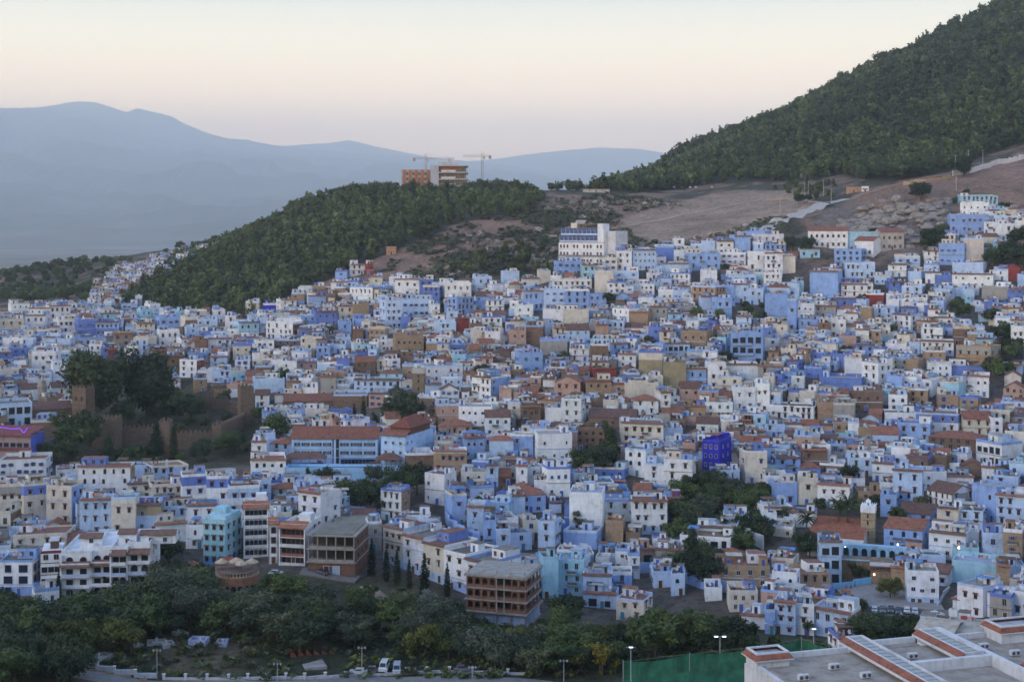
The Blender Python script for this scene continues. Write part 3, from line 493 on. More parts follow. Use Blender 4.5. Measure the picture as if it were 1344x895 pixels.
TABLE = """A,60,150,75,130,w1;A,0,120,155,225,k2;A,150,255,100,190,w3,Rs;A,255,358,90,185,w3,Rs,Wh;A,130,230,140,205,w1;A,300,400,160,225,w2;A,400,490,165,238,b2,Ws;A,490,605,170,238,b2,Tm;A,620,700,80,120,l1;A,720,775,110,168,c2;A,780,855,118,162,c1;A,815,915,215,290,w2
A,955,1020,200,250,l1;A,1065,1180,260,310,w1;A,1190,1280,290,355,k2;A,1150,1208,140,200,w2,s12,Xr;A,1220,1323,175,242,c1;A,585,680,230,290,t1;A,555,600,310,352,r1;A,455,520,290,347,w1;A,520,560,300,352,b1;A,780,860,320,362,n1;A,860,940,350,422,n1;A,918,1003,365,450,w3,s38,Xr,Wh
A,1075,1160,350,402,l1;A,1200,1275,370,417,w2;A,165,280,325,427,w2;A,0,60,325,372,b1;A,60,140,305,357,b1;A,275,395,400,490,w2;A,110,190,508,557,w1,Rg;A,265,335,500,548,w1,Rg;A,0,70,520,572,w1;A,790,920,465,522,w1;A,1085,1180,420,480,l1;A,1180,1260,425,470,c1
A,430,540,255,290,l1;A,640,720,195,232,l1;A,700,790,175,225,k1;A,820,920,150,215,m1;A,1090,1150,110,170,w2;A,1255,1323,70,125,k2;A,1040,1110,160,210,l1;A,960,1060,330,365,b1
A,0,160,590,700,l2,Wo;A,165,225,780,850,u1;E,0,228,60,172,w1,Ws
B,508,650,0,72,k3,s85,Xg,Wh;B,745,860,-5,40,w2;B,875,960,-10,72,b3;B,1050,1135,50,138,m3,s-50,Wh;B,685,770,65,205,l4;B,770,915,60,142,l2;B,330,440,120,190,b2;B,255,330,135,200,m2;B,75,210,175,260,w3,s50,Xn,Wh;B,445,520,90,155,k2,Wh;B,520,600,85,150,t1,Wn;B,1050,1110,155,220,r1,Wn;B,1180,1280,145,210,w1;B,935,1045,175,235,l1;B,735,880,245,335,t2;B,130,240,265,312,n1
B,530,635,372,442,n1,Rg;B,20,170,465,530,l1,Wn;B,525,765,472,532,l2;B,885,1080,400,475,w1,Wa;B,970,1075,455,525,l1;B,1125,1222,455,572,w3,s105,Xm,Wh;B,965,1060,520,585,w1,Ry;B,950,1060,600,695,p2,Wa;B,1060,1230,610,705,w2,Wa;B,1195,1323,655,752,w1,Rg;B,955,1125,700,748,p1,Rh;B,1085,1195,770,868,m2;B,20,90,540,602,w1,Rg;B,0,75,780,900,w2,Rs,Wh;B,95,205,790,860,l1,Rh
B,445,510,175,240,m2;B,330,400,300,360,m1;B,650,740,270,320,w1;B,520,600,330,365,b1;B,1010,1110,285,330,b1;B,400,480,290,330,l1;B,230,330,380,430,p1;B,640,720,370,420,k1;B,150,230,60,110,w1;B,60,125,80,120,u1;B,290,380,40,85,m1;B,1200,1290,60,120,w2;B,700,760,360,415,w1;B,770,870,395,440,t1
C,65,170,15,112,m2;C,170,280,10,112,l3;C,280,400,10,112,m3;C,400,490,35,98,m1;C,20,115,90,152,w1;C,165,270,112,175,w1,Wn;C,270,400,115,180,k1,Wn;C,520,605,105,162,w1,s60,Wa;C,610,700,120,185,t1,Wn;C,700,800,100,168,g1;C,925,1040,-5,68,k2,Wh;C,975,1050,45,122,l1,Wn;C,1050,1130,50,152,m2;C,1130,1215,-20,72,l2;C,1215,1290,5,82,l2,Wh
C,80,165,195,288,n1,Wn;C,0,80,215,302,p2;C,160,220,185,257,l1;C,220,290,205,272,k1;C,285,405,212,268,l1,Rg;C,435,500,190,252,p1,Wn;C,655,775,325,458,o1,Wn,Tk;C,785,897,378,508,o1,Wn;C,775,915,285,352,l2,Wo;C,870,1000,225,312,t2;C,1125,1288,235,388,m3,Wo,B;C,900,1000,420,505,m1;C,1010,1100,385,505,w3;C,1100,1265,395,470,w1,Wn;C,1060,1180,450,535,k2,Wh
C,1140,1250,510,622,w2,Wh;C,1250,1323,490,622,w2,Wh;C,45,165,335,435,m2;C,300,400,315,372,w1;C,150,290,265,332,g1,Wn;C,385,515,470,557,t2,Rs;C,515,590,490,552,p1;C,225,355,475,562,p1,Ry;C,425,540,415,472,r1,Wn;C,590,755,485,562,k1,Wn;C,700,780,450,522,k1;C,870,970,505,592,p1,Rg;C,630,755,570,642,w1,Rh;C,260,360,565,702,w3;C,400,640,655,705,n1,Rg
C,175,260,620,692,w1,Wn;C,55,155,612,702,n1;C,565,780,692,790,k2,Rs,Wh;C,995,1135,585,655,w1,Dt;C,950,1060,690,742,w1,Rg,Wh;C,740,880,722,765,l1;C,335,480,722,830,n1,Wh;C,0,115,750,852,m1;C,140,315,750,885,w2;C,600,700,480,560,k1;C,510,600,285,345,m1;C,490,580,170,225,l1;C,720,800,60,110,w1;C,640,700,240,285,w1;C,550,640,340,400,w1
D,0,115,35,162,m1,Wn;D,115,160,60,228,m2;D,160,250,80,150,w1,Wa;D,250,360,90,145,g1,Wa;D,340,470,50,95,b1;D,515,605,30,85,r1,Wn;D,390,520,-15,48,w1;D,655,742,140,218,w3,s50,Wh;D,330,412,165,255,w2,Wh;D,560,660,105,165,l1;D,385,465,250,325,p1,Wn;D,520,590,215,295,t1,Xc,s15;D,800,905,205,265,w1;D,980,1148,300,410,t2,Tg,Wh;D,825,920,325,390,t1
D,0,80,260,315,w1;D,465,560,290,350,m1;D,410,495,360,445,w1,Wn;D,495,577,385,508,w3,s65,Wh;D,280,488,460,520,b1,Wn;D,90,160,430,505,m2;D,135,200,455,515,w1;D,1175,1250,150,230,w1;D,1260,1323,200,315,w2;D,795,960,270,335,w1,Dl;D,1010,1140,455,550,w2,Rs,Xn,s20,Wa;D,835,950,390,455,w1;D,1190,1310,395,435,l1;D,955,1120,402,448,b1,Wn;D,885,985,550,622,t2,Ws;D,990,1085,560,622,t1,Ws
D,615,770,640,695,w1;D,775,982,645,735,w2,Tb,Wh;D,1020,1165,665,755,k2,Rg,Wh;D,1165,1212,670,775,w1;D,840,1100,762,825,n1,Rh;D,425,480,690,775,w1,Wn;D,480,560,720,780,t1;D,555,680,740,795,l1,Rg,Wa;D,680,840,700,785,m1;D,25,245,605,668,w1,Wh;D,270,350,590,675,t1,Wn;D,350,455,590,675,g1,Wn;D,0,80,540,625,l2;D,735,830,520,595,t1;D,455,600,530,622,n1,Wa
D,1220,1323,510,570,p1,Ry;D,1225,1305,445,508,k1,Ry,Wn;D,1080,1205,790,900,w2,s100,Wo;D,0,100,700,760,l1;D,100,200,690,740,w1;D,240,330,380,430,l1;D,200,290,405,455,b1;D,620,720,290,330,w1;D,640,740,360,420,g1;D,720,780,370,430,t1,Wn;D,590,650,360,440,k2
E,290,410,110,165,w1;E,405,660,90,235,w3,s25,Xt,Wa;E,660,780,95,170,l1;E,780,960,95,168,l1;E,930,1055,140,290,w3,Tb,Wh;E,1055,1165,150,322,w3,Tb,Wh;E,1165,1323,205,335,w2,Tl,Wh;E,655,780,182,262,k1,Wh;E,780,930,190,275,k1,Wh;E,0,125,195,372,k2,Tg,Wh;E,125,240,190,375,k3,Tb,Wh;E,240,362,195,388,k3,s60,Xm,Wh
E,410,568,265,445,l3,s15,Xn,Wh;E,570,690,260,445,k2,Dm,Wh;E,690,820,290,425,l2,To,Wp;E,820,955,300,388,l2,Wh;E,955,1105,300,425,w2,Wh;E,0,52,330,475,k2,s20,Xn;E,75,335,440,548,k1,Wh;E,795,950,395,525,w2,Dn,Rs,Wa;E,950,1040,400,505,w2,B;E,1145,1240,340,400,w1
E,0,160,575,745,w3,s45,Xk,Wo,Dm;E,180,300,725,790,w1,Wp;E,940,1040,615,662,w1,Rh
F,0,175,60,155,w2,Rs,Wa;F,0,100,170,270,l1;F,240,352,235,432,w4,s100,Wh;F,660,765,220,372,w3,s62,Xt,Wh;F,885,985,135,282,w2,s65,Wp;F,595,665,385,520,g2,Wp;F,1025,1100,240,392,m2;F,1100,1185,305,445,l2,Wh,Xp;F,1185,1250,375,565,m2,Wh;F,1250,1323,415,565,l2,Wh;F,790,930,30,115,n1,Wn;F,930,1100,20,118,t2;F,1070,1200,135,205,k1;F,1200,1260,90,200,l2;F,1260,1323,140,190,n1,Rg
F,1005,1090,620,700,b1,B;F,1120,1240,200,250,l1;F,730,800,560,600,m1;F,830,870,545,635,l1
G,245,375,580,752,c3,Wp;G,165,245,565,765,c2,Wp;G,370,515,650,782,l2,Ws;G,515,620,650,732,m1;G,375,540,745,810,l1,Wo;G,540,680,775,872,k1,s50,Wh;G,535,600,520,622,w1;G,600,660,545,662,w2,Wh;G,140,225,385,545,l3,s35;G,0,110,435,515,l1,Wp;G,270,440,425,505,m1,Wn;G,275,395,300,412,b1,Wh;G,300,470,235,430,w1,Wn;G,470,620,275,375,w1,Wh;G,620,800,265,432,w3,Wh,Dl;G,800,880,260,362,r1
G,475,605,230,275,m1;G,365,530,175,242,r1,Wn;G,375,580,105,150,b1;G,190,305,100,242,w2;G,305,430,130,195,k1;G,585,690,5,135,w3,s45,Wa;G,685,785,80,192,w3,Wh;G,785,928,60,220,w3,Wh;G,1025,1170,125,202,l1;G,865,1120,455,562,w1,Wo;G,950,1150,410,505,w1,Wn;G,1035,1192,550,598,w1,Rh,Wn;G,1090,1220,345,412,w1,Wn;G,1065,1323,610,705,t1;G,1170,1290,580,630,w1;G,1120,1262,745,835,k1,Wp
G,995,1080,725,778,w1,Wn;G,820,890,655,752,l2;G,730,820,640,705,l1;G,485,575,385,492,t1,Wn;G,40,180,235,325,m1,Rh;G,0,75,245,345,l1,Wn;G,90,150,100,180,w2;G,1080,1200,15,105,k1,Wh;G,1200,1310,20,178,k2,Wh;G,660,740,520,590,p1,Rs,Wo;G,200,260,285,330,l1;G,120,190,170,230,w1;G,590,660,440,500,n1
H,35,165,180,285,m2,Wh;H,170,270,165,290,k2,Wh;H,270,430,190,298,w2,Rs,Wh;H,655,800,115,308,l3,Wh;H,550,655,75,165,w1;H,800,925,130,215,w1;H,830,950,220,345,w1,Rg,s110,Xg;H,1060,1180,190,362,m2,s78;H,1185,1323,250,402,l3;H,925,1062,145,205,w1,Wn;H,880,985,310,405,k2,Rs,Wh;H,985,1110,325,408,l1;H,840,1020,435,565,w2,s30,Wp,Rs
H,610,800,405,520,m1,Rg;H,680,840,330,382,m1,Rg,Wh;H,590,670,245,345,m1;H,670,755,220,305,m1,Rh,Wa;H,280,390,480,690,l3,Wo;H,730,885,640,808,w3,Dl,Wp;H,645,730,612,705,t1,Wn;H,985,1110,700,858,w2,s70,Wh;H,960,1190,592,685,c1,Wn;H,965,1090,515,592,c1,Wo;H,1190,1250,605,735,t1,Wn;H,1115,1220,440,565,l2;H,1220,1310,430,595,t1,Dn;H,180,330,640,745,t1;H,480,600,225,300,t1,Wp
L,50,155,500,655,l3,Wh;L,155,250,510,655,w3,Wh;L,245,435,540,668,l2,s70,Xt,Wp;L,0,50,540,650,m2,B;L,780,930,650,722,w1,Wn;L,930,1110,650,702,w1,s20;L,380,470,735,745,w1;H,0,120,150,210,w1;H,60,180,50,130,m1;H,0,60,330,400,w1;H,280,400,90,130,n1;H,1100,1190,430,480,p1,Rh;H,1300,1323,420,540,w2;H,730,800,590,640,l1
H,670,780,560,610,v1;H,720,800,480,540,p1,Rs;H,780,920,560,610,l1;H,1225,1323,600,660,l1,Wn;H,0,140,410,450,k1;H,440,550,60,140,l1;H,0,150,305,385,w1,Rs,Wo;H,900,990,85,140,w1;H,1170,1290,150,220,l1;H,120,250,330,400,w1
I,345,425,590,682,w3,Wh;I,430,550,585,682,l3;I,550,640,565,632,b1,Wn;I,640,720,585,642,w1;I,720,875,600,682,m2,Wh;I,590,715,652,715,l1,Wn;I,780,850,545,602,l1,Wn;I,860,945,545,602,w1;I,950,1030,515,595,m1,Wn;I,1005,1105,485,522,m1;I,875,1005,600,655,w1;I,1020,1200,600,690,w2,Wh;I,170,240,665,725,c2,Rs;I,235,330,690,795,k1,Wn;I,335,460,695,748,l1;I,300,395,750,805,w1;I,20,220,740,795,w2
I,40,175,640,705,m1;I,730,850,770,865,t1,s60,Wh;I,775,860,690,745,w1,Wn;I,940,1060,710,775,l1;I,280,350,625,685,k2;I,500,580,700,740,w1;I,1060,1200,500,540,w1;I,1105,1210,560,600,m2,s0;I,620,720,700,760,w1;I,460,540,760,810,w1;I,560,640,790,830,w1;I,480,600,620,660,w1;I,1100,1190,700,760,w1;I,1170,1260,620,700,k1,Wn
J,180,280,620,662,c1,Rs;J,355,490,620,705,m1;J,230,370,732,855,m1,Wn;J,390,550,790,860,w2;J,410,560,690,765,l2;J,1000,1140,385,445,w2;J,1010,1185,350,390,c1;J,950,1140,445,535,m2,Wh;J,875,970,540,605,w2,Wh;J,890,1015,595,698,m2;J,1015,1115,565,675,k1,Wn;J,815,890,630,685,w1;J,1120,1185,480,535,w1;J,1185,1300,490,565,w2,Wh;J,1290,1323,480,605,w2;J,670,790,660,725,l1;J,960,1110,690,755,l1,Wn;J,960,1160,745,808,w1
J,1170,1240,730,780,w1;J,1230,1300,720,780,r1,Wn;J,0,90,640,755,w3,Wh;J,80,160,655,725,n1,Rs;J,560,640,760,800,l1;J,640,720,790,840,b1;J,820,900,740,790,w1;J,880,960,750,800,b1,Wn;J,630,720,700,760,w1;J,1110,1240,810,870,g1,Wn;J,1245,1323,820,880,b1;J,700,800,810,860,l1
B,165,420,572,607,n1,Rg,Wn;B,420,590,545,612,n1,Wn;B,380,520,622,655,b1,Wn;B,600,700,540,602,p1;B,845,960,560,650,t1;A,165,365,612,667,n1,Rg,Wn;A,160,315,682,748,n1,Wn;A,240,300,560,610,t1
K,305,430,730,818,w2,Wh;K,430,500,735,815,b3;K,560,695,755,835,w2,Wh;K,860,940,695,745,l1,Wn;K,1040,1100,690,745,k1,Wn;K,80,165,655,705,w2;K,165,195,655,710,r1;K,75,190,770,850,w2,s100,Xg,Wh;K,720,800,720,790,l1;K,950,1040,730,770,w1;K,0,60,690,740,m1;K,640,720,870,890,w1;K,800,860,760,800,w1,Wn"""
_n = 0
for _ln in TABLE.replace('\n', ';').split(';'):
    f = _ln.split(',')
    if len(f) < 6: continue
    T = f[0]; x0, x1, y0, y1 = map(float, f[1:5]); c = f[5][0]; nf = int(f[5][1:]); o = {}; side = 0
    for q in f[6:]:
        if q[0] == 's': side = float(q[1:])/ZK
        else: o[q[0]] = q[1:] or True
    a, t_ = zp(T, x0, y0); b_, bt = zp(T, x1, y1); _n += 1
    add_house(a, b_, t_, bt, c, 0 if (bt-t_) > 9 and nf == 1 and o.get('W') not in ('n',) else nf, o, 1000+_n, side)
NHAND = len(HOUSES)

def row_houses():
    P0, P1 = Vector(ground(503, 737)), Vector(ground(640, 792)); d = (P1-P0).xy; L = d.length; rz = math.atan2(d.y, d.x); u = d.normalized(); n = 5
    for i, (c, o) in enumerate((('k', dict(W='h', R='s', D='l')), ('w', dict(W='h', D='l')), ('k', dict(W='h', R='s', D='l')), ('w', dict(W='h', D='m')), ('w', dict(W='h', R='s', D='m')))):
        p = P0.xy+u*L*(i+.5)/n; z = P0.z+(P1.z-P0.z)*(i+.5)/n; px, py = project(p.x, p.y, z); HOUSES.append(dict(W=L/n-.05, D=14, H=10.6-i*.1, nf=3, c=c, o=o, seed=31+i, loc=(p.x, p.y, z), rz=rz, right=i == n-1, left=i == 0, hand=True, ws='h', big=90, px=(px-22, px+22, py-47, py), wash=False))
        RECTS.append((px-22, px+30, py-47, py-5, p.y)); FOOT.append((p.x, p.y, rz, L/n, 11))
row_houses(); NHAND = len(HOUSES)
# ---------------- landmarks ----------------
LM = []                                       # phrases for labels: (phrase, px, py)
def lm(p, x, y): LM.append((p, x, y))
def site(px0, px1, pt, pb, side=0, D=None, rel=None, reg=True, Y=None):
    pm = (px0+px1)/2
    x, Yg, z = ground(pm, pb)
    if Y: x, z, Yg = (pm-672)/F*Y, ZC+(PYH-pb)/F*Y, Y
    Y = Yg; W = (px1-px0)/F*Y; H = (pb-pt)/F*Y; S = abs(side)/F*Y
    if rel is None:
        if S: D = D or max(8, S*1.5); rel = -math.copysign(math.asin(min(.85, S/D)), side)
        else: D = D or 10; rel = 0
    rz = -math.atan2(x, Y)+rel; W /= math.cos(rel)
    if reg: RECTS.append((px0+min(0, side), px1+max(0, side), pt, pb, Y)); FOOT.append((x, Y, rz, W, D or 10))
    return (x, Y, z), rz, W, D or 10, H
def wrow(t, key, n, x0, x1, z, y=-.02, rz=0, name='window', skip=()):
    for i in range(n):
        if i not in skip: t.put(name, key, (x0+(i+.5)*(x1-x0)/n, y, z), rz)
def wside(t, key, n, y0, y1, x, z, sgn=1):
    for i in range(n): t.put('window', key, (x, y0+(i+.5)*(y1-y0)/n, z), sgn*math.pi/2)
Wc, Lb, Mb, Bb, Cc, Kc, Tc, Nc = [PAL[k] for k in 'wlmbcktn']
def para(mb, x0, x1, y0, y1, z, h, col, q=.25):
    mb.box(x0, x1, y0, y0+q, z, z+h, col); mb.box(x0, x1, y1-q, y1, z, z+h, col); mb.box(x0, x0+q, y0+q, y1-q, z, z+h, col); mb.box(x1-q, x1, y0+q, y1-q, z, z+h, col)
# terraced tourist hotel: white floors below, blue glazed galleries above
def hill_hotel():
    loc, rz, W, D, H = site(733, 792, 300, 346, 20, D=16); t = Thing('hotel_building', loc, rz); f = H/5.0
    w_ = t.part('wall'); w_.box(-W/2, W/2, 0, D, -8, 3*f, Wc); w_.box(-W/2-.1, W/2+.1, -.15, 1, 3*f-.2, 3*f+.15, TILE, 'tile'); w_.box(-W/2, W/2, -.1, 0, 2*f-.1, 2*f+.1, (.5, .5, .5))
    g = t.part('gallery')
    for k in (3, 4):
        y = .8*(k-2); g.box(-W/2+y*.6, W/2-4, y, D-1, k*f+.15, (k+1)*f-.1, (.10, .17, .42)); g.box(-W/2+y*.5, W/2-3.6, y-1.2, D-.5, (k+1)*f-.1, (k+1)*f+.1, (.34, .32, .3))
        n = 9
        for i in range(n+1): u = -W/2+y*.6+i*(W-4.6)/n; g.box(u-.15, u+.15, y-.5, y-.02, k*f, (k+1)*f-.1, Mb)
        g.box(-W/2+y*.6, W/2-4, y-.6, y-.5, k*f+.15, k*f+1.0, Lb)
        for i in range(n): u = -W/2+y*.6+(i+.5)*(W-4.6)/n; t.put('window', win_key('plain', 1.5, 1.5, (.2, .3, .6)), (u, y-.01, k*f+1))
    st = t.part('stair_tower'); st.box(W/2-3.9, W/2+.0, -.2, 6, 3*f, 5*f+2.6, Wc); st.box(W/2, W/2+6, 3, D, 0, 4.6*f, (.6, .6, .62))
    rf = t.part('roof_terrace'); rf.box(-W/2+8, W/2-5, 3, 9, 5*f+2.2, 5*f+2.5, (.3, .2, .1), 'roof'); rf.box(-W/2+7, -W/2+11, 2, 6, 5*f+.1, 5*f+3, Kc); rf.gable(-W/2+8, -W/2+14, 5, 9, 5*f+2.5, 2, (.35, .33, .3))
    for i in range(8): u = -W/2+8+i*(W-13)/7; rf.box(u-.1, u+.1, 3, 3.2, 5*f+.1, 5*f+2.2, WOOD, 'paint')
    ka, kp = win_key('arch', 1.1, 1.9, (.5, .45, .4)), win_key('plain', 1.1, 1.6, (.35, .3, .25))
    for r_, k in ((0, kp), (1, kp), (2, ka)):
        for i in (0, 1, 2, 4, 5, 7, 8, 9, 11, 12): t.put('window', k, (-W/2+(i+.7)*W/13.5, -.02, r_*f+.7))
    t.put('door', door_key((.1, .05, .03), 1.5, 2.3), (1, -.03, 0))
    bl = t.part('balcony'); bl.box(-W/2, W/2, -.9, 0, f-.15, f, (.5, .5, .5)); bl.box(-W/2, W/2, -.9, -.82, f, f+.8, (.2, .2, .22))
    t.build('tall white hotel with two set back blue glazed upper floors and a timber roof terrace', 'hotel')
    lm('the tall white hotel with blue galleries', 762, 320)
hill_hotel()
# long blue school with red tiled roofs
def school():
    loc, rz, W, D, H = site(384, 495, 575, 612, 0, D=12, rel=R(-8)); t = Thing('school_building', loc, rz); f = H/3.25
    w_ = t.part('wall'); w_.box(-W/2, W/2, 0, D, -7, H, (.36, .55, .80)); w_.box(-W/2-.05, W/2+.05, -.06, D, -7, f*.95, Mb)
    for k in (1, 2): w_.box(-W/2, W/2, -.3, 0, k*f-.15, k*f+.1, (.45, .55, .7))
    for u in (-W/2+.2, 0, W/2-.4): w_.box(u-.4, u+.4, -.2, 0, 0, H, (.48, .62, .85))
    rf = t.part('roof'); rf.gable(-W/2, W/2, 0, D, H, 3.6, (.24, .10, .065), wall=(.36, .55, .80), ov=.7)
    k = win_key('plain', 1.3, 1.35, (.5, .6, .75))
    for z in (f*1.32, f*2.28): wrow(t, k, 15, -W/2+1, -1.6, z, skip=(2, 6, 11)); wrow(t, k, 13, 2.2, W/2-1, z, skip=(3, 8))
    wrow(t, win_key('open', 2.6, 1.9, (.1, .2, .45)), 9, 3, W/2-1, .7, y=-.07)
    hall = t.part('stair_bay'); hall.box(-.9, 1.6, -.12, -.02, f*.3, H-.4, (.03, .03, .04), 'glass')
    t.put('door', door_key((.06, .1, .3), 1.8, 2.4), (-6, -.08, 0))
    t.build('long blue school block with rows of square windows under a red tiled gable roof', 'school')
    lm('the long blue school', 440, 592)
    loc, rz, W, D, H = site(500, 532, 573, 620, 38, D=24, reg=True); t = Thing('school_building', loc, rz)
    w_ = t.part('wall'); w_.box(-W/2, W/2, 0, D, -7, H, (.40, .58, .84)); w_.box(-W/2-.15, W/2+.15, -.15, D, H*.62, H*.64, (.5, .6, .75))
    up = t.part('hall'); up.box(-W/2+2, W/2-.3, 4, D-2, H, H+2.6, (.15, .08, .06)); ur = up.sub('roof'); ur.hip(-W/2+2, W/2-.3, 4, D-2, H+2.6, 3.6, (.22, .075, .05), ov=.8)
    rf = t.part('roof'); rf.quad([(-W/2-.5, -.8, H+.2), (W/2+.5, -.8, H+.2), (W/2+.5, 4, H+2), (-W/2-.5, 4, H+2)], TILE, 'tile'); rf.quad([(-W/2-.5, -.8, H), (W/2+.5, -.8, H), (W/2+.5, -.8, H+.2), (-W/2-.5, -.8, H+.2)], TILE2, 'tile')
    for z in (1, H*.28, H*.5, H*.76): wrow(t, win_key('plain', 1, 1.1), 3, -W/2+.5, W/2-.5, z); wside(t, win_key('plain', 1, 1.1), 2, 0, 7, W/2+.02, z)
    t.build('tall pale blue hall with a dark red hipped roof at the end of the school', 'school hall'); lm('the blue hall with a hipped red roof', 545, 575)
    # platform wall, two pavilions in front of it
    loc, rz, W, D, H = site(374, 520, 614, 632, 0, D=5, rel=R(-8)); t = Thing('retaining_wall', loc, rz); b = t.part('wall'); b.box(-W/2, W/2, 0, 8, -5, H*.72, (.28, .50, .70)); b.box(-W/2, W/2, -.1, .3, H*.72, H*.78, (.4, .55, .7)); para(b, -W/2, W/2, 0, 8, H*.78, .9, (.3, .5, .72))
    t.build('turquoise retaining wall carrying the terrace below the long blue school', 'wall')
    for a, b_, ty, by, lab in ((378, 432, 602, 616, 'open terrace pavilion with long brown tiled roof before the school'), (497, 529, 606, 618, 'small terrace pavilion with pyramidal brown tiled roof beside the school hall')):
        loc, rz, W, D, H = site(a, b_, ty, by, 0, D=7); t = Thing('pavilion', (loc[0], loc[1]-9, loc[2]), rz); c_ = t.part('post'); rf = t.part('roof'); rf.hip(-W/2, W/2, 0, 6, 5.3, 2.2, TILE2)
        c_.box(-W/2, W/2, 0, 6, -4, 2.2, (.3, .5, .7)); n = 5
        for i in range(n+1):
            u = -W/2+.3+i*(W-.6)/n
            for y in (.3, 5.6): c_.box(u-.12, u+.12, y-.12, y+.12, 2.2, 5.3, (.2, .15, .12))
        t.part('bench').box(-W/2+1, W/2-1, 5.0, 5.3, 2.2, 3.0, (.1, .07, .05)); t.build(lab, 'pavilion')
school()
# old fortress: crenellated clay walls and towers
def fortress():
    clay = (.17, .125, .095)
    def wall(pts, hpx, lab):
        P = [ground(*p) for p in pts]; t = Thing('fortress_wall', P[0], 0); b = t.part('wall'); m_ = t.part('battlement')
        for (a, c_) in zip(P, P[1:]):
            a0, c0 = Vector(a)-Vector(P[0]), Vector(c_)-Vector(P[0]); L = (c0-a0).xy.length; ang = math.atan2(c0.y-a0.y, c0.x-a0.x); h = hpx/F*a[1]
            q = MB(); q.box(0, L, 0, 1.4, -8, h, clay, 'brick'); z0 = a0.z; mt = Matrix.Translation((a0.x, a0.y, z0)) @ Matrix.Rotation(ang, 4, 'Z'); b.add(q, mt)
            q = MB(); u = .4
            while u < L-1: q.box(u, u+1.0, .0, .6, h, h+1.0, clay, 'brick'); q.vprism([(u, h+1), (u+1, h+1), (u+.5, h+1.7)], 0, .6, clay, 'brick'); u += 1.9
            q.box(0, L, .02, .5, h-.02, h+.35, clay, 'brick'); m_.add(q, mt)
        xs = [p[0] for p in pts]; RECTS.append((min(xs), max(xs), min(p[1] for p in pts)-hpx, max(p[1] for p in pts), P[0][1])); t.build(lab, 'wall', None)
        for p in P: FOOT.append((p[0], p[1], 0, 14, 14))
    wall([(155, 584), (208, 587)], 21, 'crenellated clay fortress wall between the square bastion and the slim tower')
    wall([(222, 592), (283, 588)], 21, 'crenellated clay fortress wall on the downhill side under the palm')
    wall([(293, 585), (326, 556)], 26, 'high clay fortress wall running uphill to the ruined corner tower')
    wall([(332, 550), (300, 538), (262, 534)], 12, 'low rear clay fortress wall behind the garden trees')
    def tower(px0, px1, pt, pb, side, lab, win=0, name='fortress_tower'):
        loc, rz, W, D, H = site(px0, px1, pt, pb, side, D=max(7, abs(side)*.5)); t = Thing(name, loc, rz); b = t.part('wall'); b.box(-W/2, W/2, 0, D, -8, H, clay, 'brick'); q = t.part('battlement'); u = -W/2
        while u < W/2-.7:
            for y in (0, D-.6): q.box(u, u+.9, y, y+.6, H, H+1.1, clay, 'brick'); q.vprism([(u, H+1.1), (u+.9, H+1.1), (u+.45, H+1.7)], y, y+.6, clay, 'brick')
            u += 1.7
        para(q, -W/2+.02, W/2-.02, .02, D-.02, H-.02, .35, clay, .5); y = 1.7
        while y < D-1.5:
            for x in (-W/2, W/2-.6): q.box(x, x+.6, y, y+.9, H, H+1.1, clay, 'brick')
            y += 1.7
        if win: wrow(t, win_key('arch', .8, 1.8, (.2, .12, .08)), 2, -W/2+.6, W/2-.6, H-5); wrow(t, win_key('plain', .6, 1.1, (.2, .12, .08)), 1, -W/2, W/2, H-9)
        t.build(lab, 'tower'); return t
    tower(95, 112, 511, 560, 12, 'tall clay tower with paired arched openings at the edge of the fortress garden', 1)
    tower(121, 150, 552, 590, 10, 'broad square clay bastion standing forward of the fortress wall')
    tower(209, 222, 556, 604, 5, 'slim clay wall tower between the two crenellated fortress walls')
    tower(278, 290, 560, 590, 6, 'short clay tower where the fortress wall turns uphill')
    tower(316, 333, 511, 560, -4, 'ruined high clay corner tower at the uphill end of the fortress wall')
    lm('the clay fortress tower', 103, 520); lm('the ruined clay corner tower', 325, 525)
fortress()
def minaret(px0, px1, pt, pb, body, cap, lab, side=0, octo=False, cat='minaret'):
    loc, rz, W, D, H = site(px0, px1, pt, pb, side, D=None if side else (px1-px0)/F*600); t = Thing('minaret', loc, rz); D = W; b = t.part('tower')
    if octo:
        for z0, z1, r in ((-5, H*.72, W*.52), (H*.72, H*.76, W*.62), (H*.76, H, W*.42)): b.cyl(0, D/2, z0, z1, r, r, body, 'plaster', 8)
        t.part('gallery').cyl(0, D/2, H*.76, H*.80, W*.58, W*.58, cap, 'plaster', 8); t.part('lantern').cyl(0, D/2, H, H+W*.6, W*.2, W*.06, cap, 'plaster', 8)
    else:
        b.box(-W/2, W/2, 0, D, -5, H*.78, body, 'brick'); g = t.part('gallery'); g.box(-W/2-.12, W/2+.12, -.12, D+.12, H*.70, H*.78+.9, cap)
        u = -W/2-.12
        while u < W/2:
            for y in (-.12, D-.2): g.vprism([(u, H*.78+.9), (u+.5, H*.78+.9), (u+.25, H*.78+1.5)], y, y+.32, cap)
            u += .62
        l = t.part('lantern'); l.box(-W*.17, W*.17, D/2-W*.17, D/2+W*.17, H*.78, H*.95, cap); l.cyl(0, D/2, H*.95, H, W*.17, .05, cap, 'plaster', 8)
        l.box(-W*.06, W*.06, D/2-W*.17-.04, D/2-W*.17, H*.84, H*.91, (.1, .2, .45), 'paint'); l.tube((0, D/2, H), (0, D/2, H+1), .05, .03, (.4, .3, .1))
        for z in (H*.18, H*.42, H*.58): t.put('window', win_key('arch', .5, 1.3, body), (0, -.02, z))
        pn = t.part('panel'); pn.box(-W*.36, W*.36, -.06, -.0, H*.52, H*.535, (.22, .16, .1)); pn.box(-W*.36, W*.36, -.06, 0, H*.66, H*.675, (.22, .16, .1))
    t.build(lab, 'minaret')
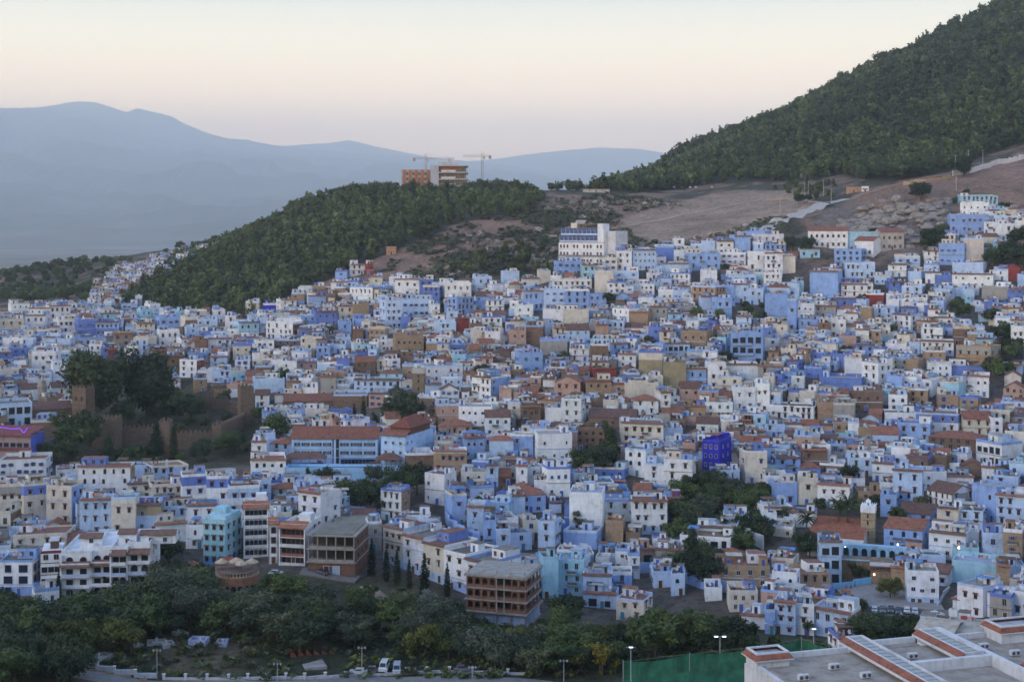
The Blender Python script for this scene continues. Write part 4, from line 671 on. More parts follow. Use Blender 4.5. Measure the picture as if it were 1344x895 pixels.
minaret(1130, 1148, 657, 714, (.40, .315, .215), (.78, .80, .82), 'square tan brick minaret with white crenellated top behind the red roofed mosque', 3)
minaret(541, 557, 478, 520, (.23, .18, .125), (.45, .44, .40), 'squat square tan minaret with pale top among the brown roofs by the cypresses', 3)
minaret(50, 61, 500, 532, (.38, .33, .29), (.45, .40, .36), 'octagonal pinkish minaret beside the fortress garden', 0, True)
minaret(178, 186, 386, 406, (.46, .52, .62), (.55, .60, .66), 'small slender white minaret at the foot of the pine hill', 1)
lm('the square tan minaret', 1139, 690); lm('the squat tan minaret', 549, 500); lm('the octagonal minaret', 55, 515); lm('the small white minaret', 182, 395)
# mosque: three parallel tiled naves, blue arcade, clay retaining wall
def mosque():
    x, Y, z = ground(1096, 735); rz = -math.atan2(x, Y)+R(-7); t = Thing('mosque', (x, Y, z), rz); k = Y/F; W = 72*k; top = 5.6; n = 5; D = 26
    RECTS.append((1058, 1180, 688, 740, Y)); FOOT.append((x, Y, rz, W+12, 30))
    b = t.part('wall'); b.box(-W/2, W/2, 0, D, -6, top, Kc); sea = (.30, .50, .68)
    rf = t.part('roof')
    for i in range(n): y0 = 3+i*(D-3)/n; rf.gable(-W/2, W/2, y0, y0+(D-3)/n, top, 2.4, (.26, .105, .07), wall=Kc, ov=.0)
    ar = t.part('arcade'); ax0, ax1 = -W/2+8, W/2+13; ar.box(ax0, ax1, -2.6, -.02, -6, 1.0, sea); ar.box(ax0, ax1, -2.6, -.02, 4.3, 5.3, sea); m_ = 8
    for i in range(m_+1): u = ax0+i*(ax1-ax0)/m_; ar.box(u-.5 if i else u, u+.5 if i < m_ else u, -2.6, -.02, 1.0, 4.3, sea)
    for i in range(m_):
        u0 = ax0+i*(ax1-ax0)/m_+.5; u1 = ax0+(i+1)*(ax1-ax0)/m_-.5; r = (u1-u0)/2; c_ = (u0+u1)/2
        for sg in (-1, 1): ar.vprism([(c_+sg*r, 4.3), (c_+sg*r, 4.3-r)]+[(c_+sg*r*math.cos(a), 4.3-r+r*math.sin(a)) for a in [R(q) for q in (15, 30, 45, 60, 75, 90)]], -2.6, -2.2, sea)
    bk = t.part('arcade_back'); bk.box(ax0+.6, ax1-.6, -.5, -.03, 1.0, 4.3, (.05, .12, .16))  # one dark teal sheet across the back of all the arches
    for i in range(6): t.put('window', win_key('arch', .8, 1.6, Kc), (-W/2-.02, 2+i*4, top-4), -math.pi/2)
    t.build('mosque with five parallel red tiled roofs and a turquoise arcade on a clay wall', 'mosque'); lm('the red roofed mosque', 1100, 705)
    x2, Y2, z2 = ground(1128, 765); t = Thing('retaining_wall', (x2, Y2, z2), -math.atan2(x2, Y2)); b = t.part('wall'); k = Y2/F; b.box(-25*k, 43*k, 0, 6, -3, 27*k, (.235, .165, .11), 'brick'); b.box(14*k, 50*k, -4, 2, -3, 25*k, (.26, .185, .125), 'brick')
    b.box(13*k, 51*k, -4.4, -3.9, 24*k, 25.5*k, TILE2, 'tile'); b.box(13*k, 51*k, -4.2, -3.9, 19*k, 20*k, TILE2, 'tile'); p = t.part('coping'); p.box(-25*k, 13*k, -.3, .2, 27*k, 28.3*k, (.28, .5, .66)); p.box(13*k, 51*k, -4.3, 2.2, 25.5*k, 26.5*k, (.5, .45, .4))
    for i in range(7): t.put('window', win_key('plain', .9, .8, (.2, .12, .08)), (16*k+i*4.6*k, -4.03, 20.7*k))
    RECTS.append((1104, 1180, 738, 768, Y2)); FOOT.append((x2, Y2, 0, 24, 14)); t.build('high ochre retaining wall of clay brick below the mosque arcade', 'wall')
    for px, py, q in ((1109, 717, 0), (1130, 716, 0), (1146, 715, 0)): lamps(px, py, Y-4, 'lamp_cool', 'cool white lamp on the blue arcade of the mosque', 'lamps along the mosque arcade', .17)
def lamps(px, py, Y, mat, lab, grp=None, r=.28):
    x = (px-672)/F*Y; z = ZC+(PYH-py)/F*Y; t = Thing('wall_lamp', (x, Y, z)); t.part('bulb').cyl(0, -.3, -r, r, r, r*.7, (1, 1, 1), mat, 8); t.part('bracket').tube((0, -.3, -r), (0, 1.5, -r-.1), .05, .05, METAL); t.build(lab, 'lamp', grp)
mosque()
for a in ((1147, 753, 'warm lamp glowing on the clay wall beside the square'), (1168, 761, 'warm lamp glowing on the tan house at the top of the square'), (1178, 714, 'bright warm lamp on the gable of the sky blue hall by the mosque', 'c'), (1258, 718-0, 'warm lamp at the corner of the white house above the ramp'), (1215, 664, 'warm lamp glowing in the alley beside the tall pale blue house'), (1249, 475, 'warm lamp on the white house wall uphill of the deep blue terrace')):
    g = ground(a[0], a[1]+5); lamps(a[0], a[1], g[1]-6 if a[0] != 1258 else 395, 'lamp_warm' if len(a) < 4 else 'lamp_cool', a[2])
# brick shell with arches, still without windows
def arch_shell():
    loc, rz, W, D, H = site(612, 690, 757, 822, 22, D=15); br = (.20, .10, .07); cn = (.30, .28, .26); t = Thing('unfinished_building', loc, rz); f = H/4.2; b = t.part('frame')
    b.box(-W/2, W/2, .3, D, -5, .1, cn); bl = t.part('ground_floor'); bl.box(-W/2+.3, W/2-.3, .8, D-.5, -4, f, (.30, .38, .55))
    for i in range(5): u = -W/2+.2+i*(W-.6)/4; b.box(u-.2, u+.2, 0, .5, -4, f, cn)
    for k in (1, 2, 3, 4): b.box(-W/2-.5, W/2+.5, -.8, D+.3, k*f+(.12 if k > 1 else 0), k*f+.36+(.35 if k == 4 else 0), cn, 'roof')
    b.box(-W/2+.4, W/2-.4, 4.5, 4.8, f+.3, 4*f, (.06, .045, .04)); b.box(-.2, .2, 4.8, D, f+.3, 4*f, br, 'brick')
    n = 8; aw = W/n
    for k in (1, 2, 3):
        z0, z1 = k*f+.36, (k+1)*f+.12; ar = t.part('arcade')
        for i in range(n):
            u0 = -W/2+i*aw
            if i in (4, 5) : 
                ar.box(u0, u0+.3, 0, .4, z0, z1, cn); ar.box(u0+.3, u0+aw, .05, .2, z0, z0+.8, br, 'brick'); continue
            r = aw*.33; c_ = u0+aw/2; zc = z1-.5-r
            ar.box(u0, c_-r, 0, .35, z0, z1, br, 'brick'); ar.box(c_+r, u0+aw, 0, .35, z0, z1, br, 'brick'); ar.box(c_-r, c_+r, .02, .33, z1-.5, z1, br, 'brick'); ar.box(c_-r, c_+r, .08, .25, z0, z0+.75, br, 'brick')
            for sg in (-1, 1): ar.vprism([(c_+sg*r, z1-.5), (c_+sg*r, zc)]+[(c_+sg*r*math.cos(R(q)), zc+r*math.sin(R(q))) for q in (20, 40, 60, 80, 90)], .02, .33, br, 'brick')
        for j in range(4): y = .8+j*(D-1)/4; ar.box(W/2-.35, W/2, y, y+.5, z0, z1, br, 'brick'); ar.box(W/2-.3, W/2-.05, y+.5, y+(D-1)/4, z0, z0+.9, br, 'brick')
        ar.box(-W/2, -W/2+.3, .4, D, z0, z1, br, 'brick')
    rf = t.part('roof'); rf.box(-W/2, W/2, 0, D, 4*f+.72, 4*f+.9, (.33, .31, .28), 'roof')
    for i in range(5):
        for y in (.5, D-.8): u = -W/2+.5+i*(W-1)/4; rf.box(u-.15, u+.15, y, y+.3, 4*f+.9, 4*f+1.9, cn)
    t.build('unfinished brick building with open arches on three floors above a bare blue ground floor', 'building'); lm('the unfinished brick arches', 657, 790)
arch_shell()
def open_frame():
    loc, rz, W, D, H = site(404, 465, 704, 756, 20, D=18); br = (.17, .095, .07); cn = (.27, .25, .22); t = Thing('unfinished_building', loc, rz); f = H/3.0; b = t.part('frame')
    t.part('ground_floor').box(-W/2, W/2, .2, D, -5, f*.95, br, 'brick')
    for k in (1, 2, 3): b.box(-W/2-.4, W/2+.4, -.4, D, k*f-.3, k*f, cn, 'roof')
    for k in (1, 2):
        for i in range(6): u = -W/2+.2+i*(W-.4)/5; b.box(u-.17, u+.17, 0, .34, k*f, (k+1)*f-.3, cn)
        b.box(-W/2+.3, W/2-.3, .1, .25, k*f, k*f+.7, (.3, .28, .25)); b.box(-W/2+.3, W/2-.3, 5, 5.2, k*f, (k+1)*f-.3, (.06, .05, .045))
    s_ = t.part('side_wall'); s_.box(W/2-.3, W/2+.03, .4, D, -5, 3*f-.3, br, 'brick')
    for k in (1, 2): wside(t, win_key('open', 1.2, 1.2, br), 3, 2, D-1, W/2+.06, k*f+.9)
    t.put('door', door_key((.12, .02, .02), 2.6, 2.6), (-W/2+6, .17, 0)); t.put('door', door_key((.35, .42, .5), 3, 2.6), (W/2-6, .17, 0)); t.part('roof').box(-W/2+1, W/2-1, 1, D-1, 3*f, 3*f+.2, (.2, .19, .16), 'roof')
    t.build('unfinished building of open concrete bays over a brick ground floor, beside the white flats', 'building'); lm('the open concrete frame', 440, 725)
    loc, rz, W, D, H = site(440, 482, 690, 712, 0, D=12); t = Thing('unfinished_building', loc, rz); t.part('wall').box(-W/2, W/2, 0, D, -6, H, (.18, .12, .09), 'brick'); t.part('roof').box(-W/2-.4, W/2+.4, -.4, D+.4, H, H+.3, (.25, .24, .2), 'roof')
    t.build('low unfinished brick block with bare roof slab behind the open concrete bays', 'building')
open_frame()
# white hotel stepping down the slope, brown tiled awnings
def stepped_flats():
    loc, rz, W, D, H = site(81, 192, 722, 787, 22, D=24); t = Thing('apartment_building', loc, rz); f = H/4.6; X = -W/2; tl = (.20, .115, .085)
    segs = [(0, .33, 4, 0), (.33, .56, 4.3, 1.5), (.56, .74, 4.3, .5), (.74, 1, 4.6, 2)]
    w_ = t.part('wall'); rf = t.part('roof'); bc = t.part('balcony')
    for a, b_, nf, y in segs:
        x0, x1 = X+a*W, X+b_*W; w_.box(x0, x1, y+1.4, D-a*4, -6, nf*f, Wc); w_.box(x0, x0+.4, y, y+1.4, -6, nf*f, Wc)
        para(w_, x0+.01, x1-.01, y+1.5, D-a*4, nf*f, 1, Wc)
        for k in range(4):
            z = k*f; bc.box(x0+.4, x1, y, y+1.38, z-.2, z, Wc); bc.box(x0+.4, x1, y-.02, y+.12, z, z+.85, Wc if k % 2 else (.42, .52, .72))
            n = max(2, int((x1-x0)/3.4)); kk = win_key('open', 1.9, 1.75, Wc) if (k+int(a*10)) % 3 else win_key('arch', 1.8, 2.0, (.3, .2, .15))
            wrow(t, kk, n, x0+.5, x1, z+.35, y=y+1.36)
        z = nf*f if nf < 4.2 else 3.1*f
        for zz in ((3.05*f,) if a < .5 else (4.0*f,)): rf.quad([(x0-.2, y-.9, zz-.1), (x1+.2, y-.9, zz-.1), (x1+.2, y+1.5, zz+1.1), (x0-.2, y+1.5, zz+1.1)], tl, 'tile'); rf.quad([(x0-.2, y-.9, zz-.3), (x1+.2, y-.9, zz-.3), (x1+.2, y-.9, zz-.1), (x0-.2, y-.9, zz-.1)], tl, 'tile')
    up = t.part('upper_room'); up.box(X+4, X+10, 8, 15, 4*f, 5.1*f, Wc); up.box(X+15, X+20, 7, 13, 4.3*f, 5.5*f, Wc); up.box(X+21, X+31, 8, 14, 4.4*f, 5.3*f, Wc)
    for x0, x1, y0, z in ((X+3.6, X+10.4, 7, 5.1*f), (X+14.7, X+20.3, 6.4, 5.5*f), (X+20.7, X+31.3, 7.2, 5.3*f)): rf.quad([(x0, y0, z), (x1, y0, z), (x1, y0+3, z+1), (x0, y0+3, z+1)], tl, 'tile'); rf.quad([(x0, y0, z-.2), (x1, y0, z-.2), (x1, y0, z), (x0, y0, z)], tl, 'tile')
    for u in (X+7, X+17.5, X+24, X+28): t.put('window', win_key('plain', 1.1, 1.2), (u, 7.97 if u < X+12 else (6.97 if u < X+20 else 7.97), 4.6*f))
    for k in range(4): wside(t, win_key('plain', .9, 1.0), 2, 6, D-7, W/2+.02, k*f+1.5)
    t.put('door', door_key((.1, .05, .03)), (X+2, 1.35, 0))
    t.build('white stepped apartment block with balconies and brown tiled awnings above the wooded bank', 'apartment block'); lm('the white stepped flats', 135, 750)
    loc, rz, W, D, H = site(54, 80, 722, 786, 0, D=14, rel=R(-4)); t = Thing('apartment_building', loc, rz); f = H/4.2; w_ = t.part('wall'); w_.box(-W/2, W/2, 0, D, -6, H-f*.4, Wc)
    for k in (1, 2, 3): w_.box(-W/2, W/2, -.12, 0, k*f-.12, k*f+.08, (.12, .10, .10))
    for k in (0, 3): wrow(t, win_key('plain', 1.2, 1.3, (.3, .2, .15)), 2, -W/2, W/2, k*f+1)
    wrow(t, win_key('open', 1.7, 1.6), 3, -W/2+.2, W/2-.2, f+.6); wrow(t, win_key('open', 1.7, 1.6), 3, -W/2+.2, W/2-.2, 2*f+.6)
    cn = t.part('canopy'); cn.box(-W/2+2, W/2-1, 4, 10, H+1.2, H+1.45, (.55, .55, .55), 'roof'); cn.box(-W/2+2.2, W/2-1.2, 6, 9.8, H-f*.4, H+1.2, (.14, .09, .08)); t.part('parapet').box(-W/2, W/2, 0, .25, H-f*.4, H-f*.4+.8, (.2, .05, .05))
    t.build('narrow white apartment block with dark floor bands at the end of the stepped flats', 'apartment block')
stepped_flats()
def white_flats():
    for (a, b_, ty, by, s, nf, lab, top) in ((320, 352, 668, 733, 0, 5, 'white apartment block with orange tiled roof and blue arched balconies', 1), (366, 400, 693, 742, 22, 4, 'white apartment block with red balconies beside the open concrete bays', 0), (353, 365, 688, 740, 0, 4, 'narrow white stair block between the two white apartment blocks', 0)):
        loc, rz, W, D, H = site(a, b_, ty, by, s, D=14 if s else 12); t = Thing('apartment_building', loc, rz); f = H/nf; w_ = t.part('wall'); w_.box(-W/2, W/2, 1.4 if W > 5 else 0, D, -6, H, Wc); rf = t.part('roof'); bc = t.part('balcony')
        w_.box(-W/2, -W/2+.35, 0, 1.4, -6, H, Wc); w_.box(W/2-.35, W/2, 0, 1.4, -6, H, Wc); para(w_, -W/2+.01, W/2-.01, 1.5, D, H, .9, Wc)
        rf.quad([(-W/2-.3, -.7, H+.1), (W/2+.3, -.7, H+.1), (W/2+.3, 3.4, H+1.5), (-W/2-.3, 3.4, H+1.5)], (.34, .14, .08), 'tile'); rf.quad([(-W/2-.3, -.7, H-.1), (W/2+.3, -.7, H-.1), (W/2+.3, -.7, H+.1), (-W/2-.3, -.7, H+.1)], TILE, 'tile')
        rf.box(-W/2+1, W/2-1, 4, D-1, H+.05, H+.25, (.38, .2, .14), 'roof')
        for k in range(nf):
            if W > 5: bc.box(-W/2+.35, W/2-.35, 0, 1.38, k*f-.18, k*f, Wc); bc.box(-W/2+.35, W/2-.35, 0, .1, k*f, k*f+.8, [(.6, .6, .6), (.3, .12, .1)][(not top) and k % 2])
            wrow(t, win_key('arch' if top and k < 4 else 'open', 1.3, 1.7, (.25, .35, .55) if top else (.3, .15, .1)), 5 if W > 5 else 1, -W/2+.5, W/2-.5, k*f+.3, y=1.37 if W > 5 else -.02)
            if s: wside(t, win_key('hood', .8, 1), 2, 6, D, W/2+.02, k*f+1)
        t.part('stair_tower').box(0, min(4, W/2-.5), 6, 10, H+.25, H+3, Wc)
        t.put('door', door_key((.1, .05, .03)), (0, 1.36 if W > 5 else -.02, 0)); t.build(lab, 'apartment block')
    lm('the white flats with orange tiles', 350, 700)
white_flats()
def cyan_flats():
    loc, rz, W, D, H = site(267, 295, 687, 743, 22, D=12); t = Thing('apartment_building', loc, rz); f = H/4; cc = (.31, .56, .66); w_ = t.part('wall'); w_.box(-W/2, W/2, 0, D, f*.7, H, cc); w_.box(-W/2-.03, W/2+.03, -.03, D, -6, f*.7, (.14, .33, .62)); w_.box(-W/2, W/2-.5, 2, D, H, H+1.6, (.4, .6, .68)); para(t.part('parapet'), -W/2, W/2, 0, D, H, .8, cc)
    for k in range(4): wrow(t, win_key('hood', 1, 1.2, (.25, .2, .15)), 3, -W/2, W/2, k*f+1.1); wside(t, win_key('hood', .9, 1.1, (.25, .2, .15)), 3, .5, D, W/2+.04, k*f+1.1)
    t.part('stair_tower').box(-2, 1.5, 5, 9, H+1.6, H+3.6, cc); t.part('satellite_dish').tube((W/2-1, 1, H+.8), (W/2-.9, .8, H+.9), .1, .5, (.6, .6, .6)); t.put('door', door_key((.1, .05, .03)), (W/4, -.05, 0))
    t.build('four storey turquoise apartment block with deep blue base above the round restaurant', 'apartment block'); lm('the turquoise flats by the restaurant', 290, 715)
    # neon lit hotel at the picture's edge
    loc, rz, W, D, H = site(-30, 38, 572, 614, 18, D=12); t = Thing('hotel_building', loc, rz); f = H/2.6; w_ = t.part('wall'); w_.box(-W/2, W/2, 0, D, -5, H, (.34, .25, .25)); w_.box(W/2, W/2+.04, 0, D, f, H, (.10, .14, .55)); rf = t.part('roof')
    for k in (1.5, 2.6): rf.quad([(-W/2-.4, -1.2, k*f), (W/2+.4, -1.2, k*f), (W/2+.4, .2, k*f+.9), (-W/2-.4, .2, k*f+.9)], (.22, .07, .07), 'tile'); rf.quad([(-W/2-.4, -1.2, k*f-.2), (W/2+.4, -1.2, k*f-.2), (W/2+.4, -1.2, k*f), (-W/2-.4, -1.2, k*f)], (.2, .06, .06), 'tile')
    rf.quad([(-W/2-.4, .2, 2.6*f+.9), (W/2+.6, .2, 2.6*f+.9), (W/2+.6, D, 2.6*f+2.2), (-W/2-.4, D, 2.6*f+2.2)], (.22, .07, .07), 'tile')
    for k in (.35, 1.65): wrow(t, win_key('open', 2.1, 1.7, (.3, .32, .4)), 8, -W/2+.4, W/2-.4, k*f)
    nb = t.part('neon_tube'); pts = [(-W/2, -1.5, H+3.2)]+[(-W/2+i*W/12, -1.5, H+3.0+.25*math.sin(i*1.3)) for i in range(1, 11)]+[(W/2-2, -1.4, H+1.2), (W/2-.5, -1.4, H+3.4)]
    for p, q in zip(pts, pts[1:]): nb.tube(p, q, .11, .11, (1, 1, 1), 'neon')
    for u in (-W/2+3, 0, W/2-3): rf.box(u-.1, u+.1, -1.45, -1.3, H, H+3, (.2, .2, .2), 'paint')
    t.put('door', door_key((.1, .05, .03)), (W/4, -.02, 0)); t.build('pink hotel with dark red awnings and a string of violet neon light', 'hotel'); lm('the hotel with violet neon', 20, 590)
cyan_flats()
def indigo():
    loc, rz, W, D, H = site(922, 944, 580, 628, 16, D=11); t = Thing('house', loc, rz); f = H/4; ic = (.03, .028, .40); w_ = t.part('wall'); w_.box(-W/2, W/2, 0, D, -5, H, ic); para(t.part('parapet'), -W/2-.02, W/2+.02, -.02, D+.02, H, .8, (.05, .06, .5))
    for k in range(4): wrow(t, win_key('arch' if k == 2 else 'plain', .9, 1.4, (.45, .45, .75)), 3, -W/2+.2, W/2-.2, k*f+.9); wside(t, win_key('plain', .8, 1, (.45, .45, .75)), 2, 1, D-1, W/2+.02, k*f+.9)
    p = t.part('canopy'); p.box(-W/2+.5, W/2-1, 1, 6, H+2.3, H+2.5, TILE, 'tile')
    for u in (-W/2+.6, W/2-1.2): p.box(u, u+.15, 1.1, 1.25, H, H+2.3, WOOD, 'paint')
    t.part('stair_tower').box(0, 3, 6.5, 10, H, H+2.4, (.05, .06, .5)); t.put('door', door_key((.5, .5, .6)), (0, -.03, 0))
    t.build('narrow deep indigo house, the darkest blue in town, above the wooded ravine', 'house'); lm('the indigo house', 935, 600)
indigo()
def tiled_school():
    spec = ((1061, 1112, 304, 326, 0, 'w', 2, 'long white two storey building with red tiled roof below the rocky outcrop', 8), (1113, 1155, 306, 325, 0, 'c', 0, 'windowless pale turquoise block joined between the tiled buildings below the rocks', 8), (1156, 1186, 305, 328, -8, 'k', 2, 'grey cream building with red tiled roof at the end of the tiled row', 10), (1122, 1146, 317, 336, 12, 'w', 1, 'small white gabled building standing forward of the tiled row below the rocks', 8))
    for a, b_, ty, by, s, c_, nf, lab, D in spec:
        loc, rz, W, D, H = site(a, b_, ty, by, s, D=D+3); t = Thing('school_building', loc, rz); col = {'w': Wc, 'c': (.36, .55, .68), 'k': (.42, .40, .37)}[c_]; t.part('wall').box(-W/2, W/2, 0, D, -7, H, col)
        rf = t.part('roof')
        if nf: rf.gable(-W/2, W/2, 0, D, H, 2.3, (.26, .11, .075), wall=col)
        else: rf.box(-W/2-.2, W/2+.2, -.2, D+.2, H, H+.5, (.4, .55, .65))
        for k in range(nf): wrow(t, win_key('arch' if k else 'plain', 1.2, 1.7, (.4, .35, .3)), max(2, int(W/3)), -W/2+.5, W/2-.5, k*H/2+1)
        t.put('door', door_key((.1, .05, .03)), (0, -.02, 0)); t.build(lab, 'school')
    lm('the tiled school below the rocks', 1100, 315)
tiled_school()
# large building site on the hill top, with two cranes
def hill_site():
    loc, rz, W, D, H = site(527, 566, 223, 254, 0, D=30, Y=1080); t = Thing('unfinished_building', loc, rz); w_ = t.part('wall'); w_.box(-W/2, W/2, 0, D, -20, H, (.42, .41, .42))
    for i in range(5): u = -W/2+1+i*(W-2)/4.6; w_.box(u, u+2.2, -.6, 0, -10, H, (.42, .17, .08)); 
    for i in range(4): wrow(t, win_key('open', 1.6, 1.8, (.4, .3, .25)), 9, -W/2+1, W/2-1, 2+i*4)
    t.build('brick coloured wing of the unfinished hotel on the hill top', 'building')
    loc, rz, W, D, H = site(567, 612, 217, 256, 0, D=34, Y=1060); t = Thing('unfinished_building', loc, rz); w_ = t.part('frame'); cn = (.42, .42, .43)
    w_.box(-W/2, W/2, 5, D, -20, H, (.30, .29, .30)); w_.box(-W/2-1, -W/2+5, 0, D-4, -20, H, (.44, .45, .5))
    for k in range(4): z = H-k*H/4.4; w_.box(-W/2+5, W/2+1.5, -2, D, z-.9, z, cn)
    for k in range(3): z = H-k*H/4.4-H/4.4; w_.box(-W/2+7, W/2-8, -1.5, -1.2, z+.1, z+1.4, (.6, .6, .6)); wrow(t, win_key('open', 3, 3, cn), 5, -W/2+6, W/2-1, z+.6, y=4.97)
    w_.box(-W/2+6, W/2-6, 3, 3.4, H-H/4.4*1.0, H-.9, (.45, .2, .1)); s_ = t.part('stair_tower'); s_.box(-8, 6, 8, 16, H, H+2.6, (.5, .5, .52)); s_.box(-1, 1.5, 9, 11, H+2.6, H+5.4, cn); a = t.part('annex'); a.box(W/2, W/2+22, 8, 20, -20, 5, (.5, .5, .54))
    t.build('grey concrete hotel shell with open floors on the hill top', 'building'); lm('the unfinished hotel on the hill top', 575, 225)
    for px, py, bpy_, Y, jl, jr, lab in ((559, 209, 250, 1100, -9, 22, 'thin tower crane behind the brick coloured wing on the hill top'), (633, 206, 250, 1100, -15, 6, 'thin tower crane standing clear of the hill top trees')):
        x = (px-672)/F*Y; z0 = z1(x, Y); zt2 = ZC+(PYH-py)/F*Y; t = Thing('tower_crane', (x, Y, z0)); H = zt2-z0; m_ = t.part('mast')
        for u, v in ((-.7, -.7), (.7, -.7), (.7, .7), (-.7, .7)): m_.box(u-.13, u+.13, v-.13, v+.13, 0, H+4, (.30, .26, .22), 'paint')
        z = 0
        while z < H: m_.tube((-.7, -.7, z), (.7, -.7, z+1.6), .08, .08, (.3, .26, .22), n=4); m_.tube((-.7, .7, z), (.7, .7, z+1.6), .08, .08, (.3, .26, .22), n=4); z += 1.6
        j = t.part('jib'); j.box(jl, jr, -.12, .12, H, H+.25, (.32, .28, .24), 'paint'); j.box(jl, jr, -.12, .12, H+1.2, H+1.4, (.32, .28, .24), 'paint'); u = jl
        while u < jr-1.5: j.tube((u, 0, H+.2), (u+1.5, 0, H+1.3), .07, .07, (.32, .28, .24), n=4); u += 1.5
        far_ = jr if abs(jr) > abs(jl) else jl; j.tube((0, 0, H+4), (far_*.8, 0, H+1.3), .05, .05, (.3, .3, .3), n=4); cw = t.part('counterweight'); nx = jl if far_ == jr else jr; cw.box(nx-1, nx+1, -.6, .6, H-1.6, H+1, (.3, .3, .3)); t.part('cab').box(.8, 2.2, -.8, .8, H-2, H-.1, (.5, .5, .5), 'paint')
        t.build(lab, 'crane')
hill_site()
# restaurant terrace
def restaurant():
    x, Y, z = ground(309, 783); k = Y/F; t = Thing('restaurant', (x, Y, z), 0); R0 = 27*k; b = t.part('terrace'); cl = (.34, .17, .10); b.cyl(0, R0*.5, -4, 5.6, R0, R0, cl, 'brick', 28); b.cyl(0, R0*.5, 5.6, 5.9, R0+.3, R0+.3, (.42, .3, .22), 'plaster', 28)
    for i in range(9):
        a = R(198+i*18); kx, ky = R0*math.cos(a), R0*.5+R0*math.sin(a); t.put('window', win_key('arch', 1.4, 2.1, (.45, .25, .16)), (kx*1.003, R0*.5+(ky-R0*.5)*1.003, 1.4), a+math.pi/2)
    w_ = t.part('railing')
    for i in range(40): a = R(i*9); w_.box(R0*math.cos(a)-.12, R0*math.cos(a)+.12, R0*.5+R0*math.sin(a)-.12, R0*.5+R0*math.sin(a)+.12, 5.9, 6.8, (.5, .35, .25))
    w_.cyl(0, R0*.5, 6.8, 6.9, R0+.1, R0+.1, (.16, .11, .09), 'roof', 28)
    t.build('round clay coloured restaurant terrace with arches among the trees', 'restaurant'); RECTS.append((280, 338, 750, 783, Y)); FOOT.append((x, Y, 0, 16, 16)); lm('the round restaurant terrace', 309, 765)
    tops = 'wide sand coloured parasol over the restaurant terrace, the one in its middle;sand coloured parasol at the downhill rim of the restaurant terrace;sand coloured parasol over the restaurant terrace nearest the white flats;pale parasol over the restaurant terrace nearest the red hut'.split(';')
    for (u, v, r), lab in zip(((-.5, R0*.5+1, 2.3), (1.5, R0*.1, 1.7), (4, R0*.5, 2.0), (-4.4, R0*.5, 1.9)), tops):
        t = Thing('parasol', (x+u, Y+v, z+6.9)); t.part('pole').cyl(0, 0, 0, 2.6, .06, .06, WOOD); c_ = t.part('canopy'); c_.cyl(0, 0, 2.0, 3.1, r, .1, (.45, .36, .26), 'roof', 8); c_.cyl(0, 0, 1.75, 2.0, r, r, (.42, .33, .24), 'roof', 8); t.build(lab, 'parasol')
    gx, gy, gz = ground(295, 765); t = Thing('hut', (gx-1, gy+8, gz)); t.part('wall').box(-3.5, 3.5, 0, 5, -3, 3.2, (.4, .3, .25)); t.part('roof').hip(-3.5, 3.5, 0, 5, 3.2, 1.8, (.30, .09, .06)); t.put('door', door_key((.1, .05, .03)), (0, -.02, 0)); t.build('small hut with red hipped tile roof behind the round restaurant', 'hut')
restaurant()
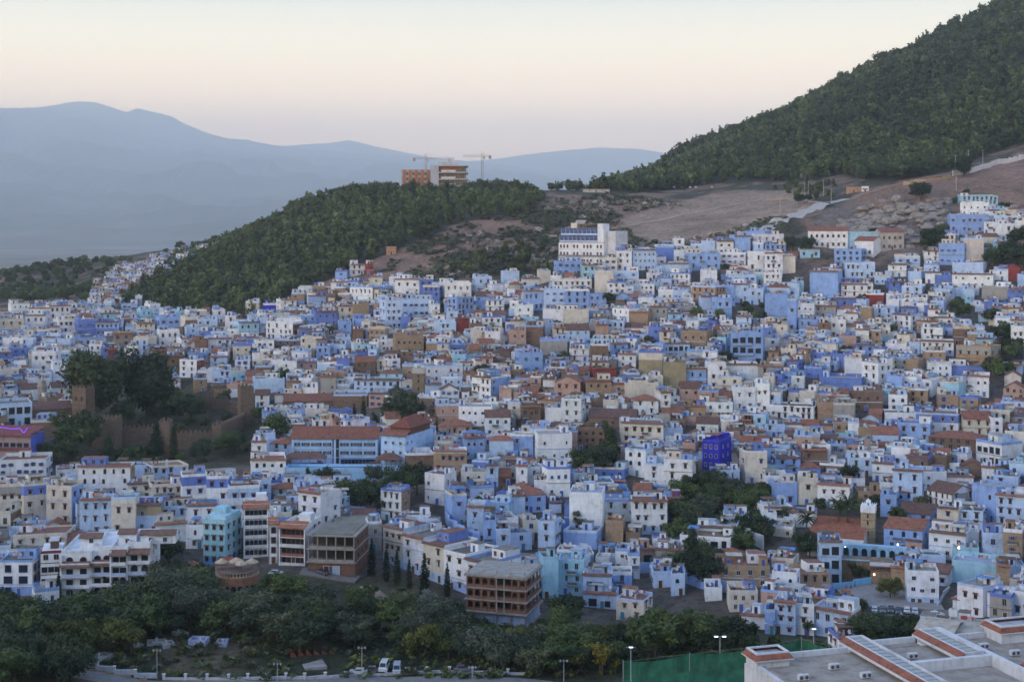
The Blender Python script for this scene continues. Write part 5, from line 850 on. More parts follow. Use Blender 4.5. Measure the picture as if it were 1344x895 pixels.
# school complex in the near corner: flat gravel roofs, white parapets, raised strips with red tile edges
def near_roofs():
    O = Vector((33.6, 200.3, 98.0)); ang = R(16.1); t = Thing('school_complex', O, ang)     # local +x along the far edge, -y towards the camera
    gr = (.36, .31, .26); wh = (.62, .62, .63); tl = (.29, .115, .075); w_ = t.part('wall'); rf = t.part('roof'); pr = t.part('parapet'); ed = t.part('tile_edge'); gl = t.part('skylight')
    w_.box(-.8, 31.7, -40, .3, -16, -.2, wh); w_.box(31.7, 66, -40, 1.2, -16, -.2, wh)
    rf.box(.2, 31.3, -40, -.0, -.2, .0, gr, 'roof'); rf.box(32.4, 66, -40, .9, -.2, .0, gr, 'roof'); rf.box(19, 27.3, .3, 1.7, -.2, .003, gr, 'roof')
    pr.box(4.6, 15.2, -.1, .35, -.2, .75, wh); pr.box(19.2, 27.4, 1.7, 2.1, -16, .8, wh); pr.box(-.9, -.2, -40, -3.5, -.2, .55, wh); pr.box(-.2, .6, -40, -3.5, .0, .38, (.45, .33, .24), 'tile'); pr.box(32.6, 38.5, .9, 1.35, -.2, .8, wh); pr.box(46.5, 66, .9, 1.35, -.2, .8, wh)
    for v in range(-38, 0, 3): rf.box(.6, 15, v, v+.07, .0, .008, (.24, .21, .18), 'roof'); rf.box(32.8, 65, v, v+.07, .0, .008, (.24, .21, .18), 'roof')
    for u in (5, 10, 38, 44, 50): rf.box(u, u+.07, -40, -.2, .009, .016, (.24, .21, .18), 'roof')
    def block(x0, x1, y0, y1, h):
        w_.box(x0, x1, y0, y1, -14, h-.5, wh); ed.box(x0-.5, x1+.5, y0-.5, y1+.5, h-.5, h-.35, wh)
        for s_ in ((x0-.5, y0-.5, x1+.5, y0-.5, x1, y0, x0, y0), (x1+.5, y1+.5, x0-.5, y1+.5, x0, y1, x1, y1), (x0-.5, y1+.5, x0-.5, y0-.5, x0, y0, x0, y1), (x1+.5, y0-.5, x1+.5, y1+.5, x1, y1, x1, y0)):
            ed.quad([(s_[0], s_[1], h-.35), (s_[2], s_[3], h-.35), (s_[4], s_[5], h+.35), (s_[6], s_[7], h+.35)], tl, 'tile')
        para(pr, x0, x1, y0, y1, h+.35, .2, wh, .35); rf.box(x0+.35, x1-.35, y0+.35, y1-.35, h-.34, h+.0, (.40, .40, .42), 'roof')
    block(-.6, 4.4, -3.2, .2, 1.5); block(39, 46, -2.6, 1.6, 2.0)
    t.put('window', win_key('plain', 1, 1.4), (1, -3.22, -3)); 
    def strip(x0, x1, y0, y1):                       # raised roof light: red tiles on the left edge, glass, white wall on the right
        w_.box(x0+.9, x1, y0, y1, -.2, 1.3, wh); para(pr, x0+.9, x1, y0, y1, 1.3, .35, wh, .3); gl.box(x0+1.4, x1-.5, y0+.5, y1-.5, 1.3, 1.42, (.20, .24, .25), 'glass')
        y = y0+1.2
        while y < y1-.6: gl.box(x0+1.4, x1-.5, y, y+.1, 1.43, 1.5, (.5, .5, .5), 'paint'); y += 1.5
        ed.quad([(x0, y0-.1, .95), (x0+.9, y0-.1, 1.6), (x0+.9, y1+.1, 1.6), (x0, y1+.1, .95)], tl, 'tile'); ed.box(x0, x0+.1, y0-.1, y1+.1, .6, .94, wh)
    strip(15.2, 18.9, -40, 2.2); strip(27.4, 31.4, -9.5, 2.6)
    pr.box(19.0, 31.6, -11.0, -10.2, .0, 1.45, wh); pr.box(31.6, 32.4, -40, 3.2, -.2, 1.5, wh)
    block(34, 50, -19, -15, 1.3)
    t.build('large flat roofed white building in the near corner with red tile edged roof lights', 'building')
    RECTS.append((975, 1400, 835, 900, 200)); lm('the big flat roofs in the near corner', 1150, 870)
    i = 0; labs = 'by the near edge of the first flat roof;beside the tile edged corner block;in the middle of the first flat roof;alone on the roof between the two raised strips;on the far flat roof beside the second raised strip;on the far flat roof below the raised corner block;in the middle of the far flat roof;farthest out on the far flat roof'.split(';')
    for (u, v) in ((3.2, -9.5), (9.5, -6.5), (11.8, -11), (22.6, -5.2), (35, -4), (37.4, -8), (41, -10.5), (45, -9)):
        p = Matrix.Rotation(ang, 4, 'Z') @ Vector((u, v, 0)); t = Thing('air_conditioner', O+p, ang); c_ = t.part('casing'); c_.box(-.75, .0, -.3, .3, .12, .85, (.6, .6, .6), 'paint'); c_.box(.06, .75, -.3, .3, .12, .85, (.58, .58, .58), 'paint')
        g = t.part('fan_grille'); 
        for q in (-.38, .4): g.tube((q, -.31, .48), (q, -.34, .48), .26, .26, (.08, .08, .09), n=10)
        f_ = t.part('foot'); f_.box(-.7, -.6, -.3, .3, 0, .12, (.2, .2, .2), 'paint'); f_.box(.6, .7, -.3, .3, 0, .12, (.2, .2, .2), 'paint'); t.build('white twin rooftop air conditioner '+labs[i], 'air conditioner'); i += 1
    # tree in a light well between strips is skipped; neighbouring low sheds
    for a in ((1205, 1248, 828, 846, 'low white shed with wide beige metal roof behind the big flat roofs', (.46, .41, .34)), (1245, 1290, 832, 850, 'low white store with grey beige roof and two dark windows behind the big flat roofs', (.40, .37, .32))):
        loc, rz, W, D, H = site(a[0], a[1], a[2], a[3], 0, D=9, Y=262, rel=R(-14)); t = Thing('shed', loc, rz); t.part('wall').box(-W/2, W/2, 0, D, -8, H, Wc); r_ = t.part('roof'); r_.gable(-W/2, W/2, 0, D, H, .9, a[5], wall=Wc, ov=.5, mat='roof'); wrow(t, win_key('plain', 1.2, 1.1), 2, -W/2, W/2, H-1.7); t.build(a[4], 'shed')
near_roofs()
def sports_ground():
    # green netting round the pitch
    P = [(818, 868, 262), (905, 858, 262), (1000, 848, 262), (1052, 838, 264), (1110, 852, 250)]; t = Thing('sports_netting', (0, 0, 0)); n_ = t.part('net'); ps = t.part('post'); pts = [W3(*p) for p in P]; zb = 74
    for a, b_ in zip(pts, pts[1:]):
        m = 12
        for i in range(m):
            u, v = i/m, (i+1)/m; A = [a[q]+(b_[q]-a[q])*u for q in range(3)]; B = [a[q]+(b_[q]-a[q])*v for q in range(3)]; sa, sb = -.5*math.sin(u*math.pi), -.5*math.sin(v*math.pi)
            n_.quad([(A[0], A[1]+sa*2, zb), (B[0], B[1]+sb*2, zb), (B[0], B[1], B[2]+sb), (A[0], A[1], A[2]+sa)], (.020, .115, .066), 'net'); n_.quad([(A[0], A[1]+sa*2-5, zb-3), (B[0], B[1]+sb*2-5, zb-3), (B[0], B[1]-.3, B[2]+sb-3), (A[0], A[1]-.3, A[2]+sa-3)], (.018, .10, .056), 'net')
    rp_ = t.part('rope')
    for a, b_ in zip(pts, pts[1:]):
        rp_.tube(a, b_, .05, .05, (.10, .16, .13))
        for u in (.2, .4, .6, .8): q = [a[i]+(b_[i]-a[i])*u for i in range(3)]; rp_.tube((q[0], q[1]-.6, zb), (q[0], q[1]-.1, q[2]-.4), .04, .04, (.06, .12, .09))
    for p in pts: ps.cyl(p[0], p[1], zb-6, p[2]+.3, .08, .08, (.3, .35, .33))
    t.build('tall green netting hung on posts around the sports pitch', 'netting')
    b = MB(); b.box(-24, 45, 0, 44, -1, 0, (.03, .16, .08), 'paving'); o = link('pitch', b.mesh('pitch'), None, (W3(890, 880, 250)[0]-6, 218, 73.0)); tag(o, 'green artificial turf pitch beside the big flat roofs', 'pitch')
    for px, py, Y, h, lab in ((828, 849, 258, 15, 'floodlight mast with one lit lamp at the near end of the green netting'), (945, 835, 266, 16, 'floodlight mast with two lit lamps rising behind the green netting'), (1068, 825, 262, 14, 'floodlight mast with one long lit lamp beside the palm by the netting')):
        x, _, z = W3(px, py, Y); t = Thing('floodlight_mast', (x, Y, z-h)); t.part('pole').cyl(0, 0, 0, h, .13, .07, (.42, .44, .46)); l = t.part('lamp_head')
        for q in ((-.75, .75) if px == 945 else (0,)): l.box(q-.4, q+.4, -.3, .2, h, h+.14, (.5, .5, .5), 'paint'); g = l.sub('lamp'); g.box(q-.35, q+.35, -.34, -.31, h, h+.12, (1, 1, 1), 'lamp_cool')
        l.box(-.9, .9, -.05, .05, h-.08, h-.0, (.4, .4, .4), 'paint'); t.build(lab, 'floodlight')
sports_ground()
# ---------------- roads, walls, lamps, cars, people ----------------
def drape(name, pts, wid, col, lift=.25, step=3.0, mat='paving', world=False):
    P = [Vector(p if world else ground(*p)) for p in pts]; V, Fc, path = [], [], []
    for a, b_ in zip(P, P[1:]):
        n = max(1, int((b_-a).xy.length/step)); path += [a.lerp(b_, i/n).xy for i in range(n)]
    path.append(P[-1].xy)
    for _ in range(3): path = [path[0]]+[(path[i-1]+path[i]*2+path[i+1])/4 for i in range(1, len(path)-1)]+[path[-1]]
    L = []
    for i, p in enumerate(path):
        d = (path[min(i+1, len(path)-1)]-path[max(i-1, 0)]).normalized(); nn = Vector((-d.y, d.x)); w_ = wid*(1+.12*math.sin(i*.7))
        zs = zt([p.x-nn.x*w_/2, p.x, p.x+nn.x*w_/2], [p.y-nn.y*w_/2, p.y, p.y+nn.y*w_/2]); zz = max(zs)+lift if wid < 12 else None
        L.append([(p.x+nn.x*w_*k/2, p.y+nn.y*w_*k/2, (zz if zz else zs[k+1]+lift)) for k in (-1, 0, 1)])
    b = MB(); 
    for a, c_ in zip(L, L[1:]):
        b.quad([a[0], c_[0], c_[1], a[1]], col, mat); b.quad([a[1], c_[1], c_[2], a[2]], col, mat)
        for k in (0, 2): b.quad([a[k], c_[k], (c_[k][0], c_[k][1], c_[k][2]-1.5), (a[k][0], a[k][1], a[k][2]-1.5)], col, mat)
    o = link(name, b.mesh(name)); tag(o, kind='structure'); return L
Lr = drape('road', [(-60, 872), (60, 880), (120, 891), (205, 902), (300, 904), (400, 903), (480, 899), (620, 896), (700, 898), (840, 908)], 6, (.19, .18, .17), .5)
drape('road', [(930, 334), (975, 315), (1010, 300), (1050, 283), (1085, 268), (1110, 262)], 11, (.40, .37, .34), .35)
drape('path', [(1085, 268), (1040, 262), (1000, 262), (940, 274), (880, 287), (820, 298), (790, 302)], 4.5, (.36, .29, .23), .2)
drape('path', [(705, 300), (712, 303), (720, 308), (735, 314), (748, 318)], 3.5, (.38, .30, .24), .3)
drape('path', [(1120, 262), (1160, 247), (1200, 238), (1240, 230), (1300, 216), (1344, 207)], 6, (.26, .17, .12), .3)
drape('path', [(480, 770), (505, 790), (512, 815), (507, 838)], 4, (.24, .18, .13), .2)
drape('road', [(1060, 745+30), (1085, 785), (1110, 800), (1150, 805), (1205, 805), (1245, 812)], 12, (.17, .165, .16), .3)
drape('road', [(395, 752), (430, 755), (470, 762)], 7, (.2, .18, .16), .4)
def plaza():
    pts = [(1092, 774), (1145, 762), (1172, 775), (1235, 797), (1240, 805), (1120, 803)]
    P = [ground(*p) for p in pts]; zz = max(p[2] for p in P)-.2; b = MB(); b.prism([(p[0], p[1]) for p in P], zz-3, zz+.3, (.27, .25, .235), 'paving'); tag(link('square', b.mesh('square')), kind='structure')
    for i in range(len(P)): FOOT.append((*P[i][:2], 0, 16, 16))
    FOOT.append((sum(p[0] for p in P)/6, sum(p[1] for p in P)/6, 0, 26, 22)); return zz+.3
ZP = plaza()
def low_wall(name, pts, h, col, lab, th=.35, posts=0, cap=None, base=2.0, mat='plaster'):
    P = [Vector(ground(*p)) for p in pts]; t = Thing(name, P[0]); b = t.part('wall'); pp = t.part('post') if posts else None
    for a, c_ in zip(P, P[1:]):
        n = max(1, int((c_-a).xy.length/4)); ang = math.atan2(c_.y-a.y, c_.x-a.x)
        for i in range(n):
            p, q = a.lerp(c_, i/n), a.lerp(c_, (i+1)/n); z = max(z1(p.x, p.y), z1(q.x, q.y)); L = (q-p).xy.length; mm = Matrix.Translation((p.x-P[0].x, p.y-P[0].y, z-P[0].z)) @ Matrix.Rotation(ang, 4, 'Z')
            k = MB(); k.box(0, L, -th/2, th/2, -base, h, col, mat)
            if cap: k.box(0, L, -th/2-.06, th/2+.06, h, h+.12, cap)
            b.add(k, mm)
            if posts: k = MB(); k.box(-.28, .28, -.3, .3, -.2, h+.75, (.6, .6, .6)); k.box(-.38, .38, -.4, .4, h+.75, h+.9, (.62, .62, .62)); pp.add(k, mm)
    t.build(lab, 'wall'); return P
low_wall('road_wall', [(-40, 860), (55, 865), (105, 876), (150, 885), (205, 893)], 1.0, (.55, .55, .58), 'curving white roadside wall with posts on an ochre stone base', posts=1, base=.2)
low_wall('retaining_wall', [(50, 872), (105, 883), (150, 891), (215, 899)], .4, (.38, .25, .15), 'ochre stone retaining wall under the curving white roadside wall', base=4, mat='brick')
low_wall('road_wall', [(215, 895), (300, 894), (400, 893), (480, 888), (560, 886), (620, 885), (690, 888)], .6, (.52, .52, .54), 'long low roadside wall with white posts behind the parked vans', posts=1)
low_wall('garden_wall', [(836, 752), (868, 753), (895, 763), (920, 773), (955, 779), (985, 784)], 3.2, (.34, .46, .75), 'long pale blue wall stepping past the conifer down to the kiosk')
low_wall('garden_wall', [(968, 705), (985, 712), (1002, 722)], 3.6, (.62, .62, .62), 'plain white wall of the garden beside the flat roofed villa')
low_wall('garden_wall', [(1092, 779), (1120, 775), (1143, 770)], 2.6, (.20, .45, .68), 'turquoise blue wall along the upper side of the square', base=3)
low_wall('garden_wall', [(457, 676), (480, 680), (498, 683)], 3, (.38, .48, .72), 'pale blue wall between the grove and the tan sided white house')
low_wall('garden_wall', [(585, 685), (590, 695), (610, 708), (630, 716)], 3.4, (.34, .46, .76), 'curving blue wall above the diagonal row of houses')
low_wall('garden_wall', [(1312, 800), (1322, 790), (1344, 782), (1370, 778)], 1.2, (.55, .55, .58), 'curved white parapet of the ramp in the town corner')
low_wall('garden_wall', [(1222, 812), (1230, 800), (1238, 785), (1246, 772)], .7, (.55, .55, .56), 'white stair parapet climbing beside the white house with blue dado')
low_wall('garden_wall', [(1250, 232), (1280, 226), (1310, 216), (1344, 209)], 3.0, (.60, .60, .62), 'stepped white wall climbing the slope under the mountain woods', base=3)
low_wall('garden_wall', [(1185, 244), (1215, 240), (1248, 234)], 2.0, (.38, .28, .2), 'broken ochre wall leading to the stepped white wall', base=3)
low_wall('garden_wall', [(1160, 832), (1200, 824), (1205, 824)], .9, (.55, .55, .55), 'low white kerb wall below the parked cars')
for px0, px1, pt, pb, c, lab, Y in ((1170, 1180, 220, 228, Wc, 'small white cube building at the edge of the mountain wood', 0), (1111, 1130, 246, 253, (.42, .24, .14), 'low orange brown hut beside the upper road', 0), (905, 921, 214, 223, Wc, 'small white house hidden in the mountain trees above the terrace', 0), (507, 520, 325, 335, (.42, .22, .14), 'small pinkish ruin at the end of the hill track', 0), (1131, 1140, 245, 252, Wc, 'tiny white hut beside the orange brown hut', 0), (1050, 1060, 228, 234, (.35, .25, .2), 'tiny brown hut under the mountain wood', 0), (765, 800, 249, 253, (.4, .4, .38), 'low grey wall house on the saddle beside the wood', 0)):
    loc, rz, W, D, H = site(px0, px1, pt, pb, 0, D=6, **({'Y': Y} if Y else {})); t = Thing('hut', loc, rz); t.part('wall').box(-W/2, W/2, 0, D, -6, H, c); t.part('roof').box(-W/2-.2, W/2+.2, -.2, D+.2, H, H+.25, (.4, .35, .3), 'roof'); wrow(t, win_key('plain', .9, 1), 2, -W/2, W/2, 1.2); t.put('door', door_key((.1, .05, .03)), (0, -.02, 0)); t.build(lab, 'hut')
def car(px, py, col, rz, lab, grp, van=False, z=None, Y=None):
    if Y: x, z = (px-672)/F*Y, ZC+(PYH-py)/F*Y
    else:
        g = ground(px, py); x, Y = g[0], g[1]; z = z if z is not None else g[2]+.45
    t = Thing('van' if van else 'car', (x, Y, z), rz); L, Wd, H = (5.0, 1.95, 2.1) if van else (4.2, 1.75, 1.45); b = t.part('body'); hb = .95 if not van else 1.15
    side = [(-L/2, .3), (L/2, .3), (L/2, hb-.1), (L/2-.4, hb), (L/2-(1.0 if not van else .5), hb+.02), (L/2-(1.7 if not van else 1.2), H), (-L/2+(.9 if not van else .15), H), (-L/2+.15, hb+.05), (-L/2, hb-.15)]
    n = len(b.v); k = len(side); ins = [0 if p[1] <= hb else .16 for p in side]
    b.v += [(p[0], -Wd/2+i_, p[1]) for p, i_ in zip(side, ins)]+[(p[0], Wd/2-i_, p[1]) for p, i_ in zip(side, ins)]
    b.f.append(tuple(n+i for i in range(k))); b.f.append(tuple(n+2*k-1-i for i in range(k)))
    for i in range(k): b.f.append((n+(i+1) % k, n+i, n+k+i, n+k+(i+1) % k))
    b.m += ['car']*(k+2); b.c += [col]*(k+2); g = t.part('window'); gc = (.015, .018, .022)
    xf, xb, y = L/2-(1.05 if not van else .55), -L/2+(.95 if not van else .3), Wd/2-.14
    for s_ in (-1, 1): g.quad([(xb, s_*(y+.03), hb+.1), (xf-.35, s_*(y+.03), hb+.1), (xf-.75, s_*(y+.03), H-.1), (xb+.1, s_*(y+.03), H-.1)][::s_], gc, 'glass')
    g.quad([(xf+.02, -y+.1, hb+.08), (xf+.02, y-.1, hb+.08), (xf-.6, y-.15, H-.06), (xf-.6, -y+.15, H-.06)], gc, 'glass'); g.quad([(-L/2+.12, y-.15, hb+.15), (-L/2+.12, -y+.15, hb+.15), (-L/2+(.75 if not van else .13), -y+.2, H-.1), (-L/2+(.75 if not van else .13), y-.2, H-.1)], gc, 'glass')
    for wx in (-L/2+.8, L/2-.85):
        for s_ in (-1, 1): w_ = t.part('wheel'); w_.tube((wx, s_*(Wd/2-.2), .32), (wx, s_*(Wd/2+.02), .32), .32, .32, (.02, .02, .02), n=10); w_.sub('rim').tube((wx, s_*(Wd/2+.02), .32), (wx, s_*(Wd/2+.04), .32), .18, .18, (.35, .35, .37), n=8)
    for s_ in (-1, 1): h_ = t.part('headlight'); h_.box(L/2-.02, L/2+.03, s_*.62-.18, s_*.62+.18, .58, .76, (.6, .6, .6), 'glass'); h_ = t.part('tail_light'); h_.box(-L/2-.03, -L/2+.02, s_*.66-.12, s_*.66+.12, .6, .8, (.3, .02, .02), 'glass')
    t.build(lab, 'van' if van else 'car', grp); return t
G1 = 'cars parked in a row below the square'
for i, (c, nm) in enumerate((((.35, .42, .48), 'pale silver car first in the row below the square, next to the tree'), ((.12, .14, .15), 'dark grey car second in the row below the square'), ((.06, .07, .09), 'black car third in the row below the square'), ((.05, .08, .10), 'dark teal car fourth in the row below the square'), ((.55, .56, .57), 'white car fifth in the row below the square'), ((.38, .42, .46), 'silver car last in the row below the square'))):
    car(1148+i*10.6, 806+i*.2, c, R(-98)+R(-8), nm, G1, z=ZP+.0 if 0 else None)
car(1229, 812, (.6, .6, .6), R(10), 'white car parked by the ramp wall below the white house', G1)
car(1190, 813, (.08, .09, .1), R(170), 'dark car passing in front of the parked row', None)
G2 = 'vehicles parked along the lower road'
car(504, 884, (.62, .62, .62), R(-95), 'white van parked nose out behind the roadside wall', G2, True); car(521, 885, (.40, .44, .5), R(-88), 'pale grey van with dark windscreen beside the white van', G2, True)
car(470, 887, (.45, .46, .48), R(175), 'silver car parked nearest the tall street lamp on the lower road', G2); car(486, 887, (.08, .08, .09), R(178), 'black car between the silver car and the white van', G2); car(607, 884, (.12, .12, .14), R(3), 'dark car parked alone by the white posts of the lower road', G2); car(424, 757, (.05, .05, .06), R(-35), 'black car parked beneath the open concrete bays', None); car(362, 757, (.45, .46, .48), R(0), 'silver car on the bank road below the white flats', None)
for i in range(9):
    car(856+i*9.5+(i % 3), 248, [(.6, .6, .6), (.45, .47, .5), (.1, .1, .12)][(i*2) % 3], R(90-(i % 2)*180), '%s car on the high terrace below the mountain wood, %s' % (['white', 'silver', 'black'][(i*2) % 3], ('first', 'second', 'third', 'fourth', 'fifth', 'sixth', 'seventh', 'eighth', 'ninth')[i]+' in the row'), 'cars parked on the high terrace')
car(979, 298, (.55, .55, .55), R(30), 'white car standing on the verge of the pale hill road', None); car(1025, 295, (.06, .06, .07), R(30), 'black car climbing the pale hill road', None); car(1087, 271, (.3, .38, .5), R(60), 'pale blue truck like car at the top of the pale hill road', None, True)
def street_lamp(px, pt, pb, lab, Y=None, h=8):
    g = ground(px, pb) if not Y else W3(px, pb, Y); x, Y, z = g; h = (pb-pt)/F*Y; t = Thing('street_lamp', (x, Y, z)); t.part('pole').cyl(0, 0, -.5, h, .11, .06, (.45, .46, .48)); a = t.part('arm')
    for s_ in (-1, 1): a.tube((0, 0, h-.6), (s_*.8, 0, h-.2), .05, .04, (.45, .46, .48)); l = t.part('lantern'); l.cyl(s_*.8, 0, h-.75, h-.25, .1, .24, (.5, .52, .56), 'paint', 8); l.cyl(s_*.8, 0, h-.25, h-.1, .26, .08, (.2, .2, .22), 'paint', 8)
    t.build(lab, 'street lamp', 'street lamps along the lower road')
for a in ((64, 851, 878, 'white twin street lamp at the start of the curving roadside wall'), (206, 853, 894, 'white twin street lamp where the curving wall meets the straight wall'), (364, 869, 896, 'short white street lamp beside the brown clearing'), (475, 849, 895, 'tall white street lamp next to the parked silver car'), (620, 874, 893, 'short white street lamp by the lone dark car'), (740, 866, 898, 'white street lamp before the yellow tree')): street_lamp(*a)
def pole(px, pt, pb, lab):
    x, Y, z = ground(px, pb); h = (pb-pt)/F*Y; t = Thing('power_pole', (x, Y, z)); t.part('pole').cyl(0, 0, -.5, h, .2, .13, (.42, .40, .38)); t.part('crossarm').box(-1.1, 1.1, -.08, .08, h-.9, h-.72, (.3, .28, .26), 'paint'); t.build(lab, 'power pole', 'power poles on the upper slopes')
for a in ((1024, 260, 284, 'power pole standing on the dry field beside the pale road'), (1056, 240, 262, 'power pole before the small trees at the road bend'), (1061, 238, 258, 'power pole behind the one at the road bend'), (1081, 236, 258, 'power pole between the road bend and the orange brown hut'), (1091, 247, 264, 'short power pole at the top of the pale road'), (1254, 203, 228, 'tall power pole at the foot of the stepped white wall'), (1271, 197, 222, 'tall power pole beside the middle of the stepped white wall'), (1255, 232, 250, 'power pole on the bare slope below the stepped white wall'), (1290, 196, 216, 'power pole above the stepped white wall')): pole(*a)
# people: one continuous body grown round a skeleton, hair and clothes as children
def person(px, py, top, legs, rz, walk, lab, z=None, skirt=False):
    g = ground(px, py); zz = z if z is not None else g[2]+.5; e = link('person', None, None, (g[0], g[1], zz), rz); tag(e, lab, 'person'); s = .32*walk
    J = dict(p=(0, 0, .95), c=(0, 0, 1.30), n=(0, 0, 1.47), h0=(0, -.01, 1.56), h1=(0, -.01, 1.68), l1=(.1, -s*.45, .5), l2=(.1, -s*.2 if walk else 0, .07), l3=(.1, -s*.2-.14, .03), r1=(-.1, s*.2, .5), r2=(-.1, s, .1), r3=(-.1, s-.13, .04), ls=(.19, 0, 1.41), le=(.25, s*.35, 1.13), lh=(.26, s*.2-.1, .87), rs=(-.19, 0, 1.41), re=(-.25, -s*.2, 1.13), rh=(-.26, -s*.6-.08, .88))
    E = [('p', 'c'), ('c', 'n'), ('n', 'h0'), ('h0', 'h1'), ('p', 'l1'), ('l1', 'l2'), ('l2', 'l3'), ('p', 'r1'), ('r1', 'r2'), ('r2', 'r3'), ('c', 'ls'), ('ls', 'le'), ('le', 'lh'), ('c', 'rs'), ('rs', 're'), ('re', 'rh')]
    rad = dict(p=.15, c=.16, n=.06, h0=.085, h1=.095, l1=.07, l2=.045, l3=.035, r1=.07, r2=.045, r3=.035, ls=.07, le=.045, lh=.035, rs=.07, re=.045, rh=.035); ks = list(J)
    import bmesh
    def mk_(nm, joints, edges, grow, col, par):
        me = bpy.data.meshes.new(nm); bm = bmesh.new(); lay = bm.verts.layers.skin.verify(); vs_ = {}
        for k in ks:
            if k in joints: v = bm.verts.new(J[k]); v[lay].radius = (rad[k]*grow,)*2; v[lay].use_root = (k == 'p' or (k == 'c' and 'p' not in joints) or (k == 'h0' and len(joints) == 2)); vs_[k] = v
        for a, b_ in edges:
            if a in vs_ and b_ in vs_: bm.edges.new((vs_[a], vs_[b_]))
        bm.to_mesh(me); bm.free(); o = link(nm, me, par); o.modifiers.new('skin', 'SKIN'); o.modifiers.new('sub', 'SUBSURF').render_levels = 1
        m = bpy.data.materials.new(nm); m.use_nodes = True; m.node_tree.nodes['Principled BSDF'].inputs['Base Color'].default_value = (*col, 1); me.materials.append(m)
    mk_('body', ks, E, 1, (.28, .16, .11), e); mk_('shirt', 'p c ls le rs re'.split(), E, 1.18, top, e); mk_('trousers', 'p l1 l2 r1 r2'.split(), E, 1.16, legs, e)
    hr = MB(); hr.cyl(0, .02, 1.66, 1.79, .105, .05, (.02, .015, .012), 'paint', 8); link('hair', hr.mesh('hair'), e)
for a in ((1111, 781, (.03, .03, .04), (.03, .03, .05), 2.8, 0, 'person in dark clothes standing nearest the car park end of the turquoise wall'), (1117, 779, (.3, .3, .32), (.04, .04, .06), .4, 1, 'person in grey top walking in front of the turquoise wall'), (1122, 777, (.04, .04, .05), (.05, .05, .06), -2, 1, 'person in black by the upper end of the turquoise wall'), (1150, 770, (.25, .05, .05), (.03, .03, .05), 1, 1, 'person in dark red crossing the top of the square'), (1156, 784, (.04, .05, .09), (.03, .03, .03), 2, 0, 'person in navy standing in the middle of the square')): person(a[0], a[1], a[2], a[3], a[4], a[5], a[6], z=ZP)
for a in ((537, 888, (.05, .05, .06), (.03, .03, .05), 0, 1, 'person in black walking past the pale grey van'), (545, 888, (.3, .3, .33), (.04, .04, .07), 1, 0, 'person in light grey standing by the roadside wall'), (558, 888, (.06, .1, .25), (.03, .03, .05), -1, 1, 'person in blue walking along the roadside wall'), (640, 890, (.04, .04, .04), (.05, .05, .08), 2, 1, 'person in black walking alone towards the bend'), (590, 889, (.3, .06, .06), (.04, .04, .05), .5, 0, 'person in red top beside the white posts')): person(*a)
def tombs():
    for i, (px, py, w_, h_, lab) in enumerate(((258, 848, 22, 9, 'pale blue tomb enclosure in the overgrown cemetery'), (290, 850, 14, 6, 'small blue washed tomb beside the tomb enclosure'), (205, 848, 24, 4, 'long white grave wall on the upper side of the cemetery'), (183, 853, 12, 4, 'white grave slab next to the tall street lamp'), (222, 852, 16, 5, 'whitewashed grave in the shrubs between wall and enclosure'), (240, 836, 14, 4, 'small white grave at the top of the cemetery'), (115, 874, 18, 5, 'pale stone foundation just inside the curving wall'), (140, 866, 18, 5, 'low grey rubble foundation uphill of the curving wall'))):
        loc, rz, W, D, H = site(px-w_/2, px+w_/2, py-h_, py, 0, D=3, rel=R(-20+i*9)); t = Thing('grave', loc, rz); b = t.part('enclosure'); c = (.34, .40, .56) if i < 2 else (.36, .36, .34); para(b, -W/2, W/2, 0, 3.5, -1, 1+min(H, 1.4), c, .3); t.part('slab').box(-W/4, W/4, .8, 2.4, -.5, .5, (.45, .45, .45)); hs = t.part('headstone'); hs.box(-.25, .25, 2.5, 2.7, 0, 1.3, (.55, .55, .55)); t.build(lab, 'grave')
tombs()
def ruin():
    loc, rz, W, D, H = site(390, 440, 866, 880, 0, D=9, rel=R(12)); t = Thing('ruin', loc, rz); b = t.part('floor_slab'); b.box(-W/2+2, W/2-2, 0, 8, -1, .6, (.33, .31, .30), 'roof'); w_ = t.part('brick_wall')
    for i in range(6): u = -W/2+i*2.0; w_.vprism([(u, .2), (u+2.2, .2), (u+.3, 3.2-i*.35), (u, 3.2-i*.35)], 8+.2*i, 8.5+.2*i, (.22, .08, .06), 'brick')
    t.build('roofless ruin with stepped red brick wall stubs and a bare concrete slab', 'ruin')
ruin()
# ---------------- the rest of the medina ----------------
BARE = [P_("543,690 548,662 600,655 596,690"), P_("1085,770 1145,755 1245,790 1245,812 1100,808"), P_("930,428 945,402 1005,402 1005,428"), P_("1240,400 1262,395 1344,470 1340,502 1300,505 1295,440 1245,430"), P_("448,645 545,612 560,660 500,690 455,690"),
        P_("690,690 880,690 880,700 700,700"), P_("755,625 752,596 775,582 812,560 815,600 806,628"), P_("1145,352 1150,330 1205,330 1210,352"), P_("1030,385 1035,352 1090,352 1090,385"), P_("456,568 456,535 560,535 556,566"), P_("0,560 90,560 95,628 60,630 60,600 0,600"), P_("1240,760 1240,700 1250,700 1250,760"), P_("830,770 905,760 960,785 900,800 830,800"), P_("1000,700 1060,640 1160,650 1180,690 1060,740 1000,760"), P_("205,735 215,720 265,735 265,760 205,790"), P_("1275,345 1344,340 1344,365 1290,362"), P_("70,640 215,570 330,570 345,590 230,634")]
RECTS += [(448, 550, 640, 674, 470), (360, 450, 630, 650, 480), (90, 335, 470, 625, 560), (870, 1012, 645, 735, 425), (1015, 1060, 690, 760, 400), (755, 812, 560, 622, 535), (1240, 1344, 400, 500, 640), (930, 1005, 405, 430, 690), (458, 556, 520, 566, 570), (1085, 1245, 740, 812, 385), (1055, 1180, 668, 740, 400)]
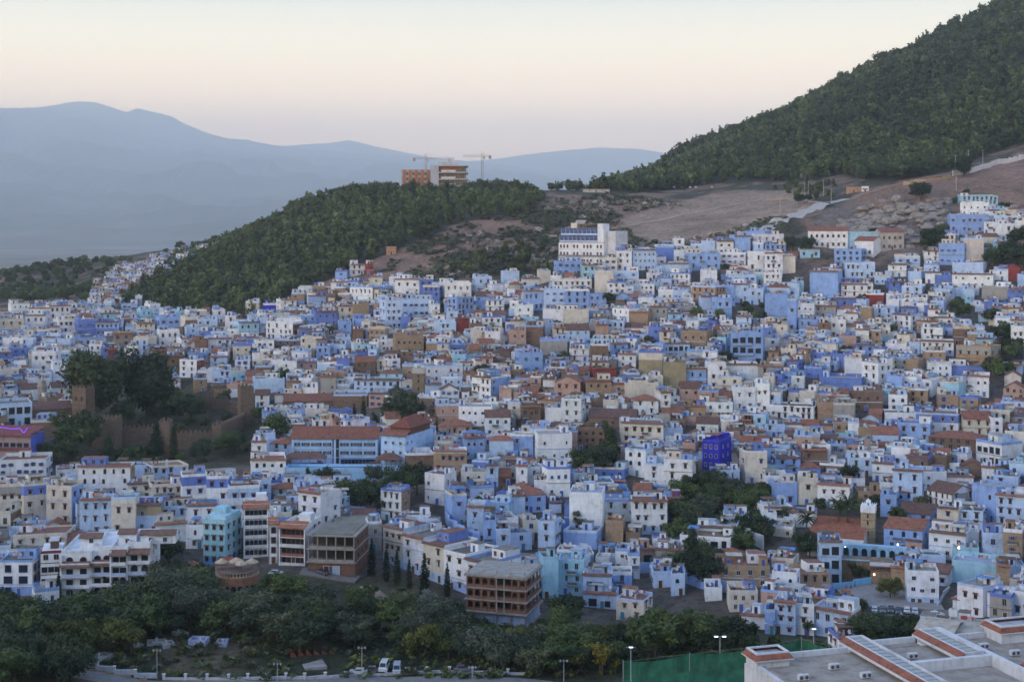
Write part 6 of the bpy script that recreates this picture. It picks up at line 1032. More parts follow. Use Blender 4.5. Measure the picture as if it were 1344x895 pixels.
def pal_at(px, py, rng):
    if 640 < px < 980 and 480 < py < 640: s = 'wwwkkttnnnppgglwn'
    elif 380 < px < 1344 and 440 < py < 640: s = 'wwwwwllmkkktttnngpcbg'
    elif px < 480 and 480 < py < 600: s = 'wwwlkkttnnpgcmn'
    elif py < 430 and px > 650: s = 'wwwwwlllmbkgcl'
    elif px < 330: s = 'wwwwwwlllmbkkktngcgl'
    else: s = 'wwwwwwwllllmmbkktngpclg'
    return rng.choice(s)
def fill():
    rng = random.Random(77); c_ = 6.0; cand = []
    for gy in range(int(340/c_), int(1420/c_)):
        for gx in range(-96, 98): cand.append(((gx+(gy % 2)*.5)*c_*1.12+rng.uniform(-1.3, 1.3), gy*c_+rng.uniform(-1.3, 1.3)))
    A = np.array(cand); Z = zt(A[:, 0], A[:, 1]); px, py = project(A[:, 0], A[:, 1], Z)
    ok = (inpoly(px, py, TOWN) & (A[:, 1] < 960)) | (inpoly(px, py, TOWN2) & (A[:, 1] > 860)); ok &= (px > -60) & (px < 1404)
    for B in BARE+list(GROVES.values()): ok &= ~inpoly(px, py, B)
    fp = np.array(FOOT); rc = np.array([(a, b, c, d, e) for a, b, c, d, e in RECTS])
    ang = fbm(A[:, 0]/60, A[:, 1]/60)*2.2
    for i in np.where(ok)[0][np.argsort(A[ok][:, 1])]:
        x, y = A[i]; z = Z[i]; W, D = rng.choice([4.5, 5.5, 6.5, 7.5, 9.5])+rng.uniform(-.5, .8), rng.uniform(4.8, 7.5); s = F/y
        dx, dy = x-fp[:, 0], (y+D/2)-fp[:, 1]; cr, sr = np.cos(fp[:, 2]), np.sin(fp[:, 2]); lx = dx*cr+dy*sr; ly = -dx*sr+dy*cr
        if np.any((abs(lx) < fp[:, 3]/2+W*.33) & (ly > -D*.30) & (ly < fp[:, 4]+D*.30)): continue
        H = rng.choice([2.8, 3.2, 4, 5, 5.6, 6.2, 7, 8.4])+rng.uniform(-.3, .5)
        if y > 900: H = min(H, 5)
        if y > 980 and rng.random() < .45: continue
        if y < 455 or (py[i] > 690): H = min(H, 7)
        a, b = px[i]-W*s/2, px[i]+W*s/2
        hit = (rc[:, 4] > y+2) & (rc[:, 0] < b-2) & (rc[:, 1] > a+2) & (rc[:, 2] < py[i]) & (rc[:, 3] > py[i]-(H+1.5)*s)
        if hit.any():
            room = (py[i]-(rc[hit, 3].max()-1))/s-1.2; H = min(H, room)
            if H < 2.7: continue
        c = pal_at(px[i], py[i], rng); o = {}
        if H < 5 and rng.random() < .22: o['R'] = rng.choice('ghgy')
        elif rng.random() < .07: o['R'] = rng.choice('hgs')
        if rng.random() < .12: o['D'] = rng.choice('lmbc')
        if rng.random() < .12: o['X'] = rng.choice('gtnlwm')
        if rng.random() < .22: o['W'] = 'n'
        rz = -math.atan2(x, y)+float(ang[i])*.55+R(rng.uniform(-5, 5))
        rel = rz+math.atan2(x, y)
        HOUSES.append(dict(W=W, D=D, H=H, nf=max(1, round(H/3.05)), c=c, o=o, seed=5000+int(i), loc=(x, y, z), rz=rz, right=rel < .15, left=rel > -.15, hand=False, ws=rng.choice('hhppppsa'), big=0, px=(a, b, py[i]-H*s, py[i]), wash=False))
fill()
# which houses show largest: paint their outlines far to near into a small id picture
idb = np.zeros((895//1, 1344//1), np.int32)
for k in sorted(range(len(HOUSES)), key=lambda k: -HOUSES[k]['loc'][1]):
    h = HOUSES[k]; a, b, t_, q = h['px']; e = h['D']*.16*F/h['loc'][1]; a, b = a-2, b+2
    idb[max(0, int(t_-e)):max(0, int(q)), max(0, int(a)):max(0, int(b))] = k+1
vis = np.bincount(idb.ravel(), minlength=len(HOUSES)+1)[1:]
order = np.argsort(-vis)
APT = [k for k in order if HOUSES[k]['hand'] and HOUSES[k]['nf'] >= 3 and HOUSES[k]['H'] > 9 and HOUSES[k]['W'] > 9][:70]
IND = [k for k in order if k not in set(APT)][:298]
def size_word(h): return 'small' if h['W']*h['H'] < 42 else ('large' if h['W']*h['H'] > 110 else '')
ROOFW = {'h': 'red hipped roof', 'g': 'brown tiled roof', 'y': 'tiled gable end', 's': 'tiled awning'}
WINW = {'h': 'hooded windows', 's': 'blue shutters', 'a': 'arched windows', 'p': 'plain windows', 'o': 'wide openings', 'n': 'blank walls'}
NUMW = ['', 'one', 'two', 'three', 'four', 'five', 'six', 'seven', 'eight', 'nine']
def desc(h, kind):
    o = h['o']; w_ = WINW[o.get('W', h['ws'])]; r_ = ROOFW.get(o.get('R'), '')
    feat = r_ or ('%s base' % CW[o['D']] if 'D' in o else '') or ('%s top floor' % CW[o['T']] if 'T' in o else '') or ('%s side wall' % CW[o['X']] if 'X' in o else '') or w_
    return ' '.join(q for q in (size_word(h), CW[h['c']], NUMW[min(9, h['nf'])]+'-storey', kind, 'with', feat) if q)
PH = [(p, x, y) for p, x, y in LM] + [('the olive blank walls', 880, 490), ('the dark central trees', 785, 600), ('the high trees on the right slope' if 0 else 'the dark tree strip uphill', 1290, 440), ('the pine hill foot', 330, 400), ('the pale hill road', 985, 320), ('the round grove among blue houses', 970, 415), ('the parked car row', 1175, 800), ('the wooded ravine', 940, 680), ('the green netting', 960, 860), ('the turquoise flats by the brick arches', 745, 760), ('the roadside woods', 120, 800), ('the yellow tree', 790, 865), ('the cypress row', 530, 740), ('the palm by the mosque', 1060, 670)]
used = {}
def place_label(h, kind):
    a, b, t_, q = h['px']; cx, cy = (a+b)/2, (t_+q)/2; d = desc(h, kind)
    L = sorted(PH, key=lambda p: (p[1]-cx)**2+(1.6*(p[2]-cy))**2)
    A = L[0][0]; dx, dy = cx-L[0][1], cy-L[0][2]
    rel = ('uphill of' if dy < 0 else 'downhill of') if abs(dy)*1.6 > abs(dx) else 'beside'
    def short(s): return ' '.join(s.split())
    trial = ['%s %s %s' % (d, rel, A)]
    for B in L[1:5]: trial.append('%s between %s and %s' % (' '.join(d.split(' with ')[:1]), A, B[0]))
    for w_ in ('second', 'third', 'fourth', 'fifth', 'sixth', 'seventh', 'eighth', 'ninth', 'tenth', 'eleventh', 'twelfth'): trial.append('%s %s, %s nearest to %s' % (d.split(' with ')[0], rel if 0 else '', w_, A) if 0 else '%s, the %s %s %s' % (d.split(' with ')[0], w_, rel, A))
    for t2 in trial:
        t2 = short(t2)
        if len(t2.split()) <= 16 and t2 not in used: used[t2] = 1; return t2
    for n in range(2, 60):
        t2 = short('%s, number %d %s %s' % (CW[h['c']]+' '+kind, n, rel, A))
        if t2 not in used and len(t2.split()) <= 16: used[t2] = 1; return t2
for k in sorted(APT+IND, key=lambda k: HOUSES[k]['loc'][1]):
    h = HOUSES[k]; kind = 'flats' if k in APT else 'house'; t = house(h); t.name = 'apartment_building' if k in APT else 'house'
    t.build(place_label(h, kind), 'apartment block' if k in APT else 'house', 'apartment blocks of the town' if k in APT else 'houses of the old town')
rest = MB(); S_ = set(APT) | set(IND)
for k in range(len(HOUSES)):
    if k not in S_: house(HOUSES[k]).merge(rest)
o = link('house_mass', rest.mesh('house_mass')); tag(o, 'the many smaller painted houses packed between the larger ones all over the town', 'houses', None, 'stuff')
# ---------------- trees ----------------
def leafmesh(name, blobs, n, size, cols, seed, trunk=None, up=.0, inner=.62, mat='leaf'):
    r = np.random.RandomState(seed); vol = np.array([b[3]*b[4]*b[5] for b in blobs])**(2/3.); bi = r.choice(len(blobs), n, p=vol/vol.sum()); B = np.array(blobs)[bi]
    d = r.normal(size=(n, 3)); d /= np.linalg.norm(d, axis=1)[:, None]; rad = inner+(1-inner)*r.rand(n)**.5; rad *= 1+.2*r.normal(size=n); P = B[:, :3]+d*B[:, 3:6]*rad[:, None]
    nrm = d+r.normal(size=(n, 3))*.55+np.array([0, 0, up]); nrm /= np.linalg.norm(nrm, axis=1)[:, None]
    a = np.cross(nrm, r.normal(size=(n, 3))); a /= np.linalg.norm(a, axis=1)[:, None]; b = np.cross(nrm, a); s = size*(.6+.8*r.rand(n))[:, None]
    V = np.stack([P-a*s-b*s*.5, P+a*s*.2-b*s*.7, P+a*s+b*s*.3, P-a*s*.1+b*s*.8], 1).reshape(-1, 3)
    ci = r.rand(len(blobs)); cc = np.array(cols); tcol = (ci[bi]*.6+r.rand(n)*.4); col = cc[0]+(cc[1]-cc[0])*tcol[:, None]; return V, col
def to_mesh(name, V, col, mat='leaf', extra=None):
    n = len(V)//4; me = bpy.data.meshes.new(name); me.vertices.add(len(V)); me.vertices.foreach_set('co', V.astype(np.float32).ravel()); me.loops.add(4*n); me.loops.foreach_set('vertex_index', np.arange(4*n, dtype=np.int32)); me.polygons.add(n); me.polygons.foreach_set('loop_start', np.arange(0, 4*n, 4, dtype=np.int32)); me.update(calc_edges=True)
    a = me.attributes.new('Col', 'FLOAT_COLOR', 'FACE'); a.data.foreach_set('color', np.c_[col, np.ones(n)].astype(np.float32).ravel()); me.materials.append(M[mat]); return me
GREEN = {'pine': ((.032, .054, .028), (.105, .135, .060)), 'dark': ((.020, .037, .022), (.070, .098, .044)), 'olive': ((.045, .062, .038), (.14, .16, .10)), 'broad': ((.030, .060, .026), (.105, .145, .050)), 'yellow': ((.10, .10, .02), (.26, .21, .03)), 'lime': ((.06, .078, .024), (.17, .18, .05)), 'cyp': ((.012, .024, .016), (.032, .050, .026)), 'pale': ((.10, .12, .09), (.30, .33, .27)), 'dry': ((.08, .065, .04), (.15, .12, .075))}
def pine_blobs(r, h):
    bl = []; k = 6
    for i in range(k): z = h*(.22+.72*i/(k-1)); w_ = h*.235*(1-.72*(i/(k-1))**1.3); bl.append((r.normal()*.05*h, r.normal()*.05*h, z, w_, w_, h*.12))
    return bl
def broad_blobs(r, h, k=9, wide=.42):
    bl = [(0, 0, h*.6, h*.26, h*.26, h*.24)]
    for i in range(k): a = 2*math.pi*i/k+r.rand()*.8; q = h*wide*(.45+.4*r.rand()); s = h*(.13+.10*r.rand()); bl.append((q*math.cos(a), q*math.sin(a), h*(.38+.45*r.rand()), s, s, s*.85))
    return bl
def round_blobs(r, h):
    return [(r.normal()*.07*h, r.normal()*.07*h, h*(.35+.45*r.rand()), h*(.17+.12*r.rand()), h*(.17+.12*r.rand()), h*(.13+.08*r.rand())) for _ in range(6)]
def cyp_blobs(r, h):
    return [(0, 0, h*(.12+.83*i/6), h*.085*(1-.75*(i/6)**2)+.08, h*.085*(1-.75*(i/6)**2)+.08, h*.12) for i in range(7)]
def trunk_mb(h, r0, limbs, seed, ztop=.6):
    rr = random.Random(seed); b = MB(); c = (.10, .075, .055); b.tube((0, 0, -1), (rr.uniform(-.03, .03)*h, 0, h*.35), r0, r0*.75, c, 'bark', 7); b.tube((0, 0, h*.34), (0, 0, h*ztop), r0*.72, r0*.3, c, 'bark', 6)
    for i in range(limbs): a = rr.uniform(0, 6.28); z = h*rr.uniform(.25, .5); b.tube((0, 0, z), (math.cos(a)*h*.26, math.sin(a)*h*.26, z+h*.22), r0*.45, r0*.15, c, 'bark', 5)
    return b
TREES = {}
def tree_kind(kind, k):
    key = (kind, k)
    if key in TREES: return TREES[key]
    r = np.random.RandomState(hash_(kind)+k*7); h = 1.0*10
    base = {'pine': 'pine', 'conifer': 'dark', 'cypress': 'cyp', 'broad': 'broad', 'dark': 'dark', 'olive': 'olive', 'yellow': 'yellow', 'lime': 'lime', 'pale': 'pale', 'bare': 'dry', 'tall': 'dark'}[kind]
    n = 2600
    if kind in ('pine', 'conifer'): bl = pine_blobs(r, h); sz = .26
    elif kind == 'cypress': bl = cyp_blobs(r, h); sz = .2; n = 1100
    elif kind == 'tall': bl = broad_blobs(r, h, 13, .30); bl = [(x, y, z, a, b, c*1.3) for x, y, z, a, b, c in bl]+[(0, 0, h*.82, h*.15, h*.15, h*.14), (h*.1, 0, h*.3, h*.2, h*.2, h*.15)]; sz = .27; n = 6500
    else: bl = broad_blobs(r, h, 11 if kind != 'bare' else 7, .46); sz = .32
    if kind == 'bare': n = 330; sz = .15
    V, col = leafmesh(kind, bl, n, sz, GREEN[base], hash_(kind)+k, inner=.45)
    cr = to_mesh('crown', V, col); tk = trunk_mb(h, .28 if kind != 'cypress' else .18, 4 if kind not in ('pine', 'cypress', 'conifer') else 0, k, .6 if kind != 'bare' else .85).mesh('trunk'); TREES[key] = (cr, tk); return TREES[key]
def hash_(s): return sum(ord(c)*(i+3) for i, c in enumerate(s))
def plant(px, py, hpx, kind, label, group, k=0, name=None, Y=None, wide=1.0):
    if Y is None: x, Yg, z = ground(px, py)
    else: x, Yg, z = (px-672)/F*Y, Y, z1((px-672)/F*Y, Y)
    h = hpx/F*Yg; return plant_at(x, Yg, z, h, kind, label, group, k, name, wide)
def plant_at(x, y, z, h, kind, label, group, k=0, name=None, wide=1.0):
    cr, tk = tree_kind(kind, k % 4); e = link(name or {'pine': 'pine_tree', 'conifer': 'conifer_tree', 'cypress': 'cypress_tree', 'olive': 'olive_tree'}.get(kind, 'broadleaf_tree'), None, None, (x, y, z), (k*2.4) % 6.28, (h/10*wide, h/10*wide, h/10))
    tag(e, label, 'tree', group); link('trunk', tk, e); link('crown', cr, e); return e
def palm(px, py, hpx, label, group=None):
    x, Y, z = ground(px, py); h = hpx/F*Y; t = Thing('palm_tree', (x, Y, z)); t.part('trunk').tube((0, 0, -1), (.2, 0, h*.72), .28, .2, (.10, .075, .05), 'bark', 7); c = t.part('crown'); rr = random.Random(int(px)); R0 = h*.36
    for i in range(34):
        a = rr.uniform(0, 6.28); el = rr.uniform(-.5, 1.3); prev = Vector((.2, 0, h*.72)); d = Vector((math.cos(a)*math.cos(el), math.sin(a)*math.cos(el), math.sin(el))); sd = Vector((-math.sin(a), math.cos(a), 0))
        for j in range(5):
            nx = prev+d*R0/5; wj = .30*(1-.6*abs(j-1.5)/3.5)
            for s_ in (-1, 1): c.quad([prev, nx, nx+sd*s_*wj-Vector((0, 0, .25)), prev+sd*s_*wj-Vector((0, 0, .25))], (.035+.02*rr.random(), .055+.02*rr.random(), .025), 'leaf')
            prev = nx; d = (d+Vector((0, 0, -.32))).normalized()
    t.build(label, 'palm', group)
KG = 'tall trees of the fortress garden'
for a in ((124, 552, 92, 'tall', 'tallest broad crowned tree of the fortress garden, next to the clay tower', KG, 0), (193, 552, 88, 'tall', 'second tall dark tree of the fortress garden, with a rounded top', KG, 1), (160, 560, 34, 'dark', 'lower dark tree between the two tall garden trees', KG, 2), (216, 560, 38, 'dark', 'dark green tree behind the slim clay wall tower', KG, 3), (248, 560, 44, 'dark', 'dense nearly black tree behind the fortress wall', KG, 0), (276, 556, 48, 'bare', 'sparse brownish tree by the ruined clay corner tower', None, 1), (100, 602, 62, 'dark', 'dark bushy tree below the tall clay tower', 'trees round the fortress', 1), (82, 612, 40, 'dark', 'dark low tree at the town edge below the clay tower', 'trees round the fortress', 2), (141, 612, 40, 'conifer', 'bushy conifer before the square clay bastion', 'trees round the fortress', 0), (205, 605, 46, 'conifer', 'pointed conifer standing before the slim clay wall tower', 'trees round the fortress', 1), (308, 592, 30, 'broad', 'round green tree behind the white houses by the fortress', 'trees round the fortress', 1), (358, 582, 40, 'broad', 'green tree between the ruined clay tower and the blue school', 'trees round the fortress', 2), (344, 590, 26, 'dark', 'small dark tree beside the ruined clay corner tower', 'trees round the fortress', 3), (228, 606, 50, 'cypress', 'dark slim cypress between the crenellated fortress walls', None, 1),
          (465, 564, 32, 'cypress', 'short cypress at the uphill end of the grove over the school', 'cypresses over the school', 0), (477, 566, 42, 'cypress', 'tallest cypress over the school roof', 'cypresses over the school', 1), (492, 566, 24, 'conifer', 'low conifer between the cypresses over the school roof', None, 2), (522, 565, 50, 'dark', 'large dark tree rising behind the blue school hall', None, 2), (505, 566, 36, 'cypress', 'cypress close beside the large dark tree over the school', 'cypresses over the school', 2), (540, 562, 34, 'dark', 'dark tree right of the large dark tree by the squat minaret', None, 1),
          (430, 648, 36, 'dark', 'dark tree under the turquoise school terrace, nearest the white flats', 'trees under the school terrace', 0), (452, 660, 36, 'broad', 'green tree second from the white flats under the school terrace', 'trees under the school terrace', 1), (474, 672, 42, 'dark', 'dark tree in the middle of the grove under the school terrace', 'trees under the school terrace', 2), (496, 676, 44, 'dark', 'dark tree of the grove just behind the tan sided white house', 'trees under the school terrace', 3), (524, 660, 46, 'broad', 'broad tree of the grove beside the small pyramid roofed pavilion', 'trees under the school terrace', 3), (547, 650, 42, 'dark', 'dark tree of the grove nearest the cube like white house', 'trees under the school terrace', 1), (386, 646, 24, 'broad', 'small green tree beside the brown roofed terrace pavilion', 'trees under the school terrace', 2), (404, 646, 30, 'conifer', 'small conifer between pavilion and grove under the school', None, 1),
          (488, 756, 48, 'cypress', 'cypress nearest the open concrete bays in the cypress row', 'cypresses before the diagonal houses', 0), (507, 763, 44, 'cypress', 'second cypress from the open concrete bays', 'cypresses before the diagonal houses', 1), (521, 768, 44, 'cypress', 'third cypress from the open concrete bays', 'cypresses before the diagonal houses', 2), (537, 774, 38, 'cypress', 'fourth cypress from the open concrete bays', 'cypresses before the diagonal houses', 3), (557, 786, 58, 'cypress', 'tallest cypress of the row before the diagonal houses', 'cypresses before the diagonal houses', 0), (587, 784, 42, 'cypress', 'last cypress of the row, beside the unfinished brick arches', 'cypresses before the diagonal houses', 1), (463, 752, 28, 'cypress', 'short cypress against the open concrete bays', 'cypresses before the diagonal houses', 2), (77, 790, 38, 'cypress', 'thin cypress at the narrow end of the stepped flats', 'cypresses by the stepped flats', 1), (137, 782, 34, 'cypress', 'thin cypress before the middle of the stepped flats', 'cypresses by the stepped flats', 2), (172, 770, 42, 'cypress', 'tall cypress before the far half of the stepped flats', 'cypresses by the stepped flats', 3), (204, 762, 32, 'cypress', 'cypress at the high white end wall of the stepped flats', 'cypresses by the stepped flats', 0),
          (908, 765, 68, 'conifer', 'tall dark conifer before the flat roofed white villa', None, 0), (928, 770, 40, 'dark', 'round dark tree beside the tall villa conifer', None, 2), (890, 755, 36, 'broad', 'green tree at the ravine side of the villa conifer', None, 1), (800, 615, 58, 'conifer', 'pointed dark conifer at the heart of the central trees', None, 2), (788, 622, 42, 'dark', 'broad dark tree under the pointed central conifer', None, 3), (766, 624, 34, 'dark', 'low dark tree at the downhill end of the central trees', None, 1), (744, 828, 46, 'dark', 'large round tree below the turquoise flats', None, 1), (790, 886, 46, 'yellow', 'bright yellow green tree by the lower road', None, 0), (562, 800, 26, 'pale', 'white flowering shrub tree under the cypress row', None, 1), (1128, 764, 26, 'dark', 'round dark tree against the clay wall over the square', None, 1), (1168, 790, 34, 'lime', 'leafy green tree in front of the tan house on the square', None, 2), (1129, 806, 20, 'dark', 'dark round tree at the near end of the parked cars', None, 3),
          (62, 858, 46, 'lime', 'yellowish green tree, first of the pale row behind the curving roadside wall', 'yellowish trees behind the roadside wall', 0), (82, 856, 44, 'lime', 'yellowish green tree, second of the pale row behind the curving roadside wall', 'yellowish trees behind the roadside wall', 1), (104, 857, 48, 'lime', 'yellowish green tree, third of the pale row behind the curving roadside wall', 'yellowish trees behind the roadside wall', 2), (128, 858, 44, 'lime', 'yellowish green tree, fourth of the pale row behind the curving roadside wall', 'yellowish trees behind the roadside wall', 3), (150, 858, 50, 'lime', 'yellowish green tree, fifth of the pale row behind the curving roadside wall', 'yellowish trees behind the roadside wall', 0), (172, 860, 40, 'lime', 'yellowish green tree, last of the pale row behind the curving roadside wall', 'yellowish trees behind the roadside wall', 1),
          (300, 598, 34, 'broad', 'green tree downhill of the high clay fortress wall', 'trees round the fortress', 1), (262, 606, 30, 'dark', 'dark tree below the rear end of the crenellated wall', 'trees round the fortress', 2), (330, 604, 28, 'dark', 'dark tree below the ruined clay corner tower', 'trees round the fortress', 3), (176, 612, 28, 'broad', 'green tree before the crenellated wall between bastion and slim tower', 'trees round the fortress', 0),
          (800, 402, 18, 'dark', 'small dark round tree in front of the white hotel', None, 0), (952, 360, 14, 'dark', 'round dark tree among the highest blue houses', None, 2), (1010, 358, 12, 'dark', 'small dark tree by the highest cream house', None, 3), (730, 432, 12, 'dark', 'small dark tree between the deep blue houses and hotel', None, 1), (577, 414, 18, 'dark', 'dark tree between the sky blue house and deep blue wall', None, 2), (1246, 640, 14, 'dark', 'small dark tree below the white villa on the far slope', None, 2), (1318, 632, 24, 'dark', 'dark tree beside the white terraced house at the edge', None, 3), (270, 415, 18, 'broad', 'round green tree at the foot of the pine hill', None, 0), (1208, 265, 28, 'dark', 'large lone dark tree on top of the rocky outcrop', None, 0), (1225, 330, 30, 'dark', 'dark tree between the rocks and the stacked blue houses', None, 1), (1040, 330, 20, 'dark', 'dark tree at the downhill end of the rocks', None, 1), (1057, 335, 24, 'dark', 'broad dark tree by the first tiled school building', None, 2), (1345, 330, 38, 'dark', 'dark tree above the white row house on the far slope', None, 3), (1320, 285, 20, 'dark', 'dark tree above the stacked turquoise and blue houses', None, 0), (1330, 352, 34, 'dark', 'dark tree among white houses at the far right slope', None, 1), (1303, 352, 26, 'broad', 'green tree below the white row house on the slope', None, 2), (1265, 232, 28, 'tall', 'tall eucalyptus by the foot of the stepped white wall', None, 2), (1048, 268, 14, 'dark', 'dark tree at the bend of the pale hill road', None, 2), (1060, 266, 12, 'dark', 'second dark tree at the bend of the pale hill road', None, 3)):
    plant(a[0], a[1], a[2], a[3], a[4], a[5], a[6], wide=1.25 if a[3] == 'cypress' else 1.1)
for a in ((232, 560, 50, 'palm rising behind the fortress wall'), (1058, 712, 42, 'palm with drooping fronds beside the red roofed mosque'), (1100, 700, 50, 'tall palm behind the mosque roof'), (1112, 702, 56, 'tallest palm behind the mosque beside the square minaret'), (1176, 702, 38, 'palm between the square minaret and the gabled blue hall'), (948, 706, 34, 'palm in the wooded ravine below the indigo house'), (1032, 690, 26, 'small palm under the pale blue house by the mosque grove'), (1060, 838, 24, 'palm before the lilac houses by the green netting')): palm(*a)
def scatter(poly, spacing, seed, ymin=230, ymax=2000):
    rr = np.random.RandomState(seed); xs0, xs1 = min(p[0] for p in poly), max(p[0] for p in poly); yy = np.arange(ymin, ymax, spacing); out = []
    X, Y = np.meshgrid(np.arange(-700, 800, spacing), yy); x = X.ravel()+rr.uniform(-.45, .45, X.size)*spacing; y = Y.ravel()+rr.uniform(-.45, .45, X.size)*spacing
    q, _ = project(x, y, 0); k = (q > xs0-5) & (q < xs1+5); x, y = x[k], y[k]; z = zt(x, y); px, py = project(x, y, z); k = inpoly(px, py, poly); return x[k], y[k], z[k], px[k], py[k]
def clear_of(x, y, m=3.0):
    fp = np.array(FOOT); ok = np.ones(len(x), bool)
    for f in fp:
        dx, dy = x-f[0], y-f[1]; cr, sr = math.cos(f[2]), math.sin(f[2]); lx, ly = dx*cr+dy*sr, -dx*sr+dy*cr; ok &= ~((abs(lx) < f[3]/2+m) & (ly > -m) & (ly < f[4]+m))
    return ok
ZONES = [(P_("-40,905 -40,792 60,795 200,778 262,770 340,775 345,835 300,838 180,842 60,850 50,868 20,905"), 6.2, 'darkbroad', 8, 12, 'bushy green tree of the bank wood below the stepped flats'), (P_("-60,905 -60,840 50,842 62,868 110,905"), 6, 'dark', 8, 11, 'dark tree in the near corner of the roadside wood'), (P_("300,762 345,757 395,762 425,780 450,800 480,800 500,850 430,862 345,850"), 6.4, 'darkbroad', 6, 10, 'dark tree on the slope below the white flats'), (P_("520,800 600,812 715,832 830,838 815,885 690,888 540,868 520,850"), 6.4, 'broadlime', 6, 10, 'green tree of the bank wood below the brick arches'), (P_("830,815 965,820 1010,848 1030,856 990,862 830,868"), 6.4, 'darklime', 7, 12, 'dark tree in the wood behind the green netting'), (P_("1130,850 1150,818 1200,815 1220,825 1195,850"), 5.5, 'dark', 6, 8, 'dark round tree on the bank below the parked cars'),
         (P_("885,655 940,640 1000,655 1015,700 1020,735 990,750 930,755 880,745 868,705"), 6.2, 'darkbroad', 6, 9, 'dark tree filling the wooded ravine'), (P_("1020,725 1055,690 1065,730 1062,775 1015,780 1000,760"), 6, 'darkolive', 6, 9, 'green tree of the grove beside the mosque'), (P_("1060,690 1075,668 1185,672 1185,712 1150,712 1148,690"), 6, 'dark', 5, 7, 'dark tree behind the mosque roofs'), (P_("1248,425 1262,400 1320,425 1322,440 1306,450 1300,500 1340,508 1345,500 1338,450"), 6.2, 'dark', 7, 10, 'dark tree in the strip of trees climbing between houses'), (P_("930,432 948,408 1004,408 1004,430"), 5.5, 'dark', 5, 7, 'dark tree of the round grove among blue houses'), (P_("120,560 220,560 290,560 285,572 150,575"), 7, 'dark', 4, 6.5, 'dark tree inside the fortress garden'), (P_("70,640 110,600 215,606 290,610 210,632"), 6.5, 'darkbroad', 4, 6, 'low dark tree on the bank below the fortress wall'), (P_("218,735 265,745 262,775 215,770"), 6, 'dark', 6, 8, 'dark tree between the stepped flats and turquoise flats'), (P_("450,750 600,790 600,806 480,790"), 6, 'darkbroad', 5, 7, 'dark bushy tree at the feet of the cypress row'), (P_("1200,330 1240,300 1240,345 1205,352"), 6, 'dark', 5, 8, 'dark tree in the gully between rocks and houses'), (P_("1270,345 1344,345 1344,372 1275,366"), 6.5, 'dark', 5, 8, 'dark tree on the terrace at the far slope'), (P_("755,820 800,808 870,815 880,840 760,838"), 6.5, 'darkolive', 5, 8, 'grey green tree below the cream house with a red roof'),
         (P_("-20,402 -20,366 60,352 130,342 175,345 150,372 128,402"), 11, 'broad', 6, 9, 'hazy green tree on the ridge beyond the town'), (P_("195,345 230,328 290,322 250,350"), 12, 'broad', 6, 9, 'tree among the farthest houses on the ridge'), (P_("1225,262 1250,250 1344,290 1344,312 1300,285"), 9, 'dark', 4, 7, 'dark tree on the slope above the stacked houses')]
TOPL = P_("-60,780 0,780 60,792 100,784 150,772 200,757 215,738 262,738 280,778 330,781 345,752 400,758 425,770 450,782 480,767 600,792 610,824 700,824 715,792 760,817 815,822 870,802 960,812 985,836 1110,846 1132,810 1210,816 1344,818"); TX, TY = [p[0] for p in TOPL], [p[1] for p in TOPL]
ALLT = []
for zi, (poly, sp_, kd, h0, h1, lab) in enumerate(ZONES):
    x, y, z, px, py = scatter(poly, sp_, 30+zi); ok = clear_of(x, y, 1.0) & (y > 240); kinds = {'dark': ['dark'], 'broad': ['broad'], 'darkbroad': ['dark', 'broad', 'olive'], 'broadlime': ['broad', 'olive', 'lime', 'dark'], 'darklime': ['dark', 'broad', 'lime'], 'darkolive': ['dark', 'olive', 'broad']}[kd]; rr = random.Random(zi)
    for i in np.where(ok)[0]:
        if rr.random() < .10: continue
        h = rr.uniform(h0, h1)
        if y[i] < 430 and py[i] > 745: h = min(h, (py[i]-np.interp(px[i], TX, TY))/F*y[i]+rr.uniform(0, 1.2))
        if h < 2.2: continue
        vis_ = -20 < px[i] < 1364 and py[i]-h*F/y[i] < 890
        ALLT.append((h*(1 if vis_ else 0)/y[i], x[i], y[i], z[i], h, rr.choice(kinds), lab, rr.randint(0, 3), rr.uniform(1.0, 1.35)))
ALLT.sort(key=lambda a: -a[0])
for a in ALLT[:190]: plant_at(a[1], a[2], a[3], a[4], a[5], a[6], a[6].replace('tree', 'trees', 1), a[7], None, a[8])
R2 = [a for a in ALLT[190:] if a[0] > 0]
rr = random.Random(4); nn = 0
while nn < 42:
    px_, py_ = rr.uniform(0, 1344), rr.uniform(400, 700)
    if not inpoly([px_], [py_], TOWN)[0]: continue
    g = ground(px_, py_); nn += 1
    plant_at(g[0], g[1], g[2], rr.uniform(6, 9), rr.choice(['dark', 'broad', 'olive']), 'small green tree showing over the roofs between town houses', 'small trees among the town houses', nn, None, .8)
# low scrub: one object per ground it covers
def bulk(name, x, y, z, sizes, protos, seed, label, cat, mat='leaf', sq=1.0):
    r = np.random.RandomState(seed); Vs, Cs = [], []
    for k, (V, col) in enumerate(protos):
        idx = np.where(r.randint(0, len(protos), len(x)) == k)[0] if len(protos) > 1 else np.arange(len(x))
        a = r.rand(len(idx))*6.28; s = sizes[idx]/10; c, q = np.cos(a)*s, np.sin(a)*s; X = V[None, :, 0]*c[:, None]-V[None, :, 1]*q[:, None]+x[idx][:, None]; Y = V[None, :, 0]*q[:, None]+V[None, :, 1]*c[:, None]+y[idx][:, None]; Zz = V[None, :, 2]*s[:, None]*sq+z[idx][:, None]
        Vs.append(np.stack([X, Y, Zz], -1).reshape(-1, 3)); t = ((.6+.9*r.rand(len(idx))**1.3)*(1+1.1*fbm(x[idx]/55, y[idx]/55)))[:, None, None]; Cs.append((col[None]*t).reshape(-1, 3))
    o = link(name, to_mesh(name, np.concatenate(Vs), np.concatenate(Cs), mat)); tag(o, label, cat, None, 'stuff')
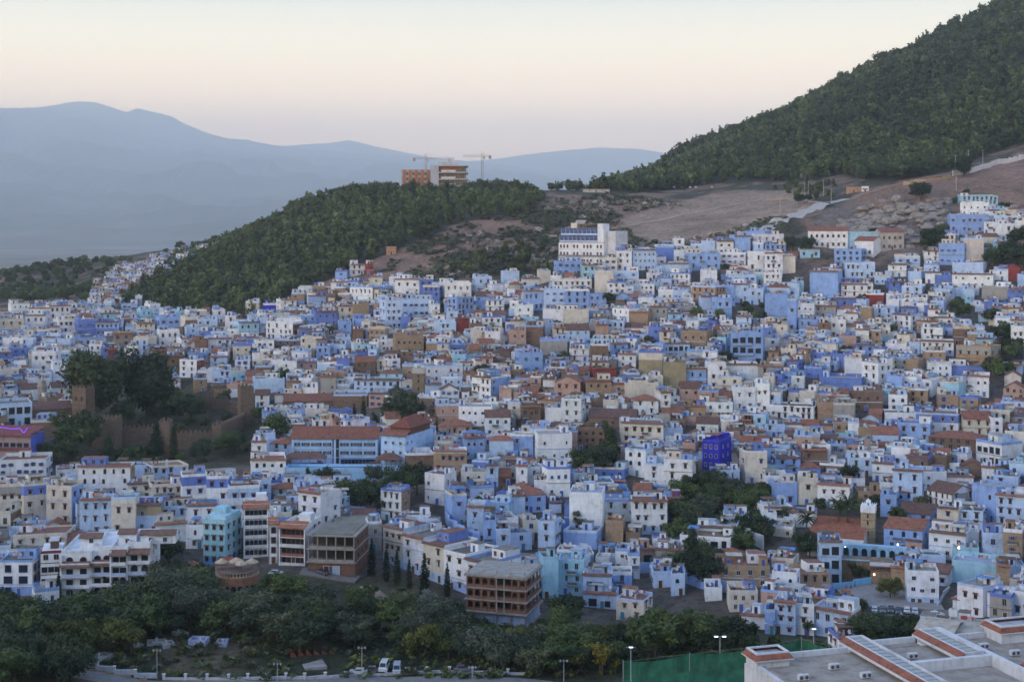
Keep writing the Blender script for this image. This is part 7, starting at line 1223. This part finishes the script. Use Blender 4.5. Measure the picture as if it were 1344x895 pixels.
def protos(kind, n, size, h=10, fn=None, k=3):
    out = []
    for i in range(k): r = np.random.RandomState(900+i); bl = (fn or pine_blobs)(r, h); out.append(leafmesh(kind, bl, n, size, GREEN[kind], 700+i, inner=.35))
    return out
xs, ys, zs, pxs = [], [], [], []; hs = []
for P, sp_, h0, h1, sd in ((FOREST, 4.7, 4.5, 9, 1), (FOREST_B, 8, 5, 8, 2), (FOREST_R, 5.2, 5, 12, 3), (P_("1010,250 1060,240 1100,246 1095,262 1050,262"), 8, 4, 6, 4)):
    x, y, z, px, py = scatter(P, sp_, sd, 700, 1560); k = clear_of(x, y, 5); rr = np.random.RandomState(sd); k &= (rr.rand(len(x)) > .10+.5*(fbm(x/40, y/40) > .22)+.3*((px > 590) & (px < 720) & (py > 270))+.42*((px > 680) & (px < 800) & (py < 262))); xs.append(x[k]); ys.append(y[k]); zs.append(z[k]); pxs.append(np.c_[px[k], py[k]]); hs.append(rr.uniform(h0, h1, k.sum())*(1+.25*(rr.rand(k.sum()) > .93)))
x, y, z, pp, h = (np.concatenate(q) for q in (xs, ys, zs, pxs, hs))
h = h*np.where((pp[:, 0] > 680) & (pp[:, 0] < 790) & (pp[:, 1] < 262), .55+.45*np.random.RandomState(8).rand(len(h)), 1); infr = (pp[:, 0] > 0) & (pp[:, 0] < 1344) & (pp[:, 1] > 10); big = np.where(infr, h/y, 0)
# crest trees stand out against the sky: keep them among the individuals
near = np.argsort(-big*(1+.35*((pp[:, 1] < 262) & (pp[:, 0] < 760))))[:290]; mask = np.zeros(len(x), bool); mask[near] = True
pm = [to_mesh('pine_tree', *leafmesh('p', (pine_blobs if i % 3 == 0 else round_blobs)(np.random.RandomState(50+i), 10), 460, .48, GREEN['pine'], 60+i, inner=.35)) for i in range(6)]
for i in near:
    lab = 'pine of the forest on the %s' % ('mountain slope above the town' if x[i] > 90 and y[i] > 1000 else 'hill below the unfinished hotel'); e = link('pine_tree', pm[i % 6], None, (x[i], y[i], z[i]), (i*1.7) % 6.28, (h[i]/10*1.15, h[i]/10*1.15, h[i]/10)); tag(e, lab, 'tree', 'pines of the '+('mountain' if 'mountain' in lab else 'hill')+' forest')
fl = ~mask; pr_ = protos('pine', 110, 1.0, 10, pine_blobs, 1)+protos('pine', 120, .95, 10, round_blobs, 4); bulk('forest', x[fl], y[fl], z[fl], h[fl]*1.12, pr_, 5, 'dense dark green pine forest over the hill and the mountain slope', 'forest')
bulk('woods', *[np.array([a[k] for a in R2]) for k in (1, 2, 3, 4)], protos('dark', 700, .55, 10, broad_blobs, 2)+protos('broad', 700, .55, 10, broad_blobs, 2)+protos('olive', 600, .55, 10, broad_blobs, 1), 11, 'smaller dark trees filling the ravines and banks between the larger trees', 'woods')
SCRUB = P_("490,372 520,332 600,296 720,262 800,255 860,262 960,285 1010,262 1040,300 940,320 800,346 735,352 640,372 560,372"); x, y, z, px, py = scatter(SCRUB, 3.1, 8, 700, 1150); k = clear_of(x, y, 1) & (fbm(x/26, y/26)+fbm(x/9, y/9)*.7 > -.12) & ~inpoly(px, py, FIELD)
bulk('scrub', x[k], y[k], z[k]-.3, np.random.RandomState(3).uniform(1.5, 5.0, k.sum()), protos('olive', 26, 2.0, 10, broad_blobs), 6, 'low dark scrub dotted over the bare brown slope', 'scrub', sq=.55)
FG = P_("-60,905 -60,790 300,775 420,760 520,775 600,800 715,822 900,835 1000,850 1110,850 1180,812 1215,815 1190,860 1000,868 820,885 700,892 480,893 300,896 205,893 60,868"); x, y, z, px, py = scatter(FG, 2.3, 9, 250, 420); k = clear_of(x, y, .8) & (fbm(x/18, y/18) < .33) & ~inpoly(px, py, P_("370,760 420,752 520,770 520,800 480,800 400,790")) & ~inpoly(px, py, P_("385,860 450,862 450,893 385,893"))
bulk('undergrowth', x[k], y[k], z[k]-.3, np.random.RandomState(4).uniform(1.5, 3.6, k.sum()), protos('broad', 44, 1.3, 10, broad_blobs)+protos('olive', 44, 1.3, 10, broad_blobs)+protos('lime', 30, 1.3, 10, broad_blobs), 7, 'dense green undergrowth covering the bank below the town', 'undergrowth', sq=.7)
x, y, z, px, py = scatter(P_("560,372 600,312 700,290 735,262 860,262 960,268 900,300 1000,300 950,330 800,346 735,350 640,380"), 4.2, 18, 700, 1150); k = clear_of(x, y, 1) & (fbm(x/15+9, y/15) > .05) & ~inpoly(px, py, P_("815,300 900,268 1055,252 1055,272 960,300 880,318"))
GREEN['rock'] = ((.12, .11, .10), (.27, .25, .23)); bulk('rocks', x[k], y[k], z[k]-.2, np.random.RandomState(5).uniform(2.2, 7, k.sum()), protos('rock', 16, 2.6, 10, lambda r, h: [(0, 0, 1.5, 3.5, 3.5, 2)]), 13, 'pale grey rocks strewn over the bare brown slope', 'rocks', 'rock')
# limestone boulders of the outcrop
def boulder(seed):
    r = np.random.RandomState(seed); import bmesh; bm = bmesh.new(); bmesh.ops.create_icosphere(bm, subdivisions=2, radius=1); P = r.normal(size=(7, 3)); P /= np.linalg.norm(P, axis=1)[:, None]
    for v in bm.verts:
        d = np.array(v.co); k = 1.0
        for p in P: k = min(k, .62/max(.05, float(d @ p)) if d @ p > .5 else k)
        v.co = Vector(d*k*(1+.06*r.normal())*np.array([1.2, 1, .8]))
    me = bpy.data.meshes.new('boulder'); bm.to_mesh(me); bm.free(); a = me.attributes.new('Col', 'FLOAT_COLOR', 'FACE'); a.data.foreach_set('color', np.tile([.25, .23, .21, 1], (len(me.polygons), 1)).astype(np.float32).ravel()); me.materials.append(M['rock']); return me
bms = [boulder(i) for i in range(6)]; x, y, z, px, py = scatter(P_("1045,322 1085,300 1130,275 1160,262 1245,262 1240,325 1130,330"), 6.2, 12, 700, 900); k = clear_of(x, y, 2); rr = random.Random(9)
for i in np.where(k)[0]: s = rr.uniform(1.4, 4.6); e = link('boulder', bms[i % 6], None, (x[i], y[i], z[i]+s*.1), rr.uniform(0, 6.28), (s*rr.uniform(.8, 1.4), s, s*rr.uniform(.6, 1.1))); tag(e, 'grey limestone boulder heaped on the rocky outcrop above the tiled school', 'boulder', 'boulders of the rocky outcrop')
print('HOUSES', NHAND, len(HOUSES), 'APT', len(APT), 'objs', len(bpy.data.objects))
